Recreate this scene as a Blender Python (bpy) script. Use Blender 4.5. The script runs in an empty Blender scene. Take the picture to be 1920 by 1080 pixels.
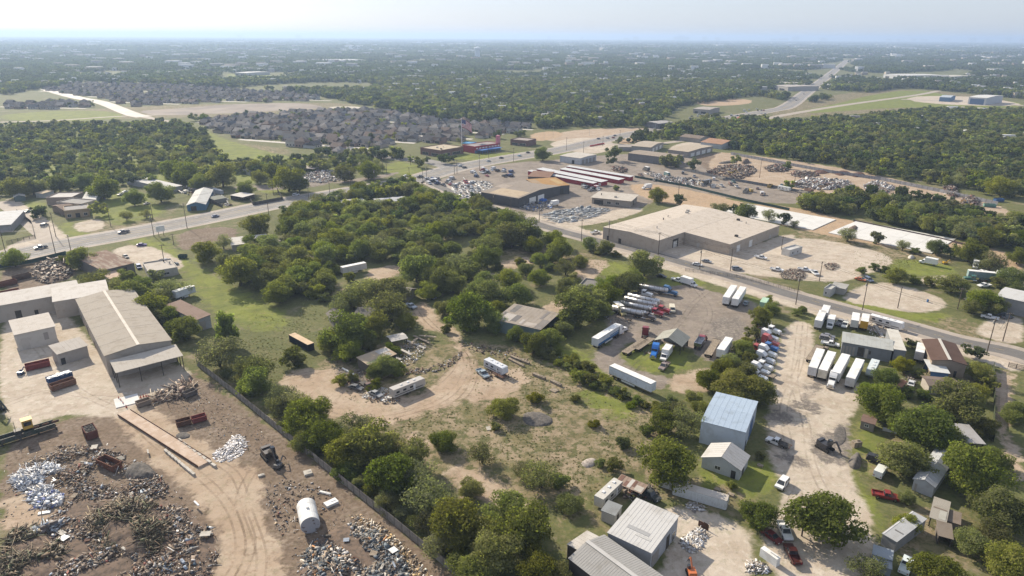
import bpy, bmesh, math, random
import numpy as np
from mathutils import Matrix, Vector

# ------------------------------------------------------------------ camera, sky, sun, exposure
S = bpy.context.scene
R = math.radians
CAM_H, FOC = 100.0, 1280.0            # drone height in metres; focal length in pixels of the 1920 wide photograph
PITCH, ROLL = R(20.25), R(0.33)
cam_d = bpy.data.cameras.new('camera'); cam = bpy.data.objects.new('camera', cam_d); S.collection.objects.link(cam)
cam_d.sensor_width = 36; cam_d.lens = FOC / 1920 * 36; cam_d.clip_start = 1; cam_d.clip_end = 90000
CAMROT = Matrix.Rotation(math.pi/2 - PITCH, 3, 'X') @ Matrix.Rotation(ROLL, 3, 'Z')
cam.matrix_world = Matrix.Translation((0, 0, CAM_H)) @ CAMROT.to_4x4()
S.camera = cam

SUN_AZ, SUN_EL = -40.0, 29.0          # degrees left of the view direction (+Y), and above the horizon
w = bpy.data.worlds.new('World'); S.world = w; w.use_nodes = True
nt = w.node_tree
sky = nt.nodes.new('ShaderNodeTexSky'); sky.sky_type = 'NISHITA'; sky.sun_disc = False
sky.sun_elevation = R(SUN_EL); sky.sun_rotation = R(SUN_AZ)
sky.altitude = 100; sky.air_density = 1.0; sky.dust_density = 1.0; sky.ozone_density = 3.0
tint = nt.nodes.new('ShaderNodeMix'); tint.data_type = 'RGBA'; tint.blend_type = 'MULTIPLY'; tint.inputs[0].default_value = 1.0
tint.inputs[7].default_value = (.55, .60, .78, 1); nt.links.new(sky.outputs[0], tint.inputs[6])
veil = nt.nodes.new('ShaderNodeMix'); veil.data_type = 'RGBA'; veil.blend_type = 'ADD'; veil.clamp_result = False; veil.inputs[0].default_value = 1.0
veil.inputs[7].default_value = (5.4, 5.65, 6.0, 1); nt.links.new(tint.outputs[2], veil.inputs[6])          # an even veil of thin haze over the whole sky
nt.links.new(veil.outputs[2], nt.nodes['Background'].inputs[0]); nt.nodes['Background'].inputs[1].default_value = 0.05
sl = bpy.data.lights.new('sun', 'SUN'); sl.energy = 5.0; sl.angle = R(0.55); sl.color = (1.0, 0.885, 0.71)
so = bpy.data.objects.new('sun', sl); S.collection.objects.link(so)
sd = Vector((math.sin(R(SUN_AZ))*math.cos(R(SUN_EL)), math.cos(R(SUN_AZ))*math.cos(R(SUN_EL)), math.sin(R(SUN_EL))))
so.rotation_euler = sd.to_track_quat('Z', 'Y').to_euler(); so.location = sd*300
S.view_settings.view_transform = 'Standard'; S.view_settings.look = 'None'
S.view_settings.exposure = 0.80; S.view_settings.gamma = 1.0; S.view_settings.use_curve_mapping = False
S.render.engine = 'CYCLES'
S.cycles.use_denoising = True; S.cycles.max_bounces = 5; S.cycles.diffuse_bounces = 3; S.cycles.glossy_bounces = 2
S.cycles.transmission_bounces = 2; S.cycles.transparent_max_bounces = 6; S.cycles.volume_bounces = 0
S.cycles.use_adaptive_sampling = True; S.cycles.adaptive_threshold = 0.012

# ------------------------------------------------------------------ helpers
rnd = random.Random(7)
COL = S.collection
def P(x, y, z=0.0):
    """survey: the point of the level z metres up that the photograph shows at pixel x, y"""
    d = CAMROT @ Vector(((x-960)/FOC, -(y-540)/FOC, -1.0)); t = (z-CAM_H)/d.z
    return Vector((d.x*t, d.y*t, z))
def W(poly, z=0.0): return np.array([P(x, y, z)[:2] for x, y in poly])
def hd(a, b, z=0.0):
    p, q = P(*a, z), P(*b, z); return math.atan2(q.y-p.y, q.x-p.x)
def tag(o, label=None, cat=None, group=None, kind=None):
    if label: o['label'] = label
    if cat: o['category'] = cat
    if group: o['group'] = group
    if kind: o['kind'] = kind
    return o
def empty(name, loc=(0, 0, 0), rz=0.0, label=None, cat=None, group=None, scale=None):
    o = bpy.data.objects.new(name, None); COL.objects.link(o); o.location = loc; o.rotation_euler = (0, 0, rz); o.empty_display_size = .5
    if scale is not None: o.scale = scale if hasattr(scale, '__len__') else (scale,)*3
    return tag(o, label, cat, group)
def inst(name, me, parent=None, loc=(0, 0, 0), rz=0.0, color=None):
    o = bpy.data.objects.new(name, me); COL.objects.link(o); o.location = loc; o.rotation_euler = (0, 0, rz)
    if parent is not None: o.parent = parent
    if color is not None: o.color = (*color, 1)
    return o

class MB:
    """collects boxes, prisms and tubes into one mesh"""
    def __init__(s): s.v = []; s.f = []; s.m = []
    def add(s, vs, fs, mi=0):
        n = len(s.v); s.v += [tuple(v) for v in vs]; s.f += [tuple(i+n for i in f) for f in fs]; s.m += [mi]*len(fs); return s
    def box(s, c, d, mi=0, rz=0.0, top=(1, 1), sh=(0, 0), tilt=None):
        x, y, z = d[0]/2, d[1]/2, d[2]/2
        vs = [(-x, -y, -z), (x, -y, -z), (x, y, -z), (-x, y, -z)]
        vs += [(a*top[0]+sh[0], b*top[1]+sh[1], z) for a, b, _ in vs]
        if tilt is not None: vs = [tuple(tilt @ Vector(v)) for v in vs]
        co, si = math.cos(rz), math.sin(rz)
        vs = [(c[0]+a*co-b*si, c[1]+a*si+b*co, c[2]+k) for a, b, k in vs]
        return s.add(vs, [(3, 2, 1, 0), (4, 5, 6, 7), (0, 1, 5, 4), (1, 2, 6, 5), (2, 3, 7, 6), (3, 0, 4, 7)], mi)
    def prism(s, prof, y0, y1, mi=0, y0b=None):
        """profile of (x, z), counter-clockwise seen from -Y, pushed along Y"""
        n = len(prof); vs = [(x, y0, z) for x, z in prof] + [(x, y1, z) for x, z in prof]
        fs = [tuple(range(n)), tuple(range(2*n-1, n-1, -1))] + [(i, i+n, (i+1) % n+n, (i+1) % n) for i in range(n)]
        return s.add(vs, fs, mi)
    def cyl(s, p0, p1, r0, r1=None, n=10, mi=0, caps=True):
        p0, p1 = Vector(p0), Vector(p1); r1 = r0 if r1 is None else r1
        d = (p1-p0); d = d.normalized() if d.length > 1e-6 else Vector((0, 0, 1))
        a = d.orthogonal().normalized(); b = d.cross(a)
        vs = []
        for p, r in ((p0, r0), (p1, r1)):
            vs += [p + (a*math.cos(t)+b*math.sin(t))*r for t in [2*math.pi*i/n for i in range(n)]]
        fs = [(i, (i+1) % n, n+(i+1) % n, n+i) for i in range(n)]
        if caps: fs += [tuple(range(n-1, -1, -1)), tuple(range(n, 2*n))]
        return s.add(vs, fs, mi)
    def mesh(s, name, mats, smooth=False):
        me = bpy.data.meshes.new(name); me.from_pydata(s.v, [], s.f)
        for m in (mats if isinstance(mats, (list, tuple)) else [mats]): me.materials.append(m)
        me.polygons.foreach_set('material_index', s.m)
        if smooth: me.polygons.foreach_set('use_smooth', [True]*len(s.f))
        me.update(); return me
    def build(s, name, mats, parent=None, loc=(0, 0, 0), rz=0.0, smooth=False, color=None):
        return inst(name, s.mesh(name, mats, smooth), parent, loc, rz, color)

def np_mesh(name, V, F, mat, cols=None, smooth=False):
    """mesh from numpy arrays; F is (n,3) or (n,4); cols is a per face rgb"""
    me = bpy.data.meshes.new(name); k = F.shape[1]
    me.vertices.add(len(V)); me.vertices.foreach_set('co', np.ascontiguousarray(V, np.float32).ravel())
    me.loops.add(F.size); me.loops.foreach_set('vertex_index', np.ascontiguousarray(F, np.int32).ravel())
    me.polygons.add(len(F)); me.polygons.foreach_set('loop_start', np.arange(0, F.size, k, dtype=np.int32))
    me.materials.append(mat)
    if cols is not None:
        a = me.attributes.new('piece_color', 'FLOAT_COLOR', 'FACE')
        a.data.foreach_set('color', np.concatenate([cols, np.ones((len(cols), 1))], 1).astype(np.float32).ravel())
    if smooth: me.polygons.foreach_set('use_smooth', np.ones(len(F), bool))
    me.update(calc_edges=True); me.validate(); return me

# ------------------------------------------------------------------ materials
def newmat(name):
    m = bpy.data.materials.new(name); m.use_nodes = True; t = m.node_tree
    return m, t, t.nodes['Principled BSDF']
def nd(t, typ, **k):
    n = t.nodes.new(typ)
    for a, b in k.items():
        if a.startswith('i_'):
            key = a[2:]; n.inputs[int(key) if key.isdigit() else key].default_value = b
        else: setattr(n, a, b)
    return n
def mixc(t, fac, a, b, mode='MIX'):
    n = t.nodes.new('ShaderNodeMix'); n.data_type = 'RGBA'; n.blend_type = mode
    for s, v in ((n.inputs[0], fac), (n.inputs[6], a), (n.inputs[7], b)):
        if isinstance(v, (int, float)): s.default_value = v
        elif isinstance(v, tuple): s.default_value = (*v, 1) if len(v) == 3 else v
        else: t.links.new(v, s)
    return n.outputs[2]
def math_n(t, op, a, b=None, c=None, clamp=False):
    n = t.nodes.new('ShaderNodeMath'); n.operation = op; n.use_clamp = clamp
    for s, v in zip(n.inputs, (a, b, c)):
        if v is None: continue
        if isinstance(v, (int, float)): s.default_value = v
        else: t.links.new(v, s)
    return n.outputs[0]
def ramp(t, v, a, b):
    n = t.nodes.new('ShaderNodeMapRange'); n.interpolation_type = 'SMOOTHSTEP'; t.links.new(v, n.inputs[0])
    n.inputs[1].default_value = a; n.inputs[2].default_value = b; return n.outputs[0]
def noise(t, scale, detail=4.0, rough=.55, vec=None, dist=0.0):
    n = nd(t, 'ShaderNodeTexNoise', i_Scale=scale, i_Detail=detail, i_Roughness=rough, i_Distortion=dist)
    if vec is not None: t.links.new(vec, n.inputs['Vector'])
    return n.outputs[0]
def pos(t): return t.nodes.new('ShaderNodeNewGeometry').outputs['Position']
MC = {}
def mat(name, c1, c2=None, scale=.6, rough=.8, metal=0.0, lo=.42, hi=.62, stretch=None, bump=0.0, bscale=6.0, objc=False, spec=.15):
    """a weathered surface: c1 with c2 blotches and fine grain; objc takes c1 from the object colour"""
    if name in MC: return MC[name]
    m, t, b = newmat(name)
    tc = t.nodes.new('ShaderNodeTexCoord').outputs['Object']
    if stretch:
        mp = nd(t, 'ShaderNodeMapping'); mp.inputs['Scale'].default_value = stretch; t.links.new(tc, mp.inputs[0]); tc2 = mp.outputs[0]
    else: tc2 = tc
    oi = t.nodes.new('ShaderNodeObjectInfo')
    base = oi.outputs['Color'] if objc else c1
    if c2 is None: c2 = tuple(x*.72 for x in c1)
    if objc: c2s = mixc(t, 1.0, base, (.82, .80, .77), 'MULTIPLY')
    else: c2s = c2
    off = t.nodes.new('ShaderNodeVectorMath'); off.operation = 'ADD'
    cmb = t.nodes.new('ShaderNodeCombineXYZ'); r8 = math_n(t, 'MULTIPLY', oi.outputs['Random'], 90.0)
    for i in (0, 1, 2): t.links.new(r8, cmb.inputs[i])
    t.links.new(tc2, off.inputs[0]); t.links.new(cmb.outputs[0], off.inputs[1])
    f = ramp(t, noise(t, scale, 6, .62, off.outputs[0]), lo, hi)
    c = mixc(t, f, base, c2s)
    g = ramp(t, noise(t, 9.0, 3, .6, tc), .3, .7)
    c = mixc(t, g, c, mixc(t, 1.0, c, (.86, .86, .86), 'MULTIPLY'))
    t.links.new(c, b.inputs['Base Color']); b.inputs['Roughness'].default_value = rough; b.inputs['Metallic'].default_value = metal
    b.inputs['Specular IOR Level'].default_value = spec
    if bump > 0:
        bn = nd(t, 'ShaderNodeBump', i_Strength=bump, i_Distance=.05); t.links.new(noise(t, bscale, 5, .6, tc), bn.inputs['Height']); t.links.new(bn.outputs[0], b.inputs['Normal'])
    MC[name] = m; return m
def pieces_mat(name, rough=.75):
    m, t, b = newmat(name)
    a = nd(t, 'ShaderNodeAttribute', attribute_name='piece_color'); p = pos(t)
    c = mixc(t, ramp(t, noise(t, 1.2, 5, .6, p), .42, .66), a.outputs['Color'], mixc(t, 1.0, a.outputs['Color'], (.6, .55, .5), 'MULTIPLY'))
    t.links.new(c, b.inputs['Base Color']); b.inputs['Roughness'].default_value = rough; return m
def foliage_mat(name, dark, light, trans=.22):
    m, t, b = newmat(name)
    oi = t.nodes.new('ShaderNodeObjectInfo'); a = nd(t, 'ShaderNodeAttribute', attribute_name='leaf_tint')
    c = mixc(t, a.outputs['Fac'], dark, light)
    h = nd(t, 'ShaderNodeHueSaturation'); t.links.new(c, h.inputs['Color'])
    t.links.new(math_n(t, 'MULTIPLY_ADD', oi.outputs['Random'], .05, .47), h.inputs['Hue'])
    r2 = math_n(t, 'FRACT', math_n(t, 'MULTIPLY', oi.outputs['Random'], 17.3))
    t.links.new(math_n(t, 'MULTIPLY_ADD', r2, .62, .74), h.inputs['Value'])
    r3 = math_n(t, 'FRACT', math_n(t, 'MULTIPLY', oi.outputs['Random'], 41.7))
    t.links.new(math_n(t, 'MULTIPLY_ADD', r3, .45, .72), h.inputs['Saturation'])
    d = t.nodes.new('ShaderNodeBsdfDiffuse'); tr = t.nodes.new('ShaderNodeBsdfTranslucent'); mx = t.nodes.new('ShaderNodeMixShader')
    t.links.new(h.outputs[0], d.inputs[0]); t.links.new(mixc(t, 1.0, h.outputs[0], (1.35, 1.5, .7), 'MULTIPLY'), tr.inputs[0])
    mx.inputs[0].default_value = trans; t.links.new(d.outputs[0], mx.inputs[1]); t.links.new(tr.outputs[0], mx.inputs[2])
    t.links.new(mx.outputs[0], t.nodes['Material Output'].inputs['Surface']); t.nodes.remove(b); return m

M_LEAF = foliage_mat('leaf_green', (.108, .124, .040), (.195, .210, .066), .58)
M_LEAF2 = foliage_mat('leaf_olive', (.115, .120, .060), (.195, .195, .100), .55)
M_LEAF3 = foliage_mat('leaf_bright', (.095, .115, .024), (.190, .200, .052), .55)
M_LEAF_FAR = foliage_mat('leaf_dark_oak', (.050, .068, .034), (.098, .118, .056), .4)
M_GRASS = foliage_mat('weed_green', (.13, .14, .05), (.25, .225, .105), .5)
M_BARK = mat('bark', (.105, .082, .062), (.07, .055, .042), 3)
M_RUBBER = mat('rubber', (.022, .022, .024), (.05, .047, .044), 4, .85)
M_CHROME = mat('chrome', (.62, .63, .65), (.45, .45, .46), 1, .22, 1.0)
M_SILVER = mat('polished_tank', (.60, .61, .63), (.50, .50, .51), 1, .38, .55)
M_GLASS = mat('glass_dark', (.025, .03, .036), (.04, .045, .05), 1, .08, spec=.6)
M_PAINT = mat('vehicle_paint', (.5, .5, .5), None, .8, .32, objc=True, lo=.52, hi=.8, spec=.5)
M_TIN = mat('coloured_metal', (.5, .5, .5), None, .35, .85, objc=True, lo=.46, hi=.72, stretch=(1, 1, .3), spec=.08)
M_DULL = mat('worn_paint', (.5, .5, .5), None, .7, .85, objc=True, lo=.45, hi=.7, spec=.08)
M_WALLC = mat('coloured_wall', (.5, .5, .5), None, .5, .8, objc=True, lo=.46, hi=.75)
M_DARKMETAL = mat('dark_metal', (.05, .048, .046), (.09, .075, .06), 1.5, .6)
M_RUST = mat('rusty_steel', (.115, .058, .040), (.075, .048, .038), 1.3, .8)
M_RUSTROOF = mat('rusty_roof', (.19, .125, .095), (.30, .25, .20), .5, .9, stretch=(1, .25, 1), spec=.08)
M_WOOD = mat('weathered_wood', (.30, .25, .19), (.19, .155, .12), 1.5, .85)
M_CONC = mat('concrete', (.47, .44, .39), (.38, .355, .31), .5, .85)
M_POLE = mat('pole_wood', (.12, .095, .075), (.085, .068, .055), 2, .85)
M_LAMP = mat('lamp_lens', (.7, .7, .68), (.6, .6, .58), 2, .2)
M_RED = mat('tail_lens', (.32, .02, .02), (.25, .02, .02), 2, .25)
M_WHITE = mat('white_paint', (.74, .74, .72), (.62, .61, .58), .5, .5)
M_YELLOW = mat('yellow_paint', (.55, .34, .06), (.42, .27, .07), 1, .55)
M_BLACK = mat('black_paint', (.035, .035, .037), (.06, .055, .05), 1, .5)
M_SCRAP = pieces_mat('scrap_pieces')
# ------------------------------------------------------------------ ground
ZONES = {
 'straw': [  # dry grass and bare straw coloured earth
  [(1480,425),(1560,430),(1700,465),(1800,480),(1780,500),(1700,490),(1600,470),(1500,450)], [(1290,500),(1480,540),(1500,552),(1380,530),(1290,510)], [(1700,585),(1800,595),(1860,620),(1900,650),(1760,620)], [(150,395),(230,420),(330,400),(300,430),(160,450)],
  [(560,690),(700,640),(900,640),(1010,660),(1200,740),(1300,790),(1200,880),(1130,900),(1090,960),(1010,960),(940,930),(860,910),(760,880),(690,800),(600,790)],
  [(1130,890),(1200,870),(1180,930),(1120,990),(1100,960)],
  [(930,470),(1010,455),(1060,470),(1000,500),(940,500)],
  [(1010,475),(1140,470),(1120,500),(1060,510)],
  [(0,225),(300,222),(480,215),(690,200),(640,192),(400,195),(250,200),(0,215)],
  [(400,265),(520,275),(560,290),(470,290),(400,280)],
  [(1180,870),(1250,890),(1400,880),(1450,860),(1420,960),(1260,960)],
  [(370,690),(420,710),(560,830),(650,900),(720,960),(860,1080),(800,1080),(540,870),(380,720)],
  [(1600,470),(1740,490),(1690,505),(1600,490)],
  [(1570,175),(1700,165),(1900,185),(1920,215),(1700,210),(1560,215),(1440,225),(1450,205)],
  [(1060,250),(1200,235),(1230,243),(1110,262)],
  [(1860,500),(1920,490),(1920,540),(1870,520)],
  [(980,380),(1060,385),(1060,400),(1000,395)],
  [(1590,790),(1650,795),(1690,820),(1680,900),(1640,930),(1600,890),(1585,840)], [(1700,940),(1800,960),(1860,1000),(1840,1060),(1700,1060),(1680,1000)], [(500,340),(640,320),(640,335),(520,352)],
 ],
 'lawn': [
  [(-20,242),(370,236),(420,262),(560,300),(700,312),(500,330),(300,342),(-20,356)],
  [(236,455),(270,446),(300,450),(345,480),(380,505),(430,530),(480,560),(520,580),(540,610),(500,625),(420,600),(380,560),(350,520),(320,490),(290,470)],
  [(160,372),(250,350),(320,395),(280,410),(220,425),(195,410),(150,400)],
  [(100,430),(130,412),(160,442),(230,440),(150,450),(120,446)],
  [(20,385),(70,375),(90,390),(60,400)],
  [(1165,655),(1240,643),(1300,662),(1290,695),(1210,700),(1165,676)],
  [(1575,560),(1600,555),(1700,582),(1790,590),(1760,605),(1690,600),(1590,580)],
  [(1230,520),(1290,520),(1330,530),(1300,548),(1240,535)],
  [(1335,550),(1420,560),(1440,572),(1340,568)],
  [(990,650),(1060,640),(1150,700),(1120,720),(1050,690)],
  [(1080,720),(1200,760),(1190,790),(1090,760)],
  [(1090,495),(1180,490),(1190,520),(1140,525)],
  [(1300,870),(1440,860),(1470,880),(1430,940),(1380,910),(1320,920)],
  [(1580,880),(1610,880),(1660,980),(1640,1000),(1600,940)],
  [(1600,790),(1650,800),(1650,850),(1610,870),(1590,840)],
  [(1450,660),(1475,610),(1470,700),(1440,740)],
  [(500,300),(560,330),(460,350),(430,330)],
  [(470,345),(540,340),(560,360),(490,365)],
  [(790,292),(1000,285),(1060,275),(1080,288),(960,302),(860,300)],
  [(0,212),(200,205),(250,222),(120,228),(0,226)],
  [(430,135),(520,140),(500,148),(420,145)],
  [(1620,180),(1720,165),(1800,185),(1920,190),(1920,205),(1700,200),(1560,210),(1460,215),(1570,195)],
  [(1680,480),(1800,500),(1780,520),(1650,510)],
  [(990,395),(1010,392),(1080,470),(1050,480)],
  [(740,300),(790,310),(800,325),(700,330)],
 ],
 'soil': [
  [(0,800),(200,780),(260,740),(345,690),(400,720),(560,840),(640,905),(860,1080),(900,1140),(0,1140)],
  [(0,495),(140,480),(150,520),(0,560)],
  [(1300,285),(1420,290),(1600,330),(1800,380),(1880,400),(1800,400),(1600,345),(1480,330),(1380,345),(1300,325)],
  [(790,345),(960,330),(960,395),(900,395)],
  [(345,430),(440,423),(450,445),(350,475),(330,455)],
 ],
 'grey': [
  [(1200,545),(1300,530),(1340,550),(1440,570),(1420,620),(1380,670),(1330,682),(1300,655),(1240,640),(1190,640),(1165,652),(1160,675),(1210,702),(1270,705),(1240,735),(1180,722),(1120,692),(1110,668),(1150,640),(1130,600),(1180,560)],
  [(800,350),(860,320),(960,305),(1040,300),(1160,288),(1300,288),(1330,330),(1500,360),(1540,378),(1400,378),(1240,345),(1225,385),(1140,405),(1060,432),(930,390)],
  [(1290,340),(1410,345),(1560,370),(1500,385),(1380,375),(1230,345)],
  [(1040,300),(1240,290),(1300,330),(1240,340),(1120,315)],
  [(820,345),(950,320),(1040,390),(1210,382),(1170,400),(1060,430),(1000,420),(930,385)],
  [(630,345),(720,335),(760,320),(700,330),(620,342)],
  [(1500,720),(1600,730),(1560,860),(1500,860),(1450,830),(1440,780)],
  [(640,345),(480,360),(420,350),(520,345)],
  [(600,690),(680,690),(720,740),(640,745)],
  [(500,340),(640,320),(660,335),(540,360)],
 ],
 'tan': [
  [(1330,288),(1480,303),(1650,328),(1830,373),(1910,400),(1910,425),(1800,410),(1640,368),(1560,366),(1420,345),(1330,330)],
  [(1000,262),(1060,245),(1140,240),(1230,240),(1180,255),(1080,268)], [(1260,235),(1300,228),(1320,236),(1270,245)],
  [(200,770),(260,745),(330,800),(450,870),(500,890),(480,960),(530,1040),(560,1140),(420,1140),(400,1080),(420,1010),(370,930),(290,870),(240,810)],
  [(0,930),(70,940),(110,960),(60,1000),(0,1000)],
  [(765,580),(800,560),(820,600),(860,620),(880,660),(900,700),(860,760),(800,770),(740,800),(640,790),(560,760),(515,715),(560,690),(620,690),(680,730),(740,745),(800,740),(850,690),(865,650),(830,620),(790,620)],
  [(900,690),(980,690),(1000,720),(900,760),(860,740)],
  [(820,870),(900,880),(960,920),(1000,950),(960,970),(880,930)],
  [(770,800),(830,850),(760,840)],
  [(1000,580),(1060,560),(1080,575),(1020,600)],
  [(690,505),(750,495),(760,512),(700,530),(680,520)],
  [(930,490),(1000,480),(1010,500),(940,505)],
  [(1080,490),(1150,485),(1110,530),(1070,520)],
  [(560,480),(600,475),(590,500),(550,500)],
  [(1870,690),(1900,690),(1895,760),(1890,820),(1920,850),(1920,930),(1870,820),(1865,740)],
  [(1320,280),(1480,300),(1640,325),(1800,370),(1850,395),(1780,395),(1640,340),(1540,330),(1440,330),(1380,320)],
  [(1250,700),(1380,690),(1350,730),(1260,745)],
  [(880,520),(940,510),(930,530),(890,535)],
 ],
 'slag': [
  [(1530,815),(1570,800),(1592,792),(1596,835),(1585,870),(1550,872),(1520,850)],
  [(1488,752),(1515,748),(1545,768),(1550,775),(1510,772),(1486,764)], [(1507,740),(1522,733),(1532,742),(1515,748)], [(1510,718),(1535,714),(1547,728),(1530,736),(1513,728)],
  [(1455,845),(1500,850),(1520,880),(1490,880)], [(1430,770),(1480,770),(1490,795),(1440,790)], [(640,715),(690,705),(700,720),(650,728)], [(1330,600),(1400,590),(1390,640),(1330,650)],
 ],
 'orange': [
  [(1170,345),(1240,345),(1380,375),(1420,390),(1300,390),(1210,375)],
  [(990,250),(1050,244),(1060,256),(1000,268)],
  [(1180,252),(1210,258),(1180,272),(1150,268)],
  [(1370,382),(1480,385),(1640,425),(1840,460),(1850,472),(1700,470),(1560,445),(1380,400)],
  [(1290,190),(1400,182),(1420,195),(1320,200)],
  [(1830,460),(1920,480),(1920,510),(1860,490)],
 ],
 'pale': [
  [(1095,438),(1130,436),(1235,465),(1290,450),(1370,475),(1480,435),(1500,450),(1400,492),(1300,498),(1200,474)],
  [(950,395),(1060,425),(1130,420),(1210,395),(1200,388),(1100,400),(1010,405)],
  [(0,600),(60,560),(110,570),(200,680),(345,680),(365,715),(260,750),(230,790),(120,770),(0,830)],
  [(200,470),(260,455),(330,480),(350,505),(290,510),(240,490)],
  [(130,420),(190,408),(200,428),(152,438)],
  [(1120,425),(1240,470),(1360,480),(1480,445),(1560,450),(1700,485),(1600,525),(1560,530),(1440,520),(1310,500),(1220,470),(1130,450)],
  [(1585,548),(1640,528),(1700,535),(1790,568),(1740,590),(1660,578),(1580,565)],
  [(1470,605),(1520,600),(1530,650),(1505,700),(1640,720),(1600,770),(1580,840),(1600,900),(1640,980),(1640,1140),(1480,1140),(1420,1000),(1480,930),(1440,860),(1440,780),(1450,700)],
  [(1230,945),(1340,960),(1420,1000),(1400,1140),(1200,1140),(1270,1000)],
  [(1820,615),(1880,590),(1920,595),(1920,645),(1860,640)],
  [(0,375),(30,370),(150,455),(95,470),(70,450)],
  [(1030,420),(1060,415),(1150,450),(1300,490),(1500,545),(1700,605),(1920,655),(1920,705),(1850,680),(1700,640),(1480,575),(1280,515),(1100,460)],
  [(0,470),(60,440),(130,430),(60,460),(0,480)],
  [(1280,265),(1330,268),(1330,285),(1240,285)],
  [(1010,270),(1100,255),(1160,268),(1140,285),(1100,290)],
  [(1720,520),(1800,515),(1790,535),(1730,535)],
  [(1690,180),(1830,180),(1920,195),(1920,200),(1720,195)],
  [(1560,225),(1640,215),(1600,235)],
 ],
}
def sdf(pts, poly):
    """signed distance to a polygon, positive inside"""
    n = len(poly); d2 = np.full(len(pts), 1e18); ins = np.zeros(len(pts), bool)
    for i in range(n):
        a, b = poly[i], poly[(i+1) % n]; e = b-a; wv = pts-a
        h = np.clip((wv@e)/(e@e+1e-9), 0, 1); q = wv-h[:, None]*e; d2 = np.minimum(d2, (q*q).sum(1))
        c = ((a[1] <= pts[:, 1]) & (b[1] > pts[:, 1])) | ((b[1] <= pts[:, 1]) & (a[1] > pts[:, 1]))
        den = e[1] if abs(e[1]) > 1e-9 else 1e-9
        ins ^= c & (pts[:, 0] < a[0] + (pts[:, 1]-a[1])/den*e[0])
    return np.where(ins, 1, -1)*np.sqrt(d2)
def smooth_poly(p, it=2):
    for _ in range(it):
        q = np.roll(p, -1, 0); p = np.stack([.75*p+.25*q, .25*p+.75*q], 1).reshape(-1, 2)
    return p
def axis(lo, hi, step, far, g):
    a = list(np.arange(lo, hi+.1, step)); s = step
    while a[-1] < far: s *= g; a.append(a[-1]+s)
    s = step; 
    return a
gx = axis(0, 270, 2.2, 42000, 1.09); gx = np.array([-v for v in gx[:0:-1]] + gx)
gy = np.array(list(np.linspace(-600, 60, 8)) + axis(80, 520, 2.2, 45000, 1.075))
GX, GY = np.meshgrid(gx, gy); pts = np.stack([GX.ravel(), GY.ravel()], 1)
nx, ny = len(gx), len(gy)
I = np.arange(nx*ny).reshape(ny, nx); F = np.stack([I[:-1, :-1], I[:-1, 1:], I[1:, 1:], I[1:, :-1]], -1).reshape(-1, 4)
V = np.concatenate([pts, np.zeros((len(pts), 1))], 1)
m, t, b = newmat('ground_mix'); p = pos(t)
n_big = noise(t, .018, 6, .6, p); n_mid = noise(t, .11, 6, .62, p); n_fine = noise(t, .9, 6, .65, p); n_edge = noise(t, .22, 6, .68, p, .4)
def two(a, b_, fac): return mixc(t, fac, a, b_)
f_mid, f_fine, f_big = ramp(t, n_mid, .38, .64), ramp(t, n_fine, .36, .66), ramp(t, n_big, .4, .62)
base = two(two((.120, .125, .050), (.165, .150, .072), f_mid), (.095, .108, .040), f_fine)
base = mixc(t, ramp(t, noise(t, .05, 6, .7, p), .56, .68), base, (.225, .185, .125))
cols = {
 'straw': two(two((0.281, 0.222, 0.152), (0.168, 0.144, 0.074), f_mid), (0.105, 0.105, 0.047), ramp(t, noise(t, .35, 7, .75, p), .46, .57)),
 'lawn': two(two((0.121, 0.140, 0.035), (0.086, 0.105, 0.033), f_mid), (0.168, 0.152, 0.066), ramp(t, noise(t, .25, 6, .7, p), .52, .68)),
 'soil': two(two((0.125, 0.092, 0.069), (0.176, 0.140, 0.113), f_mid), (0.082, 0.062, 0.048), f_fine),
 'grey': two(two((0.215, 0.191, 0.168), (0.156, 0.136, 0.121), f_mid), (0.257, 0.230, 0.199), ramp(t, noise(t, .5, 6, .7, p), .52, .68)),
 'tan': two(two((0.320, 0.242, 0.176), (0.367, 0.292, 0.222), f_mid), (0.261, 0.195, 0.140), ramp(t, noise(t, .6, 6, .7, p), .52, .66)),
 'orange': two(two((0.359, 0.242, 0.148), (0.312, 0.218, 0.140), f_mid), (0.406, 0.312, 0.218), f_fine),
 'pale': two(two((0.406, 0.355, 0.300), (0.351, 0.296, 0.242), f_mid), (0.445, 0.402, 0.351), ramp(t, noise(t, .4, 6, .7, p), .50, .66)),
}
cols['grey'] = two(two((.250, .212, .178), (.195, .165, .140), f_mid), (.290, .250, .210), ramp(t, noise(t, .5, 6, .7, p), .52, .68))
cols['soil'] = two(two((.190, .142, .104), (.245, .195, .152), f_mid), (.130, .096, .070), f_fine)
cols['tan'] = two(two((.345, .262, .190), (.395, .318, .242), f_mid), (.285, .214, .154), ramp(t, noise(t, .6, 6, .7, p), .52, .66))
cols['lawn'] = two(two((.175, .195, .042), (.130, .150, .040), f_mid), (.225, .200, .085), ramp(t, noise(t, .25, 6, .7, p), .54, .70))
cols['pale'] = two(two((.450, .390, .322), (.385, .322, .258), f_mid), (.495, .440, .372), ramp(t, noise(t, .4, 6, .7, p), .50, .66))
c = base; ATTR = {}
cols['slag'] = two(two((.150, .132, .118), (.20, .175, .152), f_mid), (.30, .26, .22), ramp(t, noise(t, .9, 6, .75, p), .5, .6))
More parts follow.
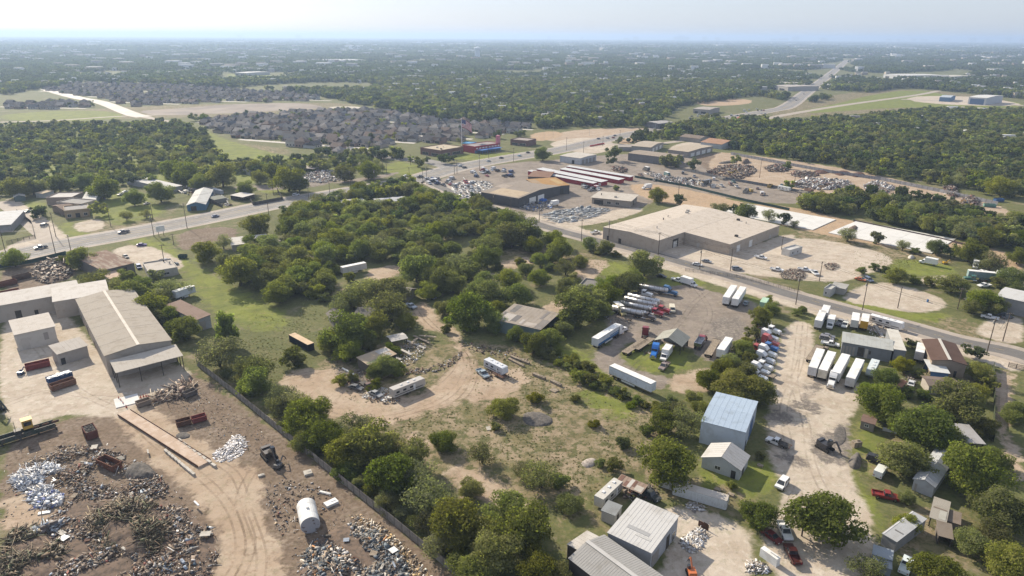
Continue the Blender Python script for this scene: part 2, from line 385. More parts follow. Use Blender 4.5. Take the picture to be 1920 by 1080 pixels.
for k in ('straw', 'lawn', 'soil', 'grey', 'tan', 'orange', 'pale', 'slag'):
    best = np.full(len(pts), -80.0)
    for poly in ZONES[k]:
        best = np.maximum(best, np.clip(sdf(pts, smooth_poly(W(poly))), -80, 80))
    ATTR[k] = best
    a = nd(t, 'ShaderNodeAttribute', attribute_name='zone_'+k)
    amp = {'straw': 34.0, 'lawn': 22.0, 'grey': 9.0, 'tan': 11.0, 'soil': 9.0, 'orange': 9.0, 'pale': 6.5, 'slag': 13.0}[k]
    wd = {'straw': 2.5, 'lawn': 2.5}.get(k, 1.0)
    e = math_n(t, 'ADD', a.outputs['Fac'], math_n(t, 'MULTIPLY', math_n(t, 'SUBTRACT', n_edge, .5), amp))
    c = mixc(t, ramp(t, e, -wd, wd), c, cols[k])
# clumpy mottling of the grass and small stones of the bare earth
mot = noise(t, .42, 9, .82, p); fin = noise(t, 2.2, 6, .75, p)
c = mixc(t, math_n(t, 'MULTIPLY', ramp(t, mot, .50, .62), .55), c, mixc(t, 1.0, c, (.60, .66, .55), 'MULTIPLY'))
c = mixc(t, math_n(t, 'MULTIPLY', ramp(t, fin, .54, .66), .45), c, mixc(t, 1.0, c, (1.35, 1.28, 1.18), 'MULTIPLY'))
# wheel tracks and scuffs on all bare earth, weeds creeping into it
wv = nd(t, 'ShaderNodeTexNoise', i_Scale=.07, i_Detail=5.0, i_Roughness=.6, i_Distortion=2.5); t.links.new(p, wv.inputs['Vector'])
c = mixc(t, math_n(t, 'MULTIPLY', ramp(t, wv.outputs[0], .53, .60), .30), c, mixc(t, 1.0, c, (.66, .64, .62), 'MULTIPLY'))
c = mixc(t, math_n(t, 'MULTIPLY', f_big, .22), c, mixc(t, 1.0, c, (.78, .78, .74), 'MULTIPLY'))
t.links.new(c, b.inputs['Base Color']); b.inputs['Roughness'].default_value = .95; b.inputs['Specular IOR Level'].default_value = .1
bn = nd(t, 'ShaderNodeBump', i_Strength=.55, i_Distance=.22); t.links.new(math_n(t, 'ADD', noise(t, .8, 7, .7, p), math_n(t, 'MULTIPLY', n_mid, 2.0)), bn.inputs['Height']); t.links.new(bn.outputs[0], b.inputs['Normal'])
gme = np_mesh('ground', V, F, m, smooth=True)
for k, a in ATTR.items():
    at = gme.attributes.new('zone_'+k, 'FLOAT', 'POINT'); at.data.foreach_set('value', a.astype(np.float32))
tag(inst('ground', gme), kind='structure')

# ------------------------------------------------------------------ roads
def curve_pts(px, n=6, z=0):
    q = [P(*a) for a in px]; out = []
    for i in range(len(q)-1):
        p0, p1, p2, p3 = q[max(i-1, 0)], q[i], q[i+1], q[min(i+2, len(q)-1)]
        for k in range(n):
            s = k/n; out.append(.5*((2*p1)+(p2-p0)*s+(2*p0-5*p1+4*p2-p3)*s*s+(3*p1-p0-3*p2+p3)*s**3))
    return out + [q[-1]]
def normals(q):
    ns = []
    for i in range(len(q)):
        d = q[min(i+1, len(q)-1)]-q[max(i-1, 0)]; d.z = 0; d.normalize(); ns.append(Vector((-d.y, d.x, 0)))
    return ns
def strip(name, q, off, width, z, m, thick=0.0, wid_end=None):
    ns = normals(q); vs = []; fs = []
    for i, (p, n) in enumerate(zip(q, ns)):
        wd = width if wid_end is None else width+(wid_end-width)*i/(len(q)-1)
        a, b_ = p+n*(off+wd/2), p+n*(off-wd/2); vs += [(a.x, a.y, z), (b_.x, b_.y, z)]
    fs = [(2*i, 2*i+1, 2*i+3, 2*i+2) for i in range(len(q)-1)]
    mb = MB(); mb.add(vs, fs)
    if thick:
        n = len(vs); mb.add([(x, y, z-thick) for x, y, z in vs], [])
        mb.add([], []); mb.f += [(2*i+2, 2*i+2+n, 2*i+n, 2*i) for i in range(len(q)-1)] + [(2*i+1, 2*i+1+n, 2*i+3+n, 2*i+3) for i in range(len(q)-1)]; mb.m += [0]*(2*(len(q)-1))
    return mb.build(name, m)
def dashes(name, q, off, z, m, dash=3.0, gap=9.0, width=.15):
    ns = normals(q); mb = MB(); s = 0.0; acc = 0.0
    for i in range(len(q)-1):
        L = (q[i+1]-q[i]).length; d = (q[i+1]-q[i]).normalized(); u = -acc
        while u < L:
            if u >= 0:
                c_ = q[i]+d*(u+dash/2)+ns[i]*off; n = ns[i]*width/2; e = d*dash/2
                mb.add([(c_+e+n).to_tuple()[:2]+(z,), (c_-e+n).to_tuple()[:2]+(z,), (c_-e-n).to_tuple()[:2]+(z,), (c_+e-n).to_tuple()[:2]+(z,)], [(0, 1, 2, 3)])
            u += dash+gap
        acc = (acc+L) % (dash+gap)
    return mb.build(name, m)
def asphalt(name, c1, c2, c3):
    m, t, b = newmat(name); p = pos(t)
    c = mixc(t, ramp(t, noise(t, .12, 6, .65, p, 1.0), .4, .62), c1, c2); c = mixc(t, ramp(t, noise(t, 1.3, 6, .7, p), .5, .72), c, c3)
    t.links.new(c, b.inputs['Base Color']); b.inputs['Roughness'].default_value = .9; b.inputs['Specular IOR Level'].default_value = .2; return m
M_ASPH = asphalt('asphalt_worn', (.225, .212, .20), (.185, .175, .165), (.26, .25, .235))
M_ASPH2 = asphalt('asphalt_grey', (.15, .143, .135), (.125, .118, .112), (.185, .172, .16))
M_SHOULDER = asphalt('shoulder_gravel', (.34, .295, .25), (.29, .25, .21), (.385, .34, .295))
M_LINE_W = mat('line_white', (.66, .66, .63), (.45, .44, .42), 1.0, .8)
M_LINE_Y = mat('line_yellow', (.55, .39, .10), (.40, .31, .12), 1.0, .8)
M_KERB = mat('kerb_concrete', (.50, .47, .42), (.40, .37, .33), .6, .85)
HWY = curve_pts([(-120,502),(-40,490),(33,477),(120,459),(233,439),(400,406.5),(533,379),(640,361),(767,339),(850,316),(940,299),(1040,283),(1123,264),(1207,247),(1300,232),(1440,208),(1477,199),(1510,175),(1557,139),(1580,120),(1590,112)], 6)
tag(strip('highway_shoulder', HWY, 0, 27, .006, M_SHOULDER), kind='structure')
tag(strip('highway', HWY, 0, 20.5, .03, M_ASPH), kind='structure')
M_TRACK = asphalt('asphalt_wheel_track', (.195, .184, .174), (.165, .156, .148), (.225, .215, .2))
for off in (3.6, -3.6, 7.3, -7.3): tag(strip('wheel_track', HWY, off, 1.5, .037, M_TRACK), kind='structure')
for off in (1.8, -1.8): tag(strip('lane_marking', HWY, off, .22, .045, M_LINE_Y), kind='structure')
for off in (9.1, -9.1): tag(strip('lane_marking', HWY, off, .22, .045, M_LINE_W), kind='structure')
for off in (5.4, -5.4): tag(dashes('lane_marking', HWY[:80], off, .045, M_LINE_W, width=.2), kind='structure')
SIDE = curve_pts([(2040,722),(1920,667),(1800,640),(1700,612),(1590,582),(1480,552),(1380,521),(1290,495),(1200,470),(1100,446),(1020,424),(940,396),(870,371),(800,338)], 5)
tag(strip('side_street_shoulder', SIDE, 0, 14, .006, M_SHOULDER), kind='structure')
tag(strip('side_street', SIDE, 0, 7.4, .03, M_ASPH2), kind='structure')
tag(dashes('lane_marking', SIDE, 0, .045, M_LINE_Y, 3, 6, .12), kind='structure')
LANE = curve_pts([(0,378),(30,398),(60,422),(95,452),(108,462)], 5)
tag(strip('side_lane', LANE, 0, 8.5, .018, M_SHOULDER), kind='structure')
ENTR = curve_pts([(845,314),(800,302),(750,298),(700,291),(655,281),(630,270),(600,262)], 6)
tag(strip('subdivision_road', ENTR, 0, 16, .02, M_ASPH, wid_end=10), kind='structure')
FARRD = curve_pts([(85,167),(140,182),(190,192),(245,213),(270,219)], 6)
tag(strip('far_road', FARRD, 0, 20, .02, mat('pale_road', (.50, .46, .41), (.42, .385, .34), .05)), kind='structure')
for q_, wd in (([(0,229),(100,226),(245,217),(420,212),(600,203)], 8), ([(270,219),(315,228)], 10), ([(1390,232),(1480,214),(1590,196),(1720,178),(1760,170)], 12), ([(1690,186),(1800,191),(1920,198)], 16), ([(1100,262),(1180,272),(1290,262),(1290,250),(1230,243)], 9), ([(1790,200),(1920,207)], 18)):
    tag(strip('far_road', curve_pts(q_, 5), 0, wd, .014+.002*wd/10, M_SHOULDER), kind='structure')
KQ = curve_pts([(860,309),(940,294),(1040,278),(1080,270)], 6)
tag(strip('kerb', KQ, 3.0, 1.6, .14, M_KERB, .14), kind='structure')

# tyre tracks worn into the dirt, each sheet at its own level
RUTZ = .046
def rut(name, c1):
    m, t, b = newmat(name); p = pos(t); b.inputs['Base Color'].default_value = (*c1, 1); b.inputs['Roughness'].default_value = .95; b.inputs['Specular IOR Level'].default_value = .1
    tr = t.nodes.new('ShaderNodeBsdfTransparent'); mx = t.nodes.new('ShaderNodeMixShader')
    t.links.new(math_n(t, 'MULTIPLY', ramp(t, noise(t, .12, 7, .8, p), .38, .62), .30), mx.inputs[0]); t.links.new(tr.outputs[0], mx.inputs[1]); t.links.new(b.outputs[0], mx.inputs[2]); t.links.new(mx.outputs[0], t.nodes['Material Output'].inputs['Surface']); return m
M_RUT, M_RUT2, M_RUT3 = rut('tyre_rut', (.25, .185, .13)), rut('tyre_rut_pale', (.32, .27, .22)), rut('tyre_rut_grey', (.15, .128, .11))
for m_, q_ in ((M_RUT, [(775,575),(800,610),(850,640),(875,680),(850,735),(780,770),(690,785),(600,770),(545,730)]), (M_RUT, [(790,590),(830,628),(885,670),(880,730),(820,775),(740,795)]), (M_RUT, [(520,715),(580,700),(640,695),(690,740),(770,750),(840,700),(858,660)]), (M_RUT, [(400,1120),(450,1040),(430,950),(360,880),(290,830),(235,775)]), (M_RUT, [(480,1120),(490,1040),(465,960),(440,890),(385,855)]), (M_RUT, [(440,1100),(470,1020),(450,940),(470,890),(490,870)]),
 (M_RUT2, [(1500,610),(1495,660),(1490,720),(1510,790),(1520,860),(1545,920),(1600,1000)]), (M_RUT2, [(1510,605),(1500,680),(1470,760),(1480,840),(1500,900),(1470,960),(1410,1010)]), (M_RUT2, [(60,640),(110,700),(160,740),(225,770)]), (M_RUT2, [(10,760),(90,735),(180,745),(260,748)]), (M_RUT3, [(1330,545),(1300,570),(1270,610),(1190,690),(1180,715)]), (M_RUT3, [(1300,535),(1330,580),(1320,620),(1290,680)]), (M_RUT2, [(1550,470),(1480,480),(1400,495),(1340,488)]), (M_RUT2, [(1885,690),(1880,760),(1890,830)])):
    q_ = curve_pts(q_, 10)
    for off in (.95, -.95): RUTZ += .0016; tag(strip('tyre_track', q_, off, .5, RUTZ, m_), kind='structure')
# ------------------------------------------------------------------ trees
def crown_arrays(seed, lobes=22, per=230, leaf=.05, gap=0.0, flat=1.0, low=.15):
    """leaf clumps spread over many lobes of a crown one metre high and one metre wide"""
    r = np.random.default_rng(seed); L = []
    for i in range(lobes):
        d = r.normal(size=3); d /= np.linalg.norm(d)
        k = r.uniform(.40, .95) if i else 0
        L.append((np.array([d[0]*.5*k*r.uniform(.8, 1.12), d[1]*.5*k*r.uniform(.8, 1.12), .52+d[2]*.46*k*flat]), r.uniform(.09, .20)))
    Vs, Ts = [], []
    for i, (c, rad) in enumerate(L):
        n = int(per*(rad/.17)**2*(1-gap)); d = r.normal(size=(n, 3)); d /= np.linalg.norm(d, axis=1)[:, None]
        pnt = c + d*rad*(1+r.normal(0, .22, (n, 1)))*np.array([1, 1, .85]); ok = pnt[:, 2] > low
        for j, (c2, r2) in enumerate(L):
            if j != i: ok &= np.linalg.norm(pnt-c2, axis=1) > r2*.62
        pnt, d = pnt[ok], d[ok]; n = len(pnt)
        if n == 0: continue
        nn = d*.8 + r.normal(size=(n, 3))*.55 + np.array([0, 0, .25]); nn /= np.linalg.norm(nn, axis=1)[:, None]
        a = np.cross(nn, r.normal(size=(n, 3))); a /= np.linalg.norm(a, axis=1)[:, None]; b_ = np.cross(nn, a)
        s = leaf*r.uniform(.55, 1.25, (n, 1)); s2 = s*r.uniform(.55, 1.0, (n, 1))
        Vs.append(np.stack([pnt-a*s, pnt-b_*s2*.8+nn*s*.15, pnt+a*s, pnt+b_*s2-nn*s*.1], 1))
        Ts.append(np.clip(r.uniform(.0, 1, n)*.6 + r.uniform(0, .4), 0, 1))
    Q = np.concatenate(Vs); T = np.concatenate(Ts)
    k = np.array([.5/np.quantile(np.abs(Q[..., 0]), .985), .5/np.quantile(np.abs(Q[..., 1]), .985), 1/np.quantile(Q[..., 2], .995)]); Q = Q*k; L = [(c*k, rad) for c, rad in L]
    return Q.reshape(-1, 3), np.arange(len(Q)*4).reshape(-1, 4), T, L
def leaf_mesh(name, V, F, T, m):
    me = np_mesh(name, V, F, m); a = me.attributes.new('leaf_tint', 'FLOAT', 'FACE'); a.data.foreach_set('value', T.astype(np.float32)); return me
def trunk_mesh(seed, L, stems=1):
    r = random.Random(seed); mb = MB()
    for s in range(stems):
        ox, oy = (0, 0) if stems == 1 else (r.uniform(-.06, .06), r.uniform(-.06, .06))
        a = (ox+r.uniform(-.02, .02), oy+r.uniform(-.02, .02), .16); bq = (ox*2.2+r.uniform(-.05, .05), oy*2.2+r.uniform(-.05, .05), .36)
        mb.cyl((ox, oy, -.01), a, .034/stems**.5, .027/stems**.5, 7); mb.cyl(a, bq, .027/stems**.5, .02/stems**.5, 6)
        for c_, rad in r.sample(L, min(len(L), 5)):
            mid = [(bq[i]+c_[i])/2 + r.uniform(-.02, .02) for i in range(3)]
            mb.cyl(bq if r.random() < .5 else a, mid, .014, .009, 5); mb.cyl(mid, tuple(c_), .009, .003, 4)
    return mb.mesh('trunk', M_BARK)
SPEC = {  # kind: name, variants, crown settings, leaf material, height/width
 'B': ('broadleaf_tree', 6, dict(lobes=34, per=470, leaf=.024, low=.06), M_LEAF, .82),
 'Q': ('mesquite_tree', 5, dict(lobes=26, per=330, leaf=.024, gap=.25, low=.10), M_LEAF2, .8),
 'S': ('shrub', 4, dict(lobes=20, per=330, leaf=.036, flat=1.15, low=.0), M_LEAF, .72),
 'Y': ('slender_tree', 3, dict(lobes=24, per=330, leaf=.038, flat=1.2, low=.05), M_LEAF, 2.0),
}
TM = {}
for k, (nm, nv, kw, lm, hw) in SPEC.items():
    TM[k] = []
    for i in range(nv):
        V_, F_, T_, L_ = crown_arrays(100*ord(k) + i, **kw)
        TM[k].append((leaf_mesh('crown', V_, F_, T_, M_LEAF3 if (k in 'BS' and i % 3 == 2) else lm), trunk_mesh(i+ord(k), L_, 3 if k in 'QS' else 1)))
TREES = []   # kind, x, y, width, height, label, group
def tree_px(k, x, y, wpx, label, group, hk=1.0):
    """a single tree whose crown shows wpx pixels wide around pixel x, y"""
    z = 3.0; hw = SPEC[k][4]*hk; wpx = wpx*.92
    for _ in range(3):
        p = P(x, y, z); depth = (CAMROT.transposed() @ (p-Vector((0, 0, CAM_H)))).z*-1; D = wpx*depth/FOC; z = D*hw*.52
    TREES.append((k, p.x, p.y, D, D*hw, label, group))
def inside(pts, poly): return sdf(pts, poly) > 0
def wood(poly, D, spacing, kinds, label, group, seed=1, z=3.0, avoid=()):
    """random trees filling a polygon given at crown level"""
    r = random.Random(seed); pl = W(poly, z); lo, hi = pl.min(0), pl.max(0); out = []; cell = {}
    av = [W(a) for a in avoid]
    n = int((hi[0]-lo[0])*(hi[1]-lo[1])/(spacing*spacing)*3.2)
    C = np.array([[r.uniform(lo[0], hi[0]), r.uniform(lo[1], hi[1])] for _ in range(n)]); ok = inside(C, pl)
    for a in av: ok &= ~inside(C, a)
    for x, y in C[ok]:
        s = spacing*r.uniform(.75, 1.35); key = (int(x//spacing), int(y//spacing)); bad = False
        for i in (-1, 0, 1):
            for j in (-1, 0, 1):
                for (a, b_) in cell.get((key[0]+i, key[1]+j), ()):
                    if (a-x)**2+(b_-y)**2 < s*s*.72: bad = True
        if bad: continue
        cell.setdefault(key, []).append((x, y)); k = r.choice(kinds); d = r.uniform(*D); TREES.append((k, x, y, d*(.7 if k == 'S' else 1), d*SPEC[k][4]*r.uniform(.85, 1.15)*(.7 if k == 'S' else 1), label[k] if isinstance(label, dict) else label, group))
ONES = 'first second third fourth fifth sixth seventh eighth ninth tenth eleventh twelfth thirteenth fourteenth fifteenth sixteenth seventeenth eighteenth nineteenth'.split()
def ordinal(n):
    if n <= 19: return ONES[n-1]
    t_, u_ = divmod(n, 10); return ['', '', 'twentieth', 'thirtieth', 'fortieth'][t_] if u_ == 0 else ['', '', 'twenty', 'thirty', 'forty'][t_]+'-'+ONES[u_-1]
def singles(rows, label, group):
    for i, row in enumerate(sorted(rows, key=lambda q: q[1])): tree_px(row[0], row[1], row[2], row[3], label+', '+ordinal(i+1)+' from left', group, *(row[4:5]))

G1 = 'trees along the scrapyard fence'; L1 = 'leafy green tree in the dense row along the scrapyard fence'
singles([('B',351,616,55),('Q',411,661,77),('Q',475,694,76),('B',478,716,66),('Q',528,742,60),('B',573,782,81),('Q',553,756,57),('B',612,816,72),('B',648,844,74),('B',698,827,102),('Q',670,802,66),('B',741,889,98),('B',773,856,72),('Q',808,932,100),('Q',783,899,76),('B',861,984,115),('B',881,916,49),('B',981,994,114),('B',925,1034,106),('B',1008,1062,85),('Q',828,1014,76),('B',888,1069,85),('B',948,954,85),('Q',733,839,76),('Q',598,769,57),('S',648,884,47),('Q',728,944,47),('B',1048,1084,66),('Q',808,979,66)], L1, G1)
wood([(400,684),(440,696),(560,792),(660,872),(760,950),(860,1030),(940,1075),(890,1085),(790,1012),(650,900),(510,786)], (3.5, 7), 4.6, 'SQB', 'low brush filling the gaps of the tree row along the scrapyard fence', 'brush along the scrapyard fence', 61, 1.5)
G2 = 'trees beside the pale roofed hall'; L2 = 'tree between the pale roofed hall and the green meadow'
singles([('Q',180,527,54),('Q',220,538,48),('B',247,550,62),('B',283,573,62),('Q',317,540,72,.7),('B',290,517,28),('B',317,590,42),('B',265,535,46),('Q',300,558,44),('B',232,520,40),('B',330,612,40),('B',298,595,40)], L2, G2)
tree_px('Y', 423, 617, 40, 'tall slender green tree standing alone beside the meadow', None)
tree_px('B', 153, 483, 54, 'bright green tree behind the rusty roofed shed by the highway', None)
tree_px('B', 25, 483, 46, 'round green tree by the highway at the left edge', None)
tree_px('S', 116, 485, 22, 'small green shrub at the dark green fence beside the highway', None)
G3 = 'trees edging the meadow'; L3 = 'dark green tree on the edge of the bright green meadow'
singles([('B',387,473,52),('Q',417,453,36),('B',447,507,76),('B',500,523,54),('B',524,548,54),('B',480,423,56),('B',470,500,60),('B',540,510,50),('B',425,490,40),('S',580,540,40),('B',560,480,56),('B',610,478,50)], L3, G3)
LW = {'B': 'rounded dark green tree in the thick wood in the middle', 'Q': 'pale olive tree in the thick wood in the middle', 'S': 'low green shrub in the thick wood in the middle'}
CLEAR = [[(680,500),(760,490),(780,520),(690,535)], [(820,460),(900,440),(905,462),(830,488)], [(430,430),(545,425),(545,462),(430,470)], [(560,470),(600,470),(600,505),(550,505)], [(930,485),(1010,470),(1020,510),(930,515)], [(600,365),(760,362),(780,392),(610,396)], [(660,500),(690,500),(690,520),(655,520)]]
wood([(460,440),(540,400),(640,362),(700,352),(775,343),(830,365),(890,375),(960,405),(985,428),(1000,440),(950,452),(900,470),(850,470),(790,480),(740,480),(690,470),(640,490),(600,540),(540,550),(490,520),(470,480)], (6.5, 12), 7.0, 'BBBBQS', LW, 'trees in the wood in the middle', 3, 4.0, CLEAR)
wood([(560,540),(640,500),(690,540),(640,580),(590,560)], (5, 8), 9, 'SBS', 'shrubby growth in the rough grass below the wood', 'shrubby growth below the wood', 5, 2)
G4 = 'trees between the small clearings'; L4 = 'green tree between dirt clearings right of the wood'
singles([('B',923,550,62),('B',970,553,52),('B',1013,520,42),('B',953,523,50),('B',907,527,46),('Q',1060,500,42),('B',1087,490,32),('B',1107,457,32),('B',1137,463,34),('B',1040,447,42),('B',1050,467,50),('B',1013,487,36),('B',960,440,64),('B',990,433,62),('B',913,480,58),('Q',857,493,52),('Q',868,508,50),('B',820,523,62),('B',780,503,70),('B',777,483,56),('B',850,530,50),('B',1037,480,36),('B',985,505,34),('B',1000,460,40),('B',800,545,44),('B',830,500,44),('B',880,505,44),('S',935,500,20),('S',975,490,22),('S',1030,500,24),('B',740,545,60),('S',1155,475,20),('S',1125,470,22),('B',1063,542,50),('B',890,545,40),('S',1075,520,26)], L4, G4)
G5 = 'dark trees round the hidden houses'; L5 = 'grey green tree round the half hidden grey roofed houses'
singles([('Q',690,545,66),('Q',660,560,60),('Q',730,575,82),('B',647,620,96),('B',620,640,50),('B',700,610,60),('B',655,658,54),('Q',715,548,60),('B',763,603,40),('Q',640,575,50),('B',690,640,40),('S',735,655,34),('B',708,697,42),('B',725,684,50),('S',745,695,34),('S',700,720,30),('S',640,712,30),('S',660,705,26)], L5, G5)
tree_px('S', 550, 670, 48, 'rounded green bush beside the dark container in the long grass', None)
G6 = 'trees round the patchwork roofed shed'; L6 = 'bushy tree crowding round the shed with the patchwork roof'
singles([('B',875,582,88),('B',830,578,36),('B',928,603,48),('B',968,627,38),('B',1000,643,52),('B',1033,633,48),('B',1083,580,84),('B',1067,597,50),('B',1100,560,70),('B',1137,550,52),('B',1177,530,54),('B',1055,617,40),('B',1120,580,50),('B',1150,530,40),('S',1020,655,34),('B',930,578,40),('B',1125,537,40)], L6, G6)
tree_px('S', 836, 616, 22, 'small round bush at the bend of the dirt track', None)
tree_px('B', 1210, 494, 64, 'large round tree beside the side street at the truck yard entrance', None)
tree_px('B', 1187, 520, 40, 'green tree below the large round tree at the truck yard', None)
L7 = 'low shrub in the hedge beside the truck yard'
singles([('S',x+rnd.uniform(-6, 6),y+rnd.uniform(-4, 4),rnd.uniform(17, 34)) for x, y in [(1025,665),(1040,668),(1052,680),(1063,690),(1078,696),(1092,705),(1105,712),(1120,720),(1135,727),(1150,733),(1165,738),(1180,745),(1195,752),(1210,757),(1228,760),(1245,765),(1070,672),(1140,715),(1050,660),(1085,680),(1100,690)]], L7, 'hedge shrubs beside the truck yard')
G8 = 'bushes in the open field'; L8 = 'lone dark green bush in the open weedy field'
singles([('B',945,763,58,.8),('S',1005,743,34),('B',830,827,52,.85),('Q',905,850,56),('Q',1015,890,72),('B',1068,942,50,.8),('S',1080,745,22),('S',1115,792,24),('S',1170,830,30),('S',1185,757,22),('S',1050,900,40),('Q',980,880,40),('S',1125,868,20),('S',1150,870,34),('S',930,800,20)], L8, G8)
tree_px('B', 1250, 866, 104, 'large round tree behind the rusty lean-to and the white container', None)
G9 = 'trees above the blue roofed shed'; L9 = 'green tree in the clump above the blue roofed shed'
singles([('B',1245,792,54),('Q',1292,795,70),('S',1215,805,30),('B',1330,712,54),('B',1385,722,100,.7),('B',1425,735,60),('B',1312,765,34),('Q',1275,765,40),('S',1235,770,30),('B',1300,745,34),('B',1360,693,56),('S',1260,750,24)], L9, G9)
L10 = 'tree between the truck yard and the row of white tractors'
singles([('B',1427,592,42),('B',1450,577,32),('B',1410,624,28),('B',1393,652,42),('B',1373,683,50),('B',1395,695,50),('S',1400,640,24),('S',1440,560,20),('S',1405,670,30),('S',1420,605,24)], L10, 'trees beside the row of parked tractors')
tree_px('B', 1423, 965, 72, 'round tree beside the white pickup truck at the bottom', None)
tree_px('B', 1550, 972, 142, 'largest spreading tree at the bottom, in the pale dirt yard', None, .8)
G11 = 'trees in the lower right yards'; L11 = 'green tree shading the small sheds in the lower right corner'
singles([('B',1697,860,87),('B',1653,755,87),('B',1737,800,106),('B',1800,757,97),('B',1827,882,116),('B',1885,955,104),('B',1823,1015,62),('B',1700,982,45),('B',1700,932,31),('B',1763,1078,97),('B',1897,1053,90),('Q',1633,1070,80),('B',1905,775,52),('B',1780,820,52),('B',1690,790,60),('B',1845,800,52),('B',1870,860,52),('B',1775,720,34),('B',1830,735,43),('B',1860,1000,69),('B',1770,870,43)], L11, G11)
G12 = 'trees by the brown roofed sheds'; L12 = 'bushy tree beside the brown roofed shed on the side street'
singles([('B',1693,682,38),('B',1663,708,52),('B',1710,645,24),('B',1840,697,46),('B',1838,665,26),('B',1635,735,44),('S',1722,700,24),('B',1850,725,30),('S',1735,740,30),('B',1815,660,26),('S',1700,735,30),('S',1680,725,24)], L12, G12)
tree_px('S', 1373, 907, 24, 'tiny sapling on the lawn beside the white gabled shed', None)
tree_px('S', 1425, 855, 20, 'small shrub on the lawn beside the parked pickup with flat bed', None)
G13 = 'bushes between the lots on the right'; L13 = 'green bush between the pale gravel lots on the right'
singles([('B',1847,563,54),('B',1787,531,58,.8),('B',1680,516,38),('S',1717,524,26),('S',1617,507,20),('B',1870,575,40),('B',1825,575,36),('S',1745,528,24),('S',1660,505,20),('B',1895,520,50),('B',1910,480,40),('S',1640,500,20),('S',1875,530,30),('B',1905,545,40),('S',1495,585,20),('S',1505,580,18)], L13, G13)
G14 = 'young trees along the white slabs'; L14 = 'thin young tree between warehouse and white concrete slabs'
singles([('B',1397,397,40),('Q',1443,403,30),('B',1470,413,26),('Q',1490,420,18),('Q',1357,390,26),('Q',1590,440,36),('B',1642,448,24),('Q',1693,460,26),('S',1717,470,18),('B',1757,463,38),('B',1783,473,26),('B',1820,470,56),('Q',1857,490,50),('B',1232,365,36),('B',1275,377,24),('S',1155,352,14),('Q',1340,388,20),('B',1382,393,24)], L14, G14)
wood([(1500,385),(1530,368),(1600,358),(1700,368),(1800,385),(1920,418),(1920,462),(1850,450),(1760,430),(1660,408),(1580,392)], (6.5, 11), 6.4, 'BBBBBQ', 'bright green tree in the wood behind the white concrete slabs', 'trees behind the white slabs', 11, 4)
for (k, x, y, s, lab) in [('B',192,352,56,'round tree behind the parked cars on the lawn left'),('B',250,370,40,'dark tree left of the blue gabled shop'),('B',72,395,26,'small round tree between the lane and the yellow fronted shop'),('B',73,402,24,'small leafy tree beside the lane'),('Q',236,405,24,'small spreading tree on the lawn beside the highway'),('Q',274,400,24,'small bare stemmed tree next to the gravel drive'),('B',185,392,32,'green tree beside the yellow fronted shop')]:
    tree_px(k, x, y, s, lab, None)
G15 = 'trees across the highway'; L15 = 'green tree in the yards across the highway'
singles([('B',350,325,54),('B',415,328,60),('B',462,352,36),('B',540,335,62),('B',487,332,34),('B',378,342,40),('B',300,360,50),('B',325,320,50),('B',60,350,40),('B',110,345,44),('B',30,352,50),('B',155,340,40),('B',510,320,40),('B',645,325,40),('B',690,318,44),('B',560,345,40),('B',785,306,20),('B',735,290,14),('B',800,300,14),('B',833,297,24),('B',848,298,18),('B',770,298,12),('B',660,291,14),('B',480,312,36)], L15, G15)
wood([(640,385),(560,392),(530,402),(560,382),(620,372),(640,366)], (7, 11), 7, 'BQ', 'tree in the strip along the highway verge', 'trees along the highway verge', 31, 3)
wood([(660,358),(770,343),(800,356),(760,365),(660,372)], (7, 11), 6, 'B', 'bright green tree between highway and long white trailers', 'trees by the long white trailers', 32, 3)
FARL = 'tree in the far woodland across the highway'
wood([(-30,235),(150,228),(330,226),(380,245),(410,262),(400,285),(440,300),(600,290),(700,298),(735,310),(690,320),(600,312),(540,322),(420,318),(330,335),(250,338),(160,345),(60,352),(-30,362)], (4.5, 9.5), 7.6, 'BBQQS', FARL, 'trees in the far woodland', 21, 4, [[(395,262),(530,272),(570,295),(470,305),(400,290)], [(260,325),(330,325),(350,350),(290,352)], [(160,350),(320,350),(320,400),(150,400)]])
wood([(1240,238),(1330,222),(1420,228),(1500,235),(1560,222),(1640,216),(1720,208),(1930,212),(1930,366),(1800,342),(1680,316),(1600,306),(1540,294),(1470,284),(1400,270),(1330,252)], (7, 12), 9.0, 'BBBBQ', 'tree in the broad wood right of the scrap lots', 'trees in the broad wood on the right', 22, 4, [[(1560,225),(1640,215),(1600,235)], [(1395,262),(1500,275),(1500,290),(1420,285)], [(1640,300),(1760,318),(1760,335),(1640,318)]])
for (k, x, y, s, lab) in [('B',1018,288,34,'dark round tree at the highway verge by the white metal building'),('B',1150,290,30,'tree in front of the long grey warehouse'),('B',1147,303,20,'smaller tree in front of the long grey warehouse'),('B',1250,302,26,'left tree of the pair before the grey warehouse end'),('B',1270,304,26,'right tree of the pair before the grey warehouse end'),('B',1299,309,28,'dark tree at the corner of the right scrap lot'),('B',1480,347,20,'single tree in the grey scrap lot'),('B',1200,257,30,'bush clump at the highway bend'),('B',1225,259,22,'bush at the highway bend nearer the metal buildings'),('B',1475,310,16,'tree among the scrap heaps far right'),('B',1380,300,20,'tree at the lot fence near the white box building'),('B',1880,350,50,'big round tree near the blue bin far right')]:
    tree_px(k, x, y, s, lab, None)

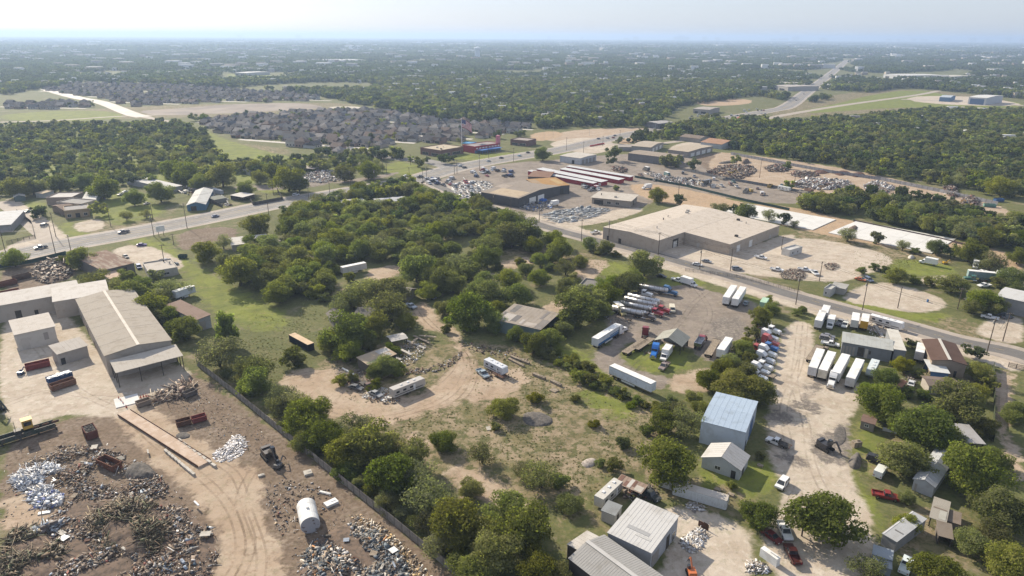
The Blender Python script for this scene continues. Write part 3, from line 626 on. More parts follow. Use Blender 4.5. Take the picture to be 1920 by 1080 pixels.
# ------------------------------------------------------------------ trees become objects; the surplus becomes one mass
def dist_c(tr): return math.hypot(tr[1], tr[2])
by = {}
for tr in TREES: by.setdefault(tr[0], []).append(tr)
SURPLUS = []; rt = random.Random(3)
for k, lst in by.items():
    lst.sort(key=lambda a: -a[3]/dist_c(a))
    for tr in lst[:300]:
        cm, tm = rt.choice(TM[k])
        e = empty(SPEC[k][0], (tr[1], tr[2], 0), rt.uniform(0, 6.28), tr[5], 'shrub' if k == 'S' else 'tree', tr[6], (tr[3]*1.04, tr[3]*1.04*rt.uniform(.9, 1.1), tr[4]))
        inst('crown', cm, e); inst('trunk', tm, e)
    SURPLUS += lst[300:]

def scatter(name, pts, rot, scl, idx, srcs, label, cat):
    """one mass of instanced clumps: points with a rotation, a scale and a source number"""
    me = bpy.data.meshes.new(name); me.vertices.add(len(pts)); me.vertices.foreach_set('co', np.ascontiguousarray(pts, np.float32).ravel())
    for nm_, ty, val in (('s_rot', 'FLOAT', rot), ('s_idx', 'INT', idx)):
        a = me.attributes.new(nm_, ty, 'POINT'); a.data.foreach_set('value', np.asarray(val, np.float32 if ty == 'FLOAT' else np.int32))
    a = me.attributes.new('s_scl', 'FLOAT_VECTOR', 'POINT'); a.data.foreach_set('vector', np.ascontiguousarray(scl, np.float32).ravel())
    me.update(); o = inst(name, me); tag(o, label, cat, None, 'stuff')
    col = bpy.data.collections.new(name+'_clumps')
    for i, mm in enumerate(srcs): col.objects.link(bpy.data.objects.new('%s_clump_%02d' % (name, i), mm))
    g = bpy.data.node_groups.new(name, 'GeometryNodeTree')
    g.interface.new_socket('Geometry', in_out='INPUT', socket_type='NodeSocketGeometry'); g.interface.new_socket('Geometry', in_out='OUTPUT', socket_type='NodeSocketGeometry')
    gi, go = g.nodes.new('NodeGroupInput'), g.nodes.new('NodeGroupOutput'); ip = g.nodes.new('GeometryNodeInstanceOnPoints')
    ci = g.nodes.new('GeometryNodeCollectionInfo'); ci.inputs[0].default_value = col; ci.inputs['Separate Children'].default_value = True; ci.inputs['Reset Children'].default_value = True
    def at(n_, ty):
        q = g.nodes.new('GeometryNodeInputNamedAttribute'); q.data_type = ty; q.inputs[0].default_value = n_; return q.outputs[0]
    cx = g.nodes.new('ShaderNodeCombineXYZ'); g.links.new(at('s_rot', 'FLOAT'), cx.inputs[2])
    m2p = g.nodes.new('GeometryNodeMeshToPoints'); g.links.new(gi.outputs[0], m2p.inputs[0])
    g.links.new(m2p.outputs[0], ip.inputs['Points']); g.links.new(ci.outputs[0], ip.inputs['Instance']); ip.inputs['Pick Instance'].default_value = True
    g.links.new(at('s_idx', 'INT'), ip.inputs['Instance Index']); g.links.new(cx.outputs[0], ip.inputs['Rotation']); g.links.new(at('s_scl', 'FLOAT_VECTOR'), ip.inputs['Scale'])
    g.links.new(ip.outputs[0], go.inputs[0]); md = o.modifiers.new('scatter', 'NODES'); md.node_group = g; return o

MID = []
for i in range(6):
    V_, F_, T_, L_ = crown_arrays(900+i, lobes=12, per=70, leaf=.075, gap=.0, low=.04); MID.append(leaf_mesh('mid_crown', V_, F_, T_, [M_LEAF_FAR, M_LEAF, M_LEAF_FAR, M_LEAF2, M_LEAF_FAR, M_LEAF][i]))
def clump_mesh(seed, n, size, D, per):
    r = np.random.default_rng(seed); Vs, Fs, Ts, o = [], [], [], 0
    for _ in range(n):
        V_, F_, T_, _l = crown_arrays(int(r.integers(1e6)), lobes=6, per=per, leaf=.17)
        d = r.uniform(*D); h = d*r.uniform(.75, 1.1); V_ = V_*np.array([d, d, h]); V_[:, :2] += r.uniform(-size/2, size/2, 2)
        Vs.append(V_); Fs.append(F_+o); Ts.append(np.clip(T_*.6+r.uniform(0, .4), 0, 1)); o += len(V_)
    return leaf_mesh('far_clump', np.concatenate(Vs), np.concatenate(Fs), np.concatenate(Ts), M_LEAF_FAR)
CLUMP = [clump_mesh(40+i, 52, 62, (5, 11), 9) for i in range(5)]
CLUMP_FAR = [clump_mesh(70+i, 26, 150, (14, 26), 6) for i in range(3)]

# rough weeds and tall grass over the fields
def tuft_mesh(seed, blades=16):
    r = np.random.default_rng(seed); Vs, T = [], []
    for _ in range(blades):
        a = r.uniform(0, 6.28); b0 = r.normal(0, .25, 2); l = r.uniform(.4, 1.0); wd = r.uniform(.10, .22); d = np.array([math.cos(a), math.sin(a)]); s = np.array([-d[1], d[0]])
        p0, p1 = np.append(b0-s*wd, 0), np.append(b0+s*wd, 0); p2 = np.append(b0+d*l*.45+s*wd*.7, l*.38); p3 = np.append(b0+d*l*.45-s*wd*.7, l*.42)
        Vs.append(np.stack([p0, p1, p2, p3])); T.append(r.uniform(0, 1))
    return leaf_mesh('tuft', np.concatenate(Vs), np.arange(blades*4).reshape(-1, 4), np.array(T), M_GRASS)
TUFT = [tuft_mesh(i) for i in range(4)]
def weeds(name, polys, n, size, label, avoid=(), seed=0):
    r = np.random.default_rng(seed); P_ = []
    pls = [W(p_) for p_ in polys]; ar = [abs(np.sum(q[:, 0]*np.roll(q[:, 1], -1)-np.roll(q[:, 0], -1)*q[:, 1]))/2 for q in pls]
    for q, a in zip(pls, ar):
        k = int(n*a/sum(ar)*2.2); c_ = r.uniform(q.min(0), q.max(0), (k, 2)); ok = inside(c_, q)
        for av in avoid: ok &= ~inside(c_, W(av))
        patch = np.sin(c_[:, 0]*.21+1.3*np.sin(c_[:, 1]*.13))+np.sin(c_[:, 1]*.17+2*np.sin(c_[:, 0]*.09)); ok &= patch > r.uniform(-1.7, 1.2, k)
        P_.append(c_[ok])
    p_ = np.concatenate(P_); n = len(p_); s = r.uniform(*size, n)[:, None]*np.array([1.5, 1.5, 1.0])
    scatter(name, np.concatenate([p_, np.zeros((n, 1))], 1), r.uniform(0, 6.28, n), s, r.integers(0, 4, n), TUFT, label, 'weeds')
TRACKS = [ZONES['tan'][2], ZONES['tan'][3], ZONES['grey'][0]]
weeds('field_weeds', [[(480,590),(560,600),(640,640),(560,700),(500,720),(440,700),(430,640)], [(560,560),(680,540),(640,600),(560,600)], [(870,680),(1020,660),(1240,770),(1200,860),(1140,950),(1040,980),(960,940),(880,880),(860,800),(760,840),(700,790),(900,760)], [(620,690),(700,680),(760,720),(680,760),(640,740)]], 4500, (.12, .32), 'rough weeds and long grass over the open field', TRACKS, 1)
weeds('verge_weeds', [[(380,690),(440,700),(700,900),(900,1080),(840,1080),(640,900),(420,730)], [(1600,470),(1740,490),(1690,515),(1600,495)], [(1090,490),(1180,485),(1190,520),(1140,530)], [(1650,700),(1840,760),(1840,830),(1650,800)]], 3000, (.12, .3), 'green weeds on the verges and between the trees', (), 2)
# ------------------------------------------------------------------ buildings
def bframe(A, B, C_, z):
    a, b_, c_ = P(*A, z), P(*B, z), P(*C_, z); u = b_-a
    if u.x*(c_-a).y-u.y*(c_-a).x < 0: a, b_ = b_, a; u = -u
    L = u.length; u.normalize(); n = Vector((-u.y, u.x, 0)); return Vector((a.x, a.y, 0)), math.atan2(u.y, u.x), L, abs((c_-a).dot(n))
def slab(mb, p4, th=.12, mi=0):
    """a plate from four corners, thickened upwards"""
    q = [Vector(v) for v in p4]; n = (q[1]-q[0]).cross(q[3]-q[0]).normalized()
    if n.z < 0: q = q[::-1]; n = -n
    vs = [tuple(v) for v in q] + [tuple(v+n*th) for v in q]
    mb.add(vs, [(3, 2, 1, 0), (4, 5, 6, 7), (0, 1, 5, 4), (1, 2, 6, 5), (2, 3, 7, 6), (3, 0, 4, 7)], mi)
def building(name, label, A, B, C_, h, roof='gable_x', rise=1.0, wall=(.5, .47, .42), rcol=(.55, .53, .5), over=.35, ribs=0, opens=(), panels=(), parent=None, cat='building', group=None, open_sides=(), rmat=None, cap=None, vents=0, seed=0, wallmat=None, base=0.0, frame=None):
    o, rz, L, Wd = frame or bframe(A, B, C_, h)
    if parent is None: e = empty(name, o, rz, label, cat, group)
    else:
        e = empty(name); e.parent = parent; e.matrix_parent_inverse = parent.matrix_basis.inverted(); e.location = o; e.rotation_euler = (0, 0, rz)
    rcol = tuple(x*.76 for x in rcol); wall = tuple(x*.85 for x in wall); panels = [(*q[:4], tuple(x*.8 for x in q[4])) for q in panels]; cap = cap and tuple(x*.8 for x in cap)
    wm = wallmat or M_WALLC; rm = rmat or M_TIN; mb = MB(); T = .12
    if roof == 'gable_x': zf = lambda x, y: h+rise*(1-abs(y/Wd*2-1))
    elif roof == 'gable_y': zf = lambda x, y: h+rise*(1-abs(x/L*2-1))
    elif roof == 'shed': zf = lambda x, y: h+rise*y/Wd
    elif roof == 'shed_x': zf = lambda x, y: h+rise*x/L
    else: zf = lambda x, y: h
    sides = {'f': [(0, 0), (L/2, 0), (L, 0)], 'r': [(L, 0), (L, Wd/2), (L, Wd)], 'b': [(L, Wd), (L/2, Wd), (0, Wd)], 'l': [(0, Wd), (0, Wd/2), (0, 0)]}
    for k, q in sides.items():
        if k in open_sides: continue
        vs = [(x, y, base) for x, y in q] + [(x, y, zf(x, y)-.01) for x, y in q]; mb.add(vs, [(0, 1, 4, 3), (1, 2, 5, 4)])
    if roof == 'flat' : mb.box((L/2, .12, h+.3), (L, .24, .6)); mb.box((L/2, Wd-.12, h+.3), (L, .24, .6)); mb.box((.12, Wd/2, h+.3), (.24, Wd-.5, .6)); mb.box((L-.12, Wd/2, h+.3), (.24, Wd-.5, .6))
    mb.build('wall', wm, e, color=wall)
    if open_sides:
        pm = MB(); n = max(2, int(L/5)+1)
        for i in range(n):
            for y in ([.12] if 'f' in open_sides else []) + ([Wd-.12] if 'b' in open_sides else []):
                x = .12+(L-.24)*i/(n-1); pm.box((x, y, zf(x, y)/2), (.2, .2, zf(x, y)-.02))
        if 'l' in open_sides or 'r' in open_sides:
            for x in ([.15] if 'l' in open_sides else [])+([L-.15] if 'r' in open_sides else []):
                for y in (.15, Wd/2, Wd-.15): pm.box((x, y, zf(x, y)/2), (.19, .19, zf(x, y)-.02))
        if pm.v: pm.build('post', M_DARKMETAL, e)
    v = over
    if roof == 'gable_x': k = rise*2/Wd; planes = [[(-v, -v, h-v*k), (L+v, -v, h-v*k), (L+v, Wd/2, h+rise), (-v, Wd/2, h+rise)], [(-v, Wd/2, h+rise), (L+v, Wd/2, h+rise), (L+v, Wd+v, h-v*k), (-v, Wd+v, h-v*k)]]
    elif roof == 'gable_y': k = rise*2/L; planes = [[(-v, -v, h-v*k), (L/2, -v, h+rise), (L/2, Wd+v, h+rise), (-v, Wd+v, h-v*k)], [(L/2, -v, h+rise), (L+v, -v, h-v*k), (L+v, Wd+v, h-v*k), (L/2, Wd+v, h+rise)]]
    elif roof == 'shed': k = rise/Wd; planes = [[(-v, -v, h-v*k), (L+v, -v, h-v*k), (L+v, Wd+v, h+rise+v*k), (-v, Wd+v, h+rise+v*k)]]
    elif roof == 'shed_x': k = rise/L; planes = [[(-v, -v, h-v*k), (L+v, -v, h+rise+v*k), (L+v, Wd+v, h+rise+v*k), (-v, Wd+v, h-v*k)]]
    else: planes = [[(.25, .25, h), (L-.25, .25, h), (L-.25, Wd-.25, h), (.25, Wd-.25, h)]]
    ro = []
    for p4 in planes:
        mb = MB(); slab(mb, p4, T); r_ = mb.build('roof', rm, e, color=rcol); ro.append(r_)
    if ribs:
        for r_, p4 in zip(ro, planes):
            q = [Vector(x) for x in p4]; mb = MB()
            e1, e2 = (q[1]-q[0], q[3]-q[0])
            if roof in ('gable_y', 'shed_x'): e1, e2 = e2, e1
            n = max(2, int(e1.length/ribs)); nn = e1.cross(e2).normalized(); nn = nn if nn.z > 0 else -nn
            for i in range(1, n):
                s0 = q[0]+e1*i/n+nn*(T-.005); d = e1.normalized()*.045; mb.add([tuple(s0-d), tuple(s0+d), tuple(s0+e2+d), tuple(s0+e2-d), tuple(s0-d*.6+nn*.035), tuple(s0+d*.6+nn*.035), tuple(s0+e2+d*.6+nn*.035), tuple(s0+e2-d*.6+nn*.035)], [(4, 5, 6, 7), (0, 1, 5, 4), (1, 2, 6, 5), (2, 3, 7, 6), (3, 0, 4, 7)])
            so_ = mb.build('roof_seam', rm, r_, color=rcol); so_['kind'] = 'stuff'
    if cap:
        mb = MB()
        if roof == 'gable_x': mb.box((L/2, Wd/2, h+rise+T+.04), (L+2*v, .9, .07))
        elif roof == 'gable_y': mb.box((L/2, Wd/2, h+rise+T+.04), (.9, Wd+2*v, .07))
        if mb.v: mb.build('ridge_cap', rm, e, color=cap)
    for (x0, x1, y0, y1, col) in panels:   # odd sheets laid over the roof
        mb = MB(); z_ = .02
        def zz(x, y): return zf(x, y)+T+z_
        slab(mb, [(x0*L, y0*Wd, zz(x0*L, y0*Wd)), (x1*L, y0*Wd, zz(x1*L, y0*Wd)), (x1*L, y1*Wd, zz(x1*L, y1*Wd)), (x0*L, y1*Wd, zz(x0*L, y1*Wd))], .03); mb.build('roof_sheet', rm, e, color=col)
    for (sd_, a, b_, z0, z1, ty) in opens:
        mb = MB(); nm_, m_, col = {'d': ('door', M_BLACK, None), 'w': ('window', M_GLASS, None), 'r': ('roll_up_door', M_WALLC, (.70, .69, .66)), 'g': ('doorway', M_DARKMETAL, None), 'R': ('roll_up_door', M_WALLC, (.32, .035, .045)), 'B': ('door', M_WALLC, (.10, .16, .28)), 'p': ('wall_panel', M_WALLC, (.30, .28, .26)), 's': ('door', M_WALLC, (.45, .42, .38))}[ty]
        ln = L if sd_ in 'fb' else Wd; a, b_ = a*ln, b_*ln; c_, wdt = (a+b_)/2, b_-a
        if sd_ == 'f': mb.box((c_, -.01, (z0+z1)/2), (wdt, .1, z1-z0))
        elif sd_ == 'b': mb.box((L-c_, Wd+.01, (z0+z1)/2), (wdt, .1, z1-z0))
        elif sd_ == 'r': mb.box((L+.01, c_, (z0+z1)/2), (.1, wdt, z1-z0))
        else: mb.box((-.01, Wd-c_, (z0+z1)/2), (.1, wdt, z1-z0))
        d_ = mb.build(nm_, m_, e, color=col or (.5, .5, .5))
        if ty == 'w':
            fm = MB(); t_ = .09; zc, hh = (z0+z1)/2, z1-z0
            for dz in (-hh/2, hh/2): fm.box((0, 0, dz), (wdt+t_, .06, t_))
            for dx in (-wdt/2, wdt/2, 0): fm.box((dx, 0, 0), (t_ if dx else .05, .05, hh))
            lo = {'f': (c_, -.05, zc, 0), 'b': (L-c_, Wd+.05, zc, 0), 'r': (L+.05, c_, zc, math.pi/2), 'l': (-.05, Wd-c_, zc, math.pi/2)}[sd_]
            fm.build('frame', M_WHITE, d_, lo[:3], lo[3])
    rv = random.Random(seed+len(label or name))
    for i in range(vents):
        x, y = rv.uniform(.12, .88)*L, rv.uniform(.15, .85)*Wd; mb = MB(); zt = zf(x, y)
        if rv.random() < .5: mb.cyl((x, y, zt), (x, y, zt+1.0), .25, .25, 8); mb.cyl((x, y, zt+1.0), (x, y, zt+1.25), .42, .3, 8)
        else: mb.box((x, y, zt+.55), (1.5, 1.2, 1.0)); mb.box((x, y, zt+1.1), (1.2, .9, .1))
        mb.build('roof_vent', M_DARKMETAL if rv.random() < .4 else M_CONC, e)
    return e, L, Wd

GREYROOF, PALE, TANR, WHT = (.46, .44, .41), (.62, .58, .53), (.47, .40, .33), (.70, .69, .67)
building('warehouse', 'long grey roofed hall with pale ridge strip beside the scrapyard', (197,667), (320,638), (203,550), 7.2, 'gable_y', 1.1, (.50, .44, .37), (.43, .385, .325), ribs=8, cap=(.74, .68, .60), opens=[('l', .06, .1, 0, 2.4, 'd'), ('l', .3, .34, 0, 3, 'g'), ('r', .2, .26, 0, 3, 'g'), ('f', .05, .95, .4, 4.5, 'g'), ('l', .55, .58, 0, 2.4, 'd')])
building('warehouse_wing', 'low wing with bleached white roof behind the grey hall at left edge', (-90,589), (150,546), (135,530), 6.6, 'shed', .6, (.47, .42, .37), (.66, .62, .57), ribs=3.0, opens=[('f', .45, .5, 0, 3.5, 'g'), ('f', .6, .63, 0, 2.4, 'd')])
building('warehouse_link', 'short bleached roof section joining wing to the end of the grey hall', (100,566), (203,549), (176,531), 6.9, 'shed', .5, (.47, .42, .37), (.69, .65, .60), ribs=3.0)
building('canopy', 'open sided pale canopy at the front end of the grey hall', (218,699), (342,667), (323,653), 5.0, 'shed', .9, (.45, .40, .35), (.60, .55, .48), over=.2, ribs=1.2, open_sides='flr', cat='canopy')
building('block_building', 'windowless pale block building with stained wall in the concrete yard', (28,628), (102,612), (82,590), 6.0, 'shed', .3, (.58, .55, .50), (.62, .57, .51), ribs=2, opens=[('f', .1, .3, 0, 4.2, 's'), ('f', .68, .8, 2.0, 4.6, 'p')])
building('lean_to', 'small pale lean-to against the side of the grey hall', (108,664), (163,648), (150,637), 4.0, 'shed', .8, (.46, .42, .38), (.60, .55, .49), ribs=1.5, opens=[('f', .05, .2, 0, 2.2, 'd')])
building('open_shed', 'rusty brown roofed shed with slatted front beside the highway', (192,507), (251,493), (214,468), 4.6, 'shed', .5, (.19, .18, .17), (.2, .12, .1), rmat=M_RUSTROOF, ribs=1.5, opens=[('f', .35, .5, 0, 3.6, 'g'), ('f', .62, .75, 0, 3.6, 'g'), ('r', .3, .5, 0, 3, 'd')], panels=[(.1, .16, .2, 1, (.45, .38, .32)), (.3, .36, .4, 1, (.42, .35, .3)), (.55, .6, .6, 1, (.5, .44, .38))])
building('lean_to_shed', 'small tan roofed lean-to at the front of the rusty roofed shed', (206,523), (229,518), (215,508), 2.8, 'shed', .5, (.5, .46, .42), (.60, .45, .35), opens=[('f', .3, .6, 0, 2, 'd')])
building('metal_shed', 'brown roofed metal shed with grey walls beside the meadow', (368,600), (394,592), (348,562), 4.6, 'shed_x', .4, (.36, .37, .38), (.30, .215, .17), ribs=1.2, opens=[('f', .2, .6, 0, 3.4, 'p'), ('r', .3, .4, 0, 2.2, 'd')])
building('flat_roofed_shop', 'low flat roofed block shop beside the parked dark pickup', (278,512), (333,503), (297,490), 3.0, 'flat', 0, (.50, .47, .43), (.56, .51, .45), opens=[('f', .2, .3, 0, 2.1, 'd'), ('f', .5, .7, 1, 2, 'w')], vents=2)
WO, WRZ = P(1130, 448), R(-46)      # surveyed from the foot of its walls
building('warehouse', 'huge beige warehouse wing with low pale gable roof by the side street', None, None, None, 6.4, 'gable_y', .9, (.50, .43, .355), (.66, .585, .50), frame=(WO, WRZ, 34.4, 76), ribs=5, vents=5, over=.1, opens=[('f', .08, .12, 0, 2.4, 'd'), ('f', .3, .35, 0, 2.6, 'g'), ('r', .17, .235, 0, 4.4, 'g'), ('r', .18, .22, 0, 3.2, 'r')])
building('warehouse_annex', 'right hand half of the huge beige warehouse with roll up doors', None, None, None, 6.35, 'shed_x', -.9, (.49, .42, .345), (.65, .575, .49), frame=(WO+Matrix.Rotation(WRZ, 3, 'Z') @ Vector((34.65, 23, 0)), WRZ, 25.5, 52), ribs=5, vents=3, over=.1, opens=[('r', .14, .2, 0, 3.4, 'r'), ('r', .38, .44, 0, 3.4, 'r'), ('r', .8, .83, 0, 2.2, 's'), ('f', .3, .36, 0, 2.4, 's')])
building('workshop', 'dark walled steel workshop with grey and tan roof sheets', (902,360), (972,372), (1018,344), 6.0, 'gable_x', 1.6, (.105, .105, .11), (.36, .31, .26), ribs=2.5, opens=[('r', .25, .4, 0, 4, 'r'), ('r', .45, .6, 0, 4, 'r'), ('f', .2, .3, 0, 3, 'g')], panels=[(.2, .95, .02, .3, (.52, .42, .30)), (0, .3, .3, .48, (.42, .36, .3))])
building('workshop', 'rust orange roofed workshop bay at the steel yard', (1012,351), (1068,347), (1046,334), 6.0, 'shed', .6, (.10, .10, .105), (.46, .28, .12), ribs=2.5, opens=[('f', .5, .8, 0, 4, 'g')], panels=[(.0, .25, .1, .9, (.40, .30, .20)), (.7, .9, .2, .8, (.50, .36, .18))])
building('open_shed', 'small rust brown roofed shed at the end of the storage units', (990,331), (1030,333), (1012,322), 4.0, 'shed', .4, (.12, .11, .105), (.28, .17, .12))
building('office', 'flat roofed tan office with shaded porch in the steel yard', (1110,370), (1182,377), (1212,368), 4.0, 'shed', .2, (.40, .36, .31), (.60, .55, .48), over=.9, vents=2, opens=[('f', .06, .3, 0, 2.8, 'g'), ('f', .4, .5, .8, 2.4, 'w'), ('r', .4, .5, 0, 2.2, 'd'), ('f', .62, .72, .8, 2.4, 'w')])
for i, (A_, B_, C_, lb) in enumerate([((990,320.5),(1112,344),(1123,341.5),'first'), ((1006,317),(1127,341.5),(1145,337.5),'second'), ((1050,317),(1160,337.5),(1173,333.5),'third'), ((1062,312),(1181,332),(1190,329.5),'fourth')]):
    fo_, fr_, fl_, fw_ = bframe(A_, B_, C_, 3.0)
    building('storage_units', 'long white roofed storage unit row with red doors, %s from the workshop' % lb, A_, B_, C_, 3.0, 'shed', .25, (.34, .05, .06), (.68, .69, .70), ribs=4, frame=(fo_, fr_, fl_, fw_*.62), group='storage unit rows', opens=[('f', .02+k*.049, .055+k*.049, .1, 2.4, 'R') for k in range(20)] + [('r', .1, .9, .1, 2.5, 'R')])
building('metal_building', 'white metal building with ribbed walls behind the storage units', (1050,292), (1088,297), (1118,290), 5.2, 'gable_x', .5, (.58, .60, .62), (.60, .56, .50), opens=[('r', .1+k*.22, .26+k*.22, 0, 3.6, 'p') for k in range(4)] + [('f', .6, .72, 0, 3, 'd')])
building('warehouse', 'long grey weathered warehouse beside the scrap lot', (1178,287), (1262,297), (1282,291), 6.2, 'gable_x', .8, (.235, .225, .225), (.40, .335, .27), ribs=3)
building('metal_building', 'tan roofed metal building with white bay doors near the highway bend', (1184,273.5), (1220,276.5), (1258,268), 5.0, 'gable_x', 1.2, (.36, .34, .32), (.50, .43, .345), opens=[('r', .15, .3, 0, 3.4, 'r'), ('r', .4, .55, 0, 3.4, 'r'), ('r', .7, .85, 0, 3.4, 'r')])
building('metal_building', 'low grey front shed attached to the tan roofed metal building', (1160,275.5), (1184,276), (1190,272.5), 3.6, 'shed', .3, (.33, .31, .30), (.42, .38, .34))
building('metal_building', 'tan roofed building with four white roll up doors by the scrap lot', (1253,280.5), (1290,285), (1337,274), 5.0, 'gable_x', .7, (.33, .30, .275), (.52, .445, .35), opens=[('r', .12+k*.22, .26+k*.22, 0, 3.2, 'r') for k in range(4)])
building('barn', 'rusty orange gabled barn at the edge of the broad wood', (1314,266), (1353,271), (1376,264), 4.6, 'gable_x', 2.4, (.44, .47, .50), (.45, .275, .18), ribs=2)
building('barn', 'long grey brown roofed barn left of the rusty orange barn', (1275,256), (1312,260.5), (1322,256), 4.2, 'gable_x', 1.8, (.3, .28, .26), (.255, .205, .165))
building('shop', 'brick shop with tan flat roof and parapet at the highway junction', (788,277.5), (826,283), (860,274.5), 5.6, 'flat', 0, (.22, .125, .10), (.56, .485, .36), opens=[('f', .1, .4, .4, 2.8, 'w'), ('f', .55, .9, .4, 2.8, 'w'), ('r', .1, .4, .4, 2.8, 'w'), ('r', .5, .85, .4, 2.8, 'w')], vents=3)
e, L_, W_ = building('diner', 'red and white striped drive in diner with blue canopy under big flag', (890,276), (938,269), (930,263.5), 5.6, 'flat', 0, (.42, .06, .08), (.38, .33, .32), opens=[('f', .05+k*.12, .13+k*.12, 3.6, 4.6, 'r') for k in range(8)] + [('f', 0, 1, .1, 2.6, 'B')])
mb = MB(); mb.box((L_-1.5, 1.5, 6.5), (3, 3, 13)); mb.build('sign_tower', M_WALLC, e, color=(.55, .20, .26))
mb = MB(); mb.box((L_*.45, -4.5, 3.2), (L_*.8, 6, .35)); [mb.box((L_*.1+L_*.1*k, -6.8, 1.5), (.2, .2, 3)) for k in range(8)]; mb.build('canopy', M_WALLC, e, color=(.10, .22, .50))
building('canopy', 'small bright blue canopy beside the striped diner', (866,269.5), (886,270.5), (888,267), 4.0, 'flat', 0, (.1, .35, .6), (.16, .42, .68), open_sides='fblr', cat='canopy')
building('shop', 'dark brick shop at the far end of the diner car park', (957,262), (989,265), (993,260), 5.0, 'flat', 0, (.20, .115, .10), (.40, .35, .32), opens=[('f', .1, .45, .4, 2.6, 'w'), ('f', .55, .9, .4, 2.6, 'w')])
building('filling_station', 'salmon red roofed filling station by the far junction', (1380,222.5), (1418,224.5), (1437,220), 5.0, 'gable_x', .6, (.55, .5, .45), (.50, .20, .15))
# shop with arched tan front: one building of several blocks
root = empty('shop', P(130,400), 0, 'tan fronted shop with arched door and mixed white and grey roofs', 'building')
building('front_block', '', (120,397), (167,392), (158,384), 4.2, 'flat', 0, (.42, .315, .20), (.36, .34, .33), parent=root, opens=[('f', .42, .6, .1, 2.6, 'd'), ('f', .1, .25, .8, 2.4, 'w'), ('f', .75, .9, .8, 2.4, 'w')])
building('rear_block', '', (105,380), (152,384), (145,373), 4.6, 'flat', 0, (.42, .36, .30), (.34, .325, .31), parent=root)
building('side_block', '', (97,386), (118,393), (122,380), 3.6, 'gable_y', 1.2, (.33, .25, .20), (.23, .16, .125), parent=root, over=.5)
building('back_block', '', (86,372), (135,371), (120,362), 4.4, 'flat', 0, (.33, .26, .22), (.60, .57, .54), parent=root, opens=[('l', .2, .3, .8, 2.2, 'w')])
building('right_block', '', (150,381), (176,379), (142,361), 3.8, 'shed', .3, (.38, .42, .48), (.66, .65, .62), parent=root)
building('gable_shop', 'blue gabled metal shop with white roof across the highway', (350,385), (385,383), (332,359), 3.6, 'gable_y', 1.7, (.10, .20, .30), (.66, .66, .63), opens=[('f', .2, .5, 0, 2.8, 'g')])
building('long_shed', 'long white roofed shed behind the blue gabled shop', (313,353), (341,348), (296,327), 3.4, 'shed', .5, (.36, .36, .36), (.66, .65, .62), ribs=3)
building('shed', 'white roofed carport among junk beside the highway', (432,366), (455,370), (447,360), 2.9, 'shed', .3, (.2, .19, .18), (.68, .65, .6), open_sides='fr')
building('shed', 'low brown shed behind the grey shipping container across the highway', (357,354), (377,357), (372,349), 2.6, 'shed', .3, (.25, .23, .2), (.33, .30, .27))
building('shed', 'small grey green roofed shed in the fenced junk yard', (402,375), (425,371), (418,366), 2.6, 'shed', .3, (.2, .2, .18), (.24, .25, .21))
building('long_shed', 'yard shed with tan porch roof and stored junk at highway', (562,314), (586,317), (590,309), 2.8, 'shed', .4, (.24, .21, .19), (.46, .41, .36), open_sides='f')
building('house', 'small white walled house among trees across the highway', (455,318), (468,321), (463,311), 3.2, 'gable_y', 1.2, (.55, .54, .52), (.55, .52, .48))
building('house', 'small house with pale roof beyond the dark fence across the highway', (503,323), (520,321), (515,316), 3.0, 'shed', .4, (.5, .5, .5), (.60, .62, .64))
building('shed', 'white roofed shed beside the lane at the left edge', (-30,425), (20,421), (5,399), 4.0, 'shed', .6, (.35, .34, .34), (.66, .66, .65))
building('shed', 'small dark shed with green trim near the lane', (26,370), (46,368), (35,361), 3.0, 'gable_y', 1.0, (.12, .16, .15), (.50, .48, .44))
building('shed', 'small white shed with tan lid beside the dark trees', (66,362), (80,363), (72,356), 3.0, 'shed', .3, (.5, .49, .47), (.56, .46, .33))
building('mobile_home', 'long white mobile home half hidden in the wood by highway', (620,386), (687,380), (684,371), 3.4, 'gable_x', .4, (.50, .49, .47), (.62, .61, .59))
building('mobile_home', 'second mobile home with grey roof among the trees', (708,380), (766,375), (760,368), 3.2, 'gable_x', .4, (.42, .42, .42), (.50, .51, .53))
building('shed', 'white roofed block shed beside the dark gravel lot', (435,460), (505,452), (490,441), 3.0, 'shed', .3, (.38, .35, .33), (.64, .61, .57), opens=[('r', .2, .6, 0, 2.3, 'g')])
building('shed', 'tan roofed block at the right of the white roofed shed', (508,455), (525,452), (515,443), 3.2, 'shed', .3, (.17, .16, .17), (.52, .45, .38))
building('house', 'grey shingled gable house half hidden under dark trees', (626,601), (652,596), (640,582), 3.2, 'gable_y', 1.4, (.3, .28, .25), (.225, .205, .185), over=.6)
building('house', 'second grey shingled house under trees beside the dirt track', (664,592), (696,595), (712,578), 3.2, 'gable_x', 1.4, (.28, .26, .23), (.205, .19, .17), over=.6)
building('house', 'low grey roofed house behind the trees above the dirt track', (728,548), (762,553), (776,541), 3.2, 'gable_x', 1.3, (.28, .26, .24), (.24, .22, .20), over=.6)
building('shack', 'shack with tan sheet roof and green edge in the scrub island', (690,684), (742,664), (722,654), 3.0, 'shed', .5, (.16, .14, .12), (.55, .44, .32), over=.3, open_sides='f', panels=[(.0, .55, 0, .2, (.26, .28, .17)), (.6, 1, .5, .95, (.60, .57, .52)), (.75, .9, .1, .4, (.45, .44, .42))])
building('carport', 'white sheet roofed carport in the scrub island', (735,640), (763,634), (777,620), 2.8, 'gable_x', .4, (.2, .19, .18), (.63, .60, .56), open_sides='fblr', cat='carport')
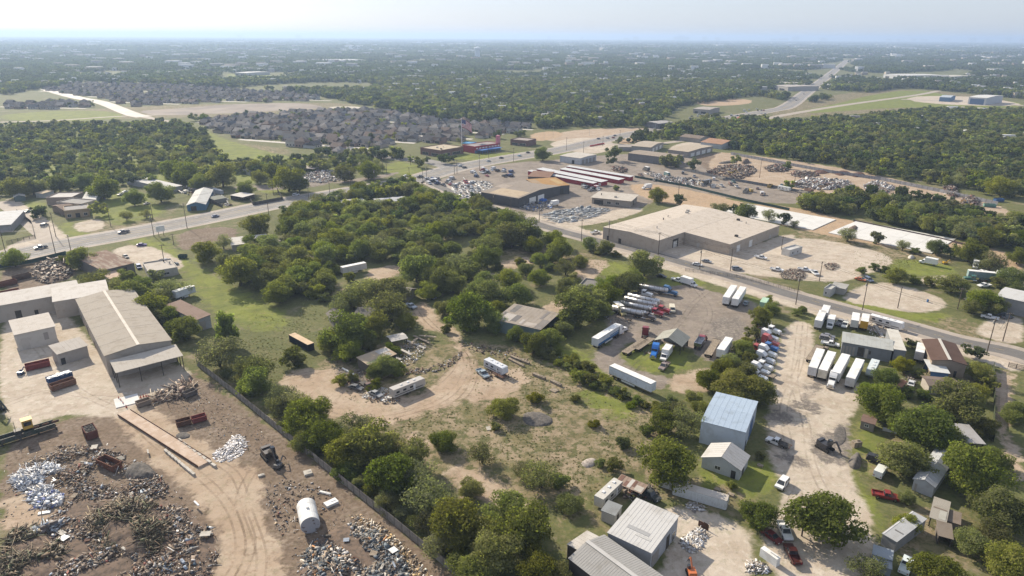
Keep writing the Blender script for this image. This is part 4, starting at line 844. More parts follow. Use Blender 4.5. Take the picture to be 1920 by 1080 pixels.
building('shed', 'teal walled shed with patchwork grey and tan roof sheets', (928,599), (1013,618), (1040,590), 4.6, 'shed', .8, (.20, .265, .27), (.40, .35, .295), ribs=1.5, open_sides='r', panels=[(.02, .3, .05, .45, (.52, .48, .44)), (.3, .42, .1, .45, (.2, .19, .185)), (.08, .2, .55, .98, (.22, .21, .20)), (.5, .56, .05, .3, (.5, .46, .42)), (.78, .84, .5, .95, (.25, .23, .22)), (.86, 1, .0, .5, (.27, .25, .23)), (.62, .85, .02, .22, (.49, .44, .39)), (.0, .08, .1, .5, (.24, .23, .22))])
building('block_building', 'small grey flat roofed block building beside the grassy lot', (1085,537), (1128,543), (1140,529), 3.2, 'flat', 0, (.38, .36, .33), (.25, .235, .22))
building('carport', 'pale green gabled carport in the middle of the truck yard', (1230,637), (1277,648), (1291,632), 3.4, 'gable_y', 2.0, (.35, .36, .34), (.40, .40, .35), open_sides='flr', cat='carport', over=.5, ribs=1.2)
building('metal_shed', 'tall pale blue shed with light blue roof beside the gravel yard', (1315,790), (1398,811), (1436,757), 6.4, 'gable_x', .5, (.50, .56, .62), (.44, .54, .66), over=.12, ribs=1.4, opens=[('r', .12, .2, 0, 2.3, 'g'), ('r', .42, .72, 0, 4.6, 'B'), ('r', .8, .86, 0, 2.2, 's')])
building('gable_shed', 'small white gabled shed on the lawn beside the tall blue shed', (1317,857), (1388,881), (1399,853), 3.0, 'gable_y', 1.9, (.53, .55, .56), (.58, .565, .54), over=.3, ribs=1.0, opens=[('r', .3, .5, 0, 2.2, 'g'), ('f', .78, .9, 0, 2.1, 'd'), ('f', .35, .5, 1, 2, 'w')])
building('metal_building', 'white metal building with single slope roof at bottom of the yard', (1140,999), (1221,1037), (1278,976), 4.4, 'shed', .7, (.44, .45, .47), (.66, .65, .63), over=.15, ribs=.8, opens=[('r', .05, .3, 0, 3.2, 'p'), ('r', .58, .7, 0, 3.2, 'g'), ('r', .8, .92, 0, 2.2, 'w')], panels=[(.25, .75, .28, .36, (.42, .42, .42)), (.5, .85, .2, .25, (.55, .54, .52))])
building('gable_building', 'corrugated grey gable roofed building cut by the bottom edge', (1067,1047), (1133,1004), (1252,1080), 4.6, 'gable_y', 1.2, (.10, .088, .08), (.43, .42, .40), over=.15, ribs=.55, cap=(.56, .55, .53), opens=[('l', .5, .6, 1, 2.4, 'w'), ('r', .4, .5, 1, 2.4, 'w')])
building('lean_to', 'brown walled lean-to with pale roof at the corrugated building', (1064,1021), (1101,996), (1131,1006), 3.6, 'shed', .5, (.12, .10, .09), (.56, .53, .49), over=.1, ribs=1.0)
building('cabin', 'tiny grey roofed cabin against the peeling caravan', (1128,957), (1153,967), (1171,953), 2.7, 'shed', .3, (.45, .44, .42), (.32, .335, .34), over=.15, opens=[('r', .35, .6, 0, 2.0, 'g')])
building('lean_to', 'rusty striped tin lean-to beside the large round tree', (1153,905), (1202,926), (1214,913), 2.8, 'shed', .4, (.14, .12, .1), (.40, .30, .24), over=.1, open_sides='flr', ribs=.9, panels=[(.02, .16, .05, .95, (.22, .13, .10)), (.3, .42, .05, .6, (.24, .14, .11)), (.55, .66, .3, .95, (.22, .13, .10)), (.42, .55, .05, .95, (.60, .57, .52)), (.7, .98, .05, .6, (.57, .53, .47))])
building('metal_shed', 'long grey metal shed with open bays beside the parked trailers', (1580,641), (1673,657), (1676,642), 4.4, 'shed', .6, (.24, .25, .265), (.50, .515, .49), ribs=1.2, opens=[('f', .02+k*.07, .065+k*.07, 0, 3.2, 'p') for k in range(4)] + [('f', .33, .46, .3, 3.6, 'g'), ('f', .48, .54, 0, 3.4, 's'), ('f', .56, .6, 1.6, 2.8, 'g')])
building('block_building', 'tall cream flat roofed block at the end of the grey shed', (1677,655), (1699,658), (1705,623), 4.6, 'shed', .2, (.26, .27, .285), (.68, .655, .59), over=.1)
building('house', 'dark brown tin roofed house with white ridge strip', (1748,675), (1812,684), (1814,648), 4.8, 'gable_y', .9, (.33, .27, .215), (.14, .09, .072), cap=(.6, .57, .52), rmat=M_TIN, opens=[('r', .2, .3, 1, 2.2, 'w'), ('f', .7, .78, 0, 2.1, 'd')])
building('lean_to', 'white roofed lean-to below the dark brown roofed house', (1746,696), (1779,700), (1782,682), 3.0, 'shed', .3, (.08, .16, .33), (.68, .69, .68), open_sides='l')
building('house', 'low brown roofed house beneath the white roofed lean-to', (1743,722), (1800,727), (1818,713), 3.0, 'gable_x', .5, (.42, .38, .33), (.215, .17, .145), over=.5, opens=[('f', .3, .5, 0, 2.2, 'g'), ('f', .05, .2, .8, 2, 'w')])
building('metal_building', 'big grey metal building with white roof at the right edge', (1871,555), (1935,569), (1952,553), 6.0, 'gable_x', .7, (.34, .335, .33), (.64, .64, .63), opens=[('f', .45, .47, 0, 5, 'p')])
building('carport', 'wide grey roofed carport under the trees at right', (1788,828), (1845,832), (1860,802), 2.8, 'shed', .3, (.3, .29, .28), (.43, .42, .42), open_sides='flr', cat='carport', panels=[(.0, .3, .72, .99, (.60, .57, .57))])
building('house', 'narrow long house with weathered pale roof under the trees', (1714,898), (1752,913), (1767,848), 3.0, 'gable_y', .9, (.46, .47, .48), (.45, .46, .47), over=.25, ribs=1.2, opens=[('f', .1, .22, 0, 2, 'p')])
building('metal_shed', 'narrow grey tin roofed shed in the lower right yard', (1655,1001), (1681,1016), (1694,953), 2.8, 'shed', .3, (.30, .30, .3), (.46, .47, .48), over=.15, panels=[(.0, .08, 0, 1, (.72, .71, .70)), (.1, .9, .8, .83, (.2, .2, .2)), (.3, .9, .25, .28, (.2, .2, .2))])
building('shed', 'blue grey tin box shed below the narrow grey shed', (1636,1039), (1673,1051), (1676,1036), 2.4, 'shed', .3, (.28, .31, .34), (.38, .42, .46), over=.1)
building('shed', 'low blue grey lid beside the box shed at the bottom', (1638,1058), (1672,1068), (1674,1054), 1.8, 'shed', .2, (.26, .29, .32), (.36, .40, .44), over=.1)
building('coop', 'weathered tin roofed animal coop in the lower right yard', (1744,970), (1773,980), (1789,947), 2.3, 'shed', .3, (.2, .17, .14), (.40, .37, .32), over=.2, open_sides='fl', cat='coop', panels=[(.05, .95, .5, .54, (.24, .19, .15)), (.5, .97, .05, .45, (.46, .45, .40))])
building('coop', 'brown roofed coop below the weathered tin coop', (1760,1004), (1786,1011), (1798,990), 2.2, 'shed', .3, (.16, .14, .12), (.26, .22, .18), over=.2, open_sides='f', cat='coop')
building('coop', 'little plank coop right of the weathered tin coop', (1778,977), (1800,984), (1808,967), 1.8, 'shed', .3, (.3, .25, .2), (.27, .22, .18), over=.15, cat='coop')
building('garden_shed', 'small rust brown roofed garden shed on the yellow lawn', (1615,789), (1640,796), (1644,784), 2.4, 'gable_x', .4, (.27, .24, .21), (.235, .16, .13), over=.2, opens=[('f', .3, .6, 1, 1.8, 'w')])
building('garden_shed', 'rust red roofed little shed lost in the bushes', (1665,718), (1690,726), (1696,716), 2.4, 'shed', .3, (.2, .17, .15), (.36, .19, .13), over=.2)
building('kiosk', 'small white flat roofed hut at the side street', (1545,542), (1558,545), (1568,537), 2.9, 'flat', 0, (.50, .50, .48), (.55, .54, .5), opens=[('f', .2, .5, .9, 2, 'w')])
building('kiosk', 'low grey hut behind the small white hut', (1559,537), (1584,542), (1586,534), 2.7, 'shed', .2, (.40, .39, .36), (.46, .45, .42))
building('site_office', 'white portable site office in the pale gravel lot', (1466,467), (1481,471), (1497,462), 2.8, 'flat', 0, (.62, .61, .58), (.64, .63, .6), opens=[('r', .2, .3, .9, 2, 'w'), ('r', .6, .7, .9, 2, 'w')])
building('hangar', 'white aircraft hangar with dark door on the far airfield', (1817,182), (1850,184), (1855,178), 11, 'gable_x', 1.5, (.6, .62, .65), (.72, .72, .70), opens=[('f', .1, .9, 0, 9, 'B')])
building('hangar', 'small blue hangar on the far airfield', (1762,182), (1782,183), (1787,179), 7, 'gable_x', 1.5, (.12, .22, .36), (.5, .56, .62))
for i, (A_, B_, C_, h_, wc, rc, lb) in enumerate([((1657,139),(1695,142),(1701,136),9,(.55,.56,.56),(.66,.66,.64),'long pale warehouse left of the far airfield'), ((1725,142),(1760,144),(1762,139),7,(.5,.48,.42),(.62,.59,.5),'tan roofed school block beyond the far airfield'), ((1765,143),(1785,144),(1787,140),7,(.5,.48,.42),(.6,.58,.5),'smaller tan roofed block beyond the far airfield'), ((1447,160),(1478,163),(1484,157),8,(.45,.42,.38),(.50,.46,.42),'large shop building left of the far highway'), ((1480,157),(1510,157),(1514,153),8,(.5,.47,.42),(.55,.51,.46),'shop with pale front beside the far highway'), ((1300,204),(1330,206),(1336,201),6,(.4,.36,.33),(.45,.41,.37),'low shop left of the far filling station'), ((1235,232),(1262,229),(1256,224),6,(.16,.16,.17),(.46,.44,.42),'dark framed open building beyond the highway bend'), ((440,136),(462,137),(464,133),7,(.55,.55,.53),(.7,.7,.68),'white roofed building beyond the far houses'), ((575,112),(612,114),(616,109),8,(.6,.6,.6),(.72,.72,.72),'long white warehouse in the distant trees')]):
    building('shop' if h_ < 9 else 'warehouse', lb, A_, B_, C_, h_, 'gable_x', .8, wc, rc, opens=[('f', .1, .3, 0, h_*.5, 'd'), ('f', .5, .8, 0, h_*.5, 'd')])

# ------------------------------------------------------------------ white concrete slabs, each poured panel on its own
M_SLAB = mat('new_concrete', (.62, .61, .585), (.56, .55, .52), .08, .85, bump=.05)
def big_slab(A, B, C_, nxp, nyp, label):
    o, rz, L, Wd = bframe(A, B, C_, .35); e = empty('concrete_slab', o, rz, label, 'slab', 'white concrete slabs')
    for i in range(nxp):
        for j in range(nyp):
            mb = MB(); mb.box(((i+.5)*L/nxp, (j+.5)*Wd/nyp, .18+.004*((i+j) % 2)), (L/nxp-.12, Wd/nyp-.12, .34)); mb.build('panel', M_SLAB, e)
big_slab((1352,398), (1524,431), (1582,414), 4, 2, 'left white concrete slab beyond the warehouse')
big_slab((1553,436), (1747,475), (1842,457), 5, 2, 'right white concrete slab beyond the gravel lot')
# ------------------------------------------------------------------ vehicles (built facing +X, wheels on z = 0)
def wheel_mesh(r, wd):
    mb = MB(); mb.cyl((0, -wd/2, 0), (0, wd/2, 0), r, r, 14, 0); mb.cyl((0, -wd/2-.012, 0), (0, wd/2+.012, 0), r*.58, r*.58, 10, 1)
    return mb.mesh('wheel', [M_RUBBER, M_CHROME])
WH_S, WH_M, WH_L = wheel_mesh(.33, .24), wheel_mesh(.40, .28), wheel_mesh(.51, .30)
WH_D = wheel_mesh(.51, .62)
def part(mb, nm, m): return (nm, mb.mesh(nm, m), (0, 0, 0))
def lights(parts, xf, xr, y, z):
    h = MB().box((0, 0, 0), (.08, .34, .16)).mesh('headlight', M_LAMP); r_ = MB().box((0, 0, 0), (.06, .22, .26)).mesh('tail_light', M_RED)
    for s in (-1, 1): parts += [('headlight', h, (xf, s*y, z)), ('tail_light', r_, (xr, s*y, z+.05))]
def wheels(parts, me, xs, y, r): parts += [('wheel', me, (x, s*y, r)) for x in xs for s in (-1, 1)]
PROTO = {}
def cabin(mb_glass, mb_body, x0, x1, t0, t1, z0, z1, w0, w1, glass=True):
    xc, tc = (x0+x1)/2, (t0+t1)/2
    g = [(x0, -w0/2, z0), (x1, -w0/2, z0), (x1, w0/2, z0), (x0, w0/2, z0), (t0, -w1/2, z1), (t1, -w1/2, z1), (t1, w1/2, z1), (t0, w1/2, z1)]
    mb_glass.add(g, [(0, 1, 5, 4), (1, 2, 6, 5), (2, 3, 7, 6), (3, 0, 4, 7)])
    mb_body.box((tc, 0, z1+.02), (t1-t0+.10, w1+.08, .06))
    for xa, ta in ((x0, t0), (x1, t1), ((x0+x1)/2-.1, (t0+t1)/2)):
        for s in (-1, 1):
            a, b_ = Vector((xa, s*w0/2, z0)), Vector((ta, s*w1/2, z1)); mb_body.cyl(a+Vector((0, s*.012, 0)), b_+Vector((0, s*.012, 0)), .055, .05, 5)
def car_proto(kind):
    b_, g, parts = MB(), MB(), []
    if kind == 'sedan':
        b_.prism([(-2.3, .3), (2.25, .3), (2.35, .55), (2.2, .72), (1.05, .90), (-1.7, .95), (-2.3, .88), (-2.36, .6)], -.9, .9); cabin(g, b_, -1.75, 1.1, -1.05, .3, .9, 1.40, 1.66, 1.28); r, me, xs, y = .33, WH_S, (-1.4, 1.42), .82
        lights(parts, 2.3, -2.35, .62, .64)
    elif kind == 'suv':
        b_.prism([(-2.35, .35), (2.3, .35), (2.42, .6), (2.35, .92), (1.2, 1.06), (-2.3, 1.08), (-2.42, .7)], -.97, .97); cabin(g, b_, -2.25, 1.35, -2.0, .45, 1.05, 1.72, 1.84, 1.5); r, me, xs, y = .38, WH_M, (-1.45, 1.5), .88
        lights(parts, 2.38, -2.4, .7, .8)
    elif kind == 'van':
        b_.prism([(-2.7, .35), (2.6, .35), (2.75, .6), (2.6, 1.05), (1.9, 1.2), (1.2, 2.0), (-2.65, 2.05), (-2.72, .7)], -.98, .98); g.add([(1.93, -.85, 1.22), (1.93, .85, 1.22), (1.27, .75, 1.95), (1.27, -.75, 1.95)], [(0, 1, 2, 3)])
        for s in (-1, 1): g.box((.8, s*.985, 1.5), (.9, .02, .5))
        r, me, xs, y = .36, WH_M, (-1.7, 1.75), .9; lights(parts, 2.7, -2.72, .72, .8)
    elif kind in ('pickup', 'flatbed_pickup'):
        b_.prism([(-.55, .42), (2.75, .42), (2.9, .65), (2.85, 1.0), (1.35, 1.12), (-.55, 1.12)], -.98, .98); cabin(g, b_, -.5, 1.45, -.35, .75, 1.1, 1.80, 1.84, 1.5)
        if kind == 'pickup':
            b_.box((-1.75, 0, .66), (2.4, 1.96, .3))
            for s in (-1, 1): b_.box((-1.75, s*.94, .97), (2.4, .1, .36))
            b_.box((-2.92, 0, .92), (.09, 1.9, .5)); r, me = .40, WH_M
        else:
            fb = MB(); fb.box((-1.95, 0, .95), (2.9, 2.2, .12)); fb.box((-.56, 0, 1.35), (.08, 2.0, .7)); fb.box((-1.9, 0, .66), (2.6, .9, .4)); parts.append(part(fb, 'flat_bed', M_DARKMETAL)); r, me = .40, WH_M
        xs, y = (-1.75, 1.85), .88; lights(parts, 2.88, -2.96 if kind == 'pickup' else -3.4, .72, .85)
        bp = MB(); bp.box((2.93, 0, .52), (.1, 1.9, .22)); parts.append(part(bp, 'bumper', M_CHROME))
    parts = [part(b_, 'body', M_PAINT), part(g, 'window', M_GLASS)] + parts
    wheels(parts, me, xs, y, r); return parts
def tractor_proto(sleeper=True, fairing=True):
    b_, g, p_ = MB(), MB(), []
    b_.prism([(.75, .9), (3.2, .75), (3.45, .95), (3.4, 1.65), (2.9, 1.85), (.75, 2.05)], -.85, .85)         # hood
    for s in (-1, 1): b_.prism([(2.0, .75), (3.35, .6), (3.4, 1.1), (2.9, 1.32), (2.1, 1.25)], s*1.02-.14*(s > 0)-.0*(s < 0), s*1.02+.14*(s < 0))   # wings
    b_.box((-.15, 0, 1.9), (1.9, 2.2, 1.9), top=(.86, .92), sh=(-.1, 0))                                    # cab
    if sleeper: b_.box((-1.75, 0, 2.05), (1.5, 2.35, 2.3)); 
    if fairing: b_.prism([(-2.45, 3.15), (.35, 2.86), (.1, 3.2), (-.6, 3.75), (-2.45, 3.85)], -1.05, 1.05)
    g.add([(.73, -.92, 2.08), (.73, .92, 2.08), (.60, .86, 2.72), (.60, -.86, 2.72)], [(0, 1, 2, 3)])
    for s in (-1, 1): g.box((.0, s*1.06, 2.25), (.95, .05, .55))
    p_ += [part(b_, 'cab', M_PAINT), part(g, 'windscreen', M_GLASS)]
    fr = MB(); [fr.box((-1.9, s*.42, .85), (6.6, .12, .3)) for s in (-1, 1)]; fr.box((-3.7, 0, 1.08), (1.1, .95, .14)); fr.box((-4.9, 0, .85), (.2, 1.0, .3)); p_.append(part(fr, 'frame', M_DARKMETAL))
    gr = MB(); gr.box((3.46, 0, 1.25), (.06, 1.0, .75)); gr.box((3.5, 0, .62), (.24, 2.3, .38)); p_.append(part(gr, 'bumper', M_CHROME))
    for s in (-1, 1):
        t_ = MB(); t_.cyl((-1.5, s*.95, .75), (.1, s*.95, .75), .31, .31, 12); p_.append(part(t_, 'fuel_tank', M_CHROME))
        st = MB(); st.cyl((-1.0 if not sleeper else -2.6, s*1.1, 1.0), (-1.0 if not sleeper else -2.6, s*1.1, 3.9), .09, .09, 8); p_.append(part(st, 'exhaust_stack', M_CHROME))
        mi = MB(); mi.box((.75, s*1.3, 2.2), (.1, .22, .55)); mi.box((.75, s*1.18, 2.4), (.05, .3, .05)); p_.append(part(mi, 'mirror', M_BLACK))
    lights(p_, 3.42, -4.98, .78, 1.0); wheels(p_, WH_L, (2.7,), .98, .51); wheels(p_, WH_D, (-3.1, -4.3), .88, .51); return p_
def trailer_proto(L=16.0, h=2.75, ribs=True):
    b_, p_ = MB(), []
    b_.box((0, 0, 1.2+h/2), (L, 2.58, h)); p_.append(part(b_, 'body', M_DULL))
    r_ = MB(); r_.box((0, 0, 1.2+h+.03), (L-.1, 2.5, .05)); p_.append(part(r_, 'roof', M_WHITE))
    for s in (-1, 1):
        d_ = MB(); d_.box((-L/2-.02, s*.63, 1.2+h/2), (.05, 1.2, h-.2)); d_.box((-L/2-.05, s*.2, 1.2+h/2), (.04, .05, h-.3)); d_.box((-L/2-.05, s*.95, 1.2+h/2), (.04, .05, h-.3)); p_.append(part(d_, 'rear_door', M_DULL))
        ra = MB(); ra.box((0, s*1.3, 1.28), (L, .05, .16)); ra.box((0, s*1.3, 1.2+h-.08), (L, .05, .12)); p_.append(part(ra, 'side_rail', M_CHROME))
        lg = MB(); lg.box((L/2-2.8, s*.85, .6), (.16, .16, 1.2)); lg.box((L/2-2.8, s*.85, .05), (.35, .3, .1)); p_.append(part(lg, 'landing_leg', M_DARKMETAL))
        sk = MB(); sk.box((-.5, s*1.2, .85), (L*.32, .05, .62)); p_.append(part(sk, 'side_skirt', M_DULL))
    ch = MB(); [ch.box((0, s*.45, 1.05), (L-.6, .14, .26)) for s in (-1, 1)]; ch.box((-L/2+.1, 0, .6), (.12, 2.3, .12)); [ch.box((-L/2+.12, s*.6, .85), (.1, .1, .5)) for s in (-1, 1)]; p_.append(part(ch, 'chassis', M_DARKMETAL))
    wheels(p_, WH_D, (-L/2+1.6, -L/2+2.9), .92, .51); return p_
def tanker_proto(L=13.0):
    b_, p_ = MB(), []
    b_.cyl((-L/2, 0, 2.15), (L/2, 0, 2.35), 1.0, 1.0, 20, 0); b_.cyl((-L/2-.35, 0, 2.14), (-L/2, 0, 2.15), .55, 1.0, 20); b_.cyl((L/2, 0, 2.35), (L/2+.35, 0, 2.36), 1.0, .55, 20)
    p_.append(('tank', b_.mesh('tank', M_SILVER, True), (0, 0, 0)))
    w_ = MB(); w_.box((0, .0, 3.28), (L*.75, .6, .06)); [w_.cyl((x, 0, 3.2), (x, 0, 3.5), .28, .28, 10) for x in (-4, -1, 2, 4.6)]; p_.append(part(w_, 'walkway', M_DARKMETAL))
    for k in range(6):
        h_ = MB(); x = -L/2+1+k*(L-2)/5; h_.cyl((x-.05, 0, 2.15+.2*(x+L/2)/L), (x+.05, 0, 2.15+.2*(x+L/2)/L), 1.03, 1.03, 20); p_.append(part(h_, 'hoop', M_DARKMETAL))
    ch = MB(); [ch.box((-1, s*.45, 1.02), (L-2, .14, .3)) for s in (-1, 1)]; ch.box((-L/2, 0, .7), (.15, 2.3, .2)); p_.append(part(ch, 'chassis', M_DARKMETAL))
    for s in (-1, 1):
        lg = MB(); lg.box((L/2-2.8, s*.85, .6), (.16, .16, 1.2)); p_.append(part(lg, 'landing_leg', M_DARKMETAL)); fe = MB(); fe.box((-L/2+1.9, s*1.05, 1.14), (2.9, .6, .06)); p_.append(part(fe, 'mudguard', M_CHROME))
    wheels(p_, WH_D, (-L/2+1.2, -L/2+2.5), .92, .51); return p_
def flatbed_proto(L=14.0, stripes=True):
    p_ = []
    for k in range(5):
        d_ = MB(); d_.box((0, -1.04+k*.52, 1.32), (L, .48, .1)); p_.append(part(d_, 'deck_plank', M_WOOD))
    ch = MB(); [ch.box((0, s*.45, 1.08), (L-.2, .14, .36)) for s in (-1, 1)]; [ch.box((0, s*1.32, 1.28), (L, .05, .16)) for s in (-1, 1)]; ch.box((L/2, 0, 1.3), (.12, 2.6, .3)); p_.append(part(ch, 'chassis', M_DARKMETAL))
    for s in (-1, 1): lg = MB(); lg.box((L/2-2.6, s*.85, .6), (.16, .16, 1.2)); p_.append(part(lg, 'landing_leg', M_DARKMETAL))
    wheels(p_, WH_D, (-L/2+1.3, -L/2+2.6), .92, .51); return p_
def box_truck_proto(Lb=5.2):
    b_, g, p_ = MB(), MB(), []
    b_.prism([(Lb/2+.1, .5), (Lb/2+2.35, .5), (Lb/2+2.45, 1.1), (Lb/2+1.4, 1.3), (Lb/2+.9, 2.15), (Lb/2+.1, 2.2)], -1.0, 1.0)
    g.add([(Lb/2+1.43, -.85, 1.33), (Lb/2+1.43, .85, 1.33), (Lb/2+.95, .78, 2.1), (Lb/2+.95, -.78, 2.1)], [(0, 1, 2, 3)]); [g.box((Lb/2+.65, s*1.005, 1.65), (.7, .02, .5)) for s in (-1, 1)]
    x_ = MB(); x_.box((0, 0, 2.15), (Lb, 2.4, 2.5)); p_ += [part(b_, 'cab', M_PAINT), part(g, 'window', M_GLASS), part(x_, 'cargo_box', M_PAINT)]
    r_ = MB(); r_.box((0, 0, 3.43), (Lb-.08, 2.3, .05)); p_.append(part(r_, 'roof', M_WHITE))
    ch = MB(); ch.box((0, 0, .75), (Lb, 1.0, .25)); p_.append(part(ch, 'chassis', M_DARKMETAL)); lights(p_, Lb/2+2.42, -Lb/2-.03, .75, .9); wheels(p_, WH_M, (-Lb/2+1.3, Lb/2+1.5), .95, .40); return p_
def dump_truck_proto():
    p_ = [q for q in tractor_proto(False, False)]
    bd = MB(); bd.box((-4.3, 0, 1.5), (5.4, 2.4, .12)); [bd.box((-4.3, s*1.17, 2.1), (5.4, .08, 1.2)) for s in (-1, 1)]; bd.box((-1.65, 0, 2.2), (.1, 2.4, 1.4)); bd.box((-7.0, 0, 2.1), (.1, 2.4, 1.2)); p_.append(part(bd, 'dump_body', M_CHROME))
    ch = MB(); [ch.box((-5, s*.42, 1.0), (4.4, .14, .5)) for s in (-1, 1)]; p_.append(part(ch, 'chassis', M_DARKMETAL)); wheels(p_, WH_D, (-5.5, -6.3), .88, .51); return p_
def rv_proto(L=9.0):
    b_, p_ = MB(), []
    b_.prism([(-L/2, .55), (L/2-.5, .55), (L/2, 1.2), (L/2-.3, 3.0), (L/2-.7, 3.12), (-L/2, 3.12)], -1.2, 1.2); p_.append(part(b_, 'body', M_PAINT))
    for s in (-1, 1):
        for k in range(3): w_ = MB(); w_.box((-L/2+1.5+k*2.4, s*1.21, 2.0), (1.1, .04, .6)); p_.append(part(w_, 'window', M_GLASS))
        st = MB(); st.box((-.3, s*1.212, 1.15), (L-1.5, .03, .22)); p_.append(part(st, 'stripe', M_DARKMETAL))
    for x in (-2.2, .2, 2.4): v_ = MB(); v_.box((x, .2, 3.22), (.8, .7, .22), top=(.8, .8)); p_.append(part(v_, 'roof_vent', M_WHITE))
    d_ = MB(); d_.box((1.6, -1.22, 1.6), (.7, .04, 1.9)); p_.append(part(d_, 'door', M_WHITE)); h_ = MB(); h_.box((L/2+.7, 0, .6), (1.6, .12, .12)); h_.cyl((L/2+1.2, 0, 0), (L/2+1.2, 0, .7), .05, .05, 6); p_.append(part(h_, 'hitch', M_DARKMETAL)); wheels(p_, WH_S, (-.9, -.1), 1.1, .33); return p_
def container_proto(L=12.2):
    b_, p_ = MB(), []; b_.box((0, 0, 1.3), (L, 2.36, 2.5)); p_.append(part(b_, 'body', M_DULL))
    c_ = MB(); n = int(L/.6)
    for i in range(n):
        for s in (-1, 1): c_.box((-L/2+.4+i*(L-.8)/(n-1), s*1.19, 1.3), (.26, .06, 2.3))
    p_.append(part(c_, 'corrugation', M_DULL))
    r_ = MB(); r_.box((0, 0, 2.58), (L, 2.44, .06)); p_.append(part(r_, 'roof', M_TIN))
    for s in (-1, 1): d_ = MB(); d_.box((L/2+.03, s*.58, 1.3), (.06, 1.1, 2.3)); d_.cyl((L/2+.08, s*.3, .2), (L/2+.08, s*.3, 2.4), .03, .03, 5); p_.append(part(d_, 'door', M_DULL))
    f_ = MB(); [f_.box((x, s*1.15, z), (.18, .14, .18)) for x in (-L/2, L/2) for s in (-1, 1) for z in (.1, 2.52)]; p_.append(part(f_, 'corner_casting', M_DARKMETAL)); return p_
def bin_proto(L=6.5, h=1.6, wd=2.4, fill=None):
    b_, p_ = MB(), []
    b_.box((0, 0, .3), (L, wd, .15)); [b_.box((0, s*wd/2, .3+h/2), (L, .1, h)) for s in (-1, 1)]; [b_.box((s*L/2, 0, .3+h/2), (.1, wd, h)) for s in (-1, 1)]; p_.append(part(b_, 'tub', M_DULL))
    r_ = MB(); [r_.box((-L/2+.5+k*(L-1)/6, s*(wd/2+.08), .3+h/2), (.12, .1, h-.05)) for k in range(7) for s in (-1, 1)]; p_.append(part(r_, 'side_rib', M_DULL))
    t_ = MB(); [t_.box((0, s*(wd/2), .34+h), (L+.15, .18, .12)) for s in (-1, 1)]; p_.append(part(t_, 'top_rail', M_DULL)); w_ = MB(); [w_.cyl((x, -wd/2+.2, .15), (x, wd/2-.2, .15), .15, .15, 8) for x in (-L/2+.5, L/2-.5)]; p_.append(part(w_, 'roller', M_DARKMETAL)); return p_
PROTO.update({k: car_proto(k) for k in ('sedan', 'suv', 'van', 'pickup', 'flatbed_pickup')})
PROTO.update(tractor=tractor_proto(), day_cab=tractor_proto(False, False), trailer=trailer_proto(), short_trailer=trailer_proto(8.5), pup=trailer_proto(11.5), tanker=tanker_proto(), flatbed=flatbed_proto(), box_truck=box_truck_proto(), dump_truck=dump_truck_proto(), rv=rv_proto(), long_rv=rv_proto(11.5), container=container_proto(), short_container=container_proto(6.1), bin=bin_proto(), small_bin=bin_proto(3.6, 1.3, 2.0), deep_bin=bin_proto(4.6, 2.2, 2.6))
NAMES = {'sedan': ('car', 'car'), 'suv': ('car', 'car'), 'van': ('van', 'van'), 'pickup': ('pickup_truck', 'pickup truck'), 'flatbed_pickup': ('pickup_truck', 'pickup truck'), 'tractor': ('tractor_unit', 'truck'), 'day_cab': ('tractor_unit', 'truck'), 'trailer': ('semi_trailer', 'trailer'), 'short_trailer': ('cargo_trailer', 'trailer'), 'pup': ('semi_trailer', 'trailer'), 'tanker': ('tanker_trailer', 'tanker'), 'flatbed': ('flatbed_trailer', 'trailer'), 'box_truck': ('box_truck', 'truck'), 'dump_truck': ('dump_truck', 'truck'), 'rv': ('caravan', 'caravan'), 'long_rv': ('caravan', 'caravan'), 'container': ('shipping_container', 'container'), 'short_container': ('shipping_container', 'container'), 'bin': ('roll_off_bin', 'bin'), 'small_bin': ('roll_off_bin', 'bin'), 'deep_bin': ('roll_off_bin', 'bin')}
def veh(kind, x, y, fx, fy, color, label, group=None, z=0.0, zc=0.0, roofc=None, cat=None, over=None):
    """x, y: pixel of the middle of the thing on the ground; fx, fy: a pixel it faces"""
    p = P(x, y); nm, ct = NAMES[kind]; e = empty(nm, (p.x, p.y, z+.035), hd((x, y), (fx, fy)), label, cat or ct, group)
    for pn, me, lo in PROTO[kind]:
        if y < 320 and pn not in ('body', 'window', 'cab', 'cargo_box', 'tub'): continue
        c = inst(pn, me, e, lo, 0, roofc if (pn == 'roof' and roofc) else color)
        if pn == 'corrugation': c['kind'] = 'stuff'
    return e
W_, K_, B_, R_, G_, S_, T_ = (.72, .72, .71), (.03, .03, .033), (.05, .13, .30), (.28, .03, .03), (.25, .26, .27), (.45, .46, .47), (.45, .37, .26)
# --- truck yard
veh('trailer', 1137,640, 1165,622, (.60,.62,.63), 'white trailer with blue stripe hitched at the left of the truck yard', roofc=(.5,.47,.42))
veh('tractor', 1163,626, 1190,610, W_, 'white tractor hitched to the blue striped trailer')
mb = MB(); p = P(1137,640); 
for s in (-1, 1): mb.box((0, s*1.3, 1.75), (15.4, .03, .75)); mb.box((3.5, s*1.3, 2.5), (7, .028, .35))
o = mb.build('stripe', mat('stripe_blue', (.05,.16,.34), None, 1, .4)); o.parent = [q for q in bpy.data.objects if q.get('label', '').startswith('white trailer with blue stripe')][0]
for i, (x, y, fx, fy, lb) in enumerate([(1178,592,1235,604,'polished silver tanker nearest the trees, lowest of the row'), (1192,583,1245,594,'polished silver tanker, second from the lowest in the row'), (1200,575,1245,585,'polished silver tanker, third from the lowest in the row'), (1206,569,1245,578,'dull tanker trailer farthest from the camera in the row')]): veh('tanker', x, y, fx, fy, S_, lb, 'tanker trailers in the truck yard')
veh('day_cab', 1212,599, 1235,604, (.10,.085,.08), 'dark brown tractor coupled to the lowest silver tanker')
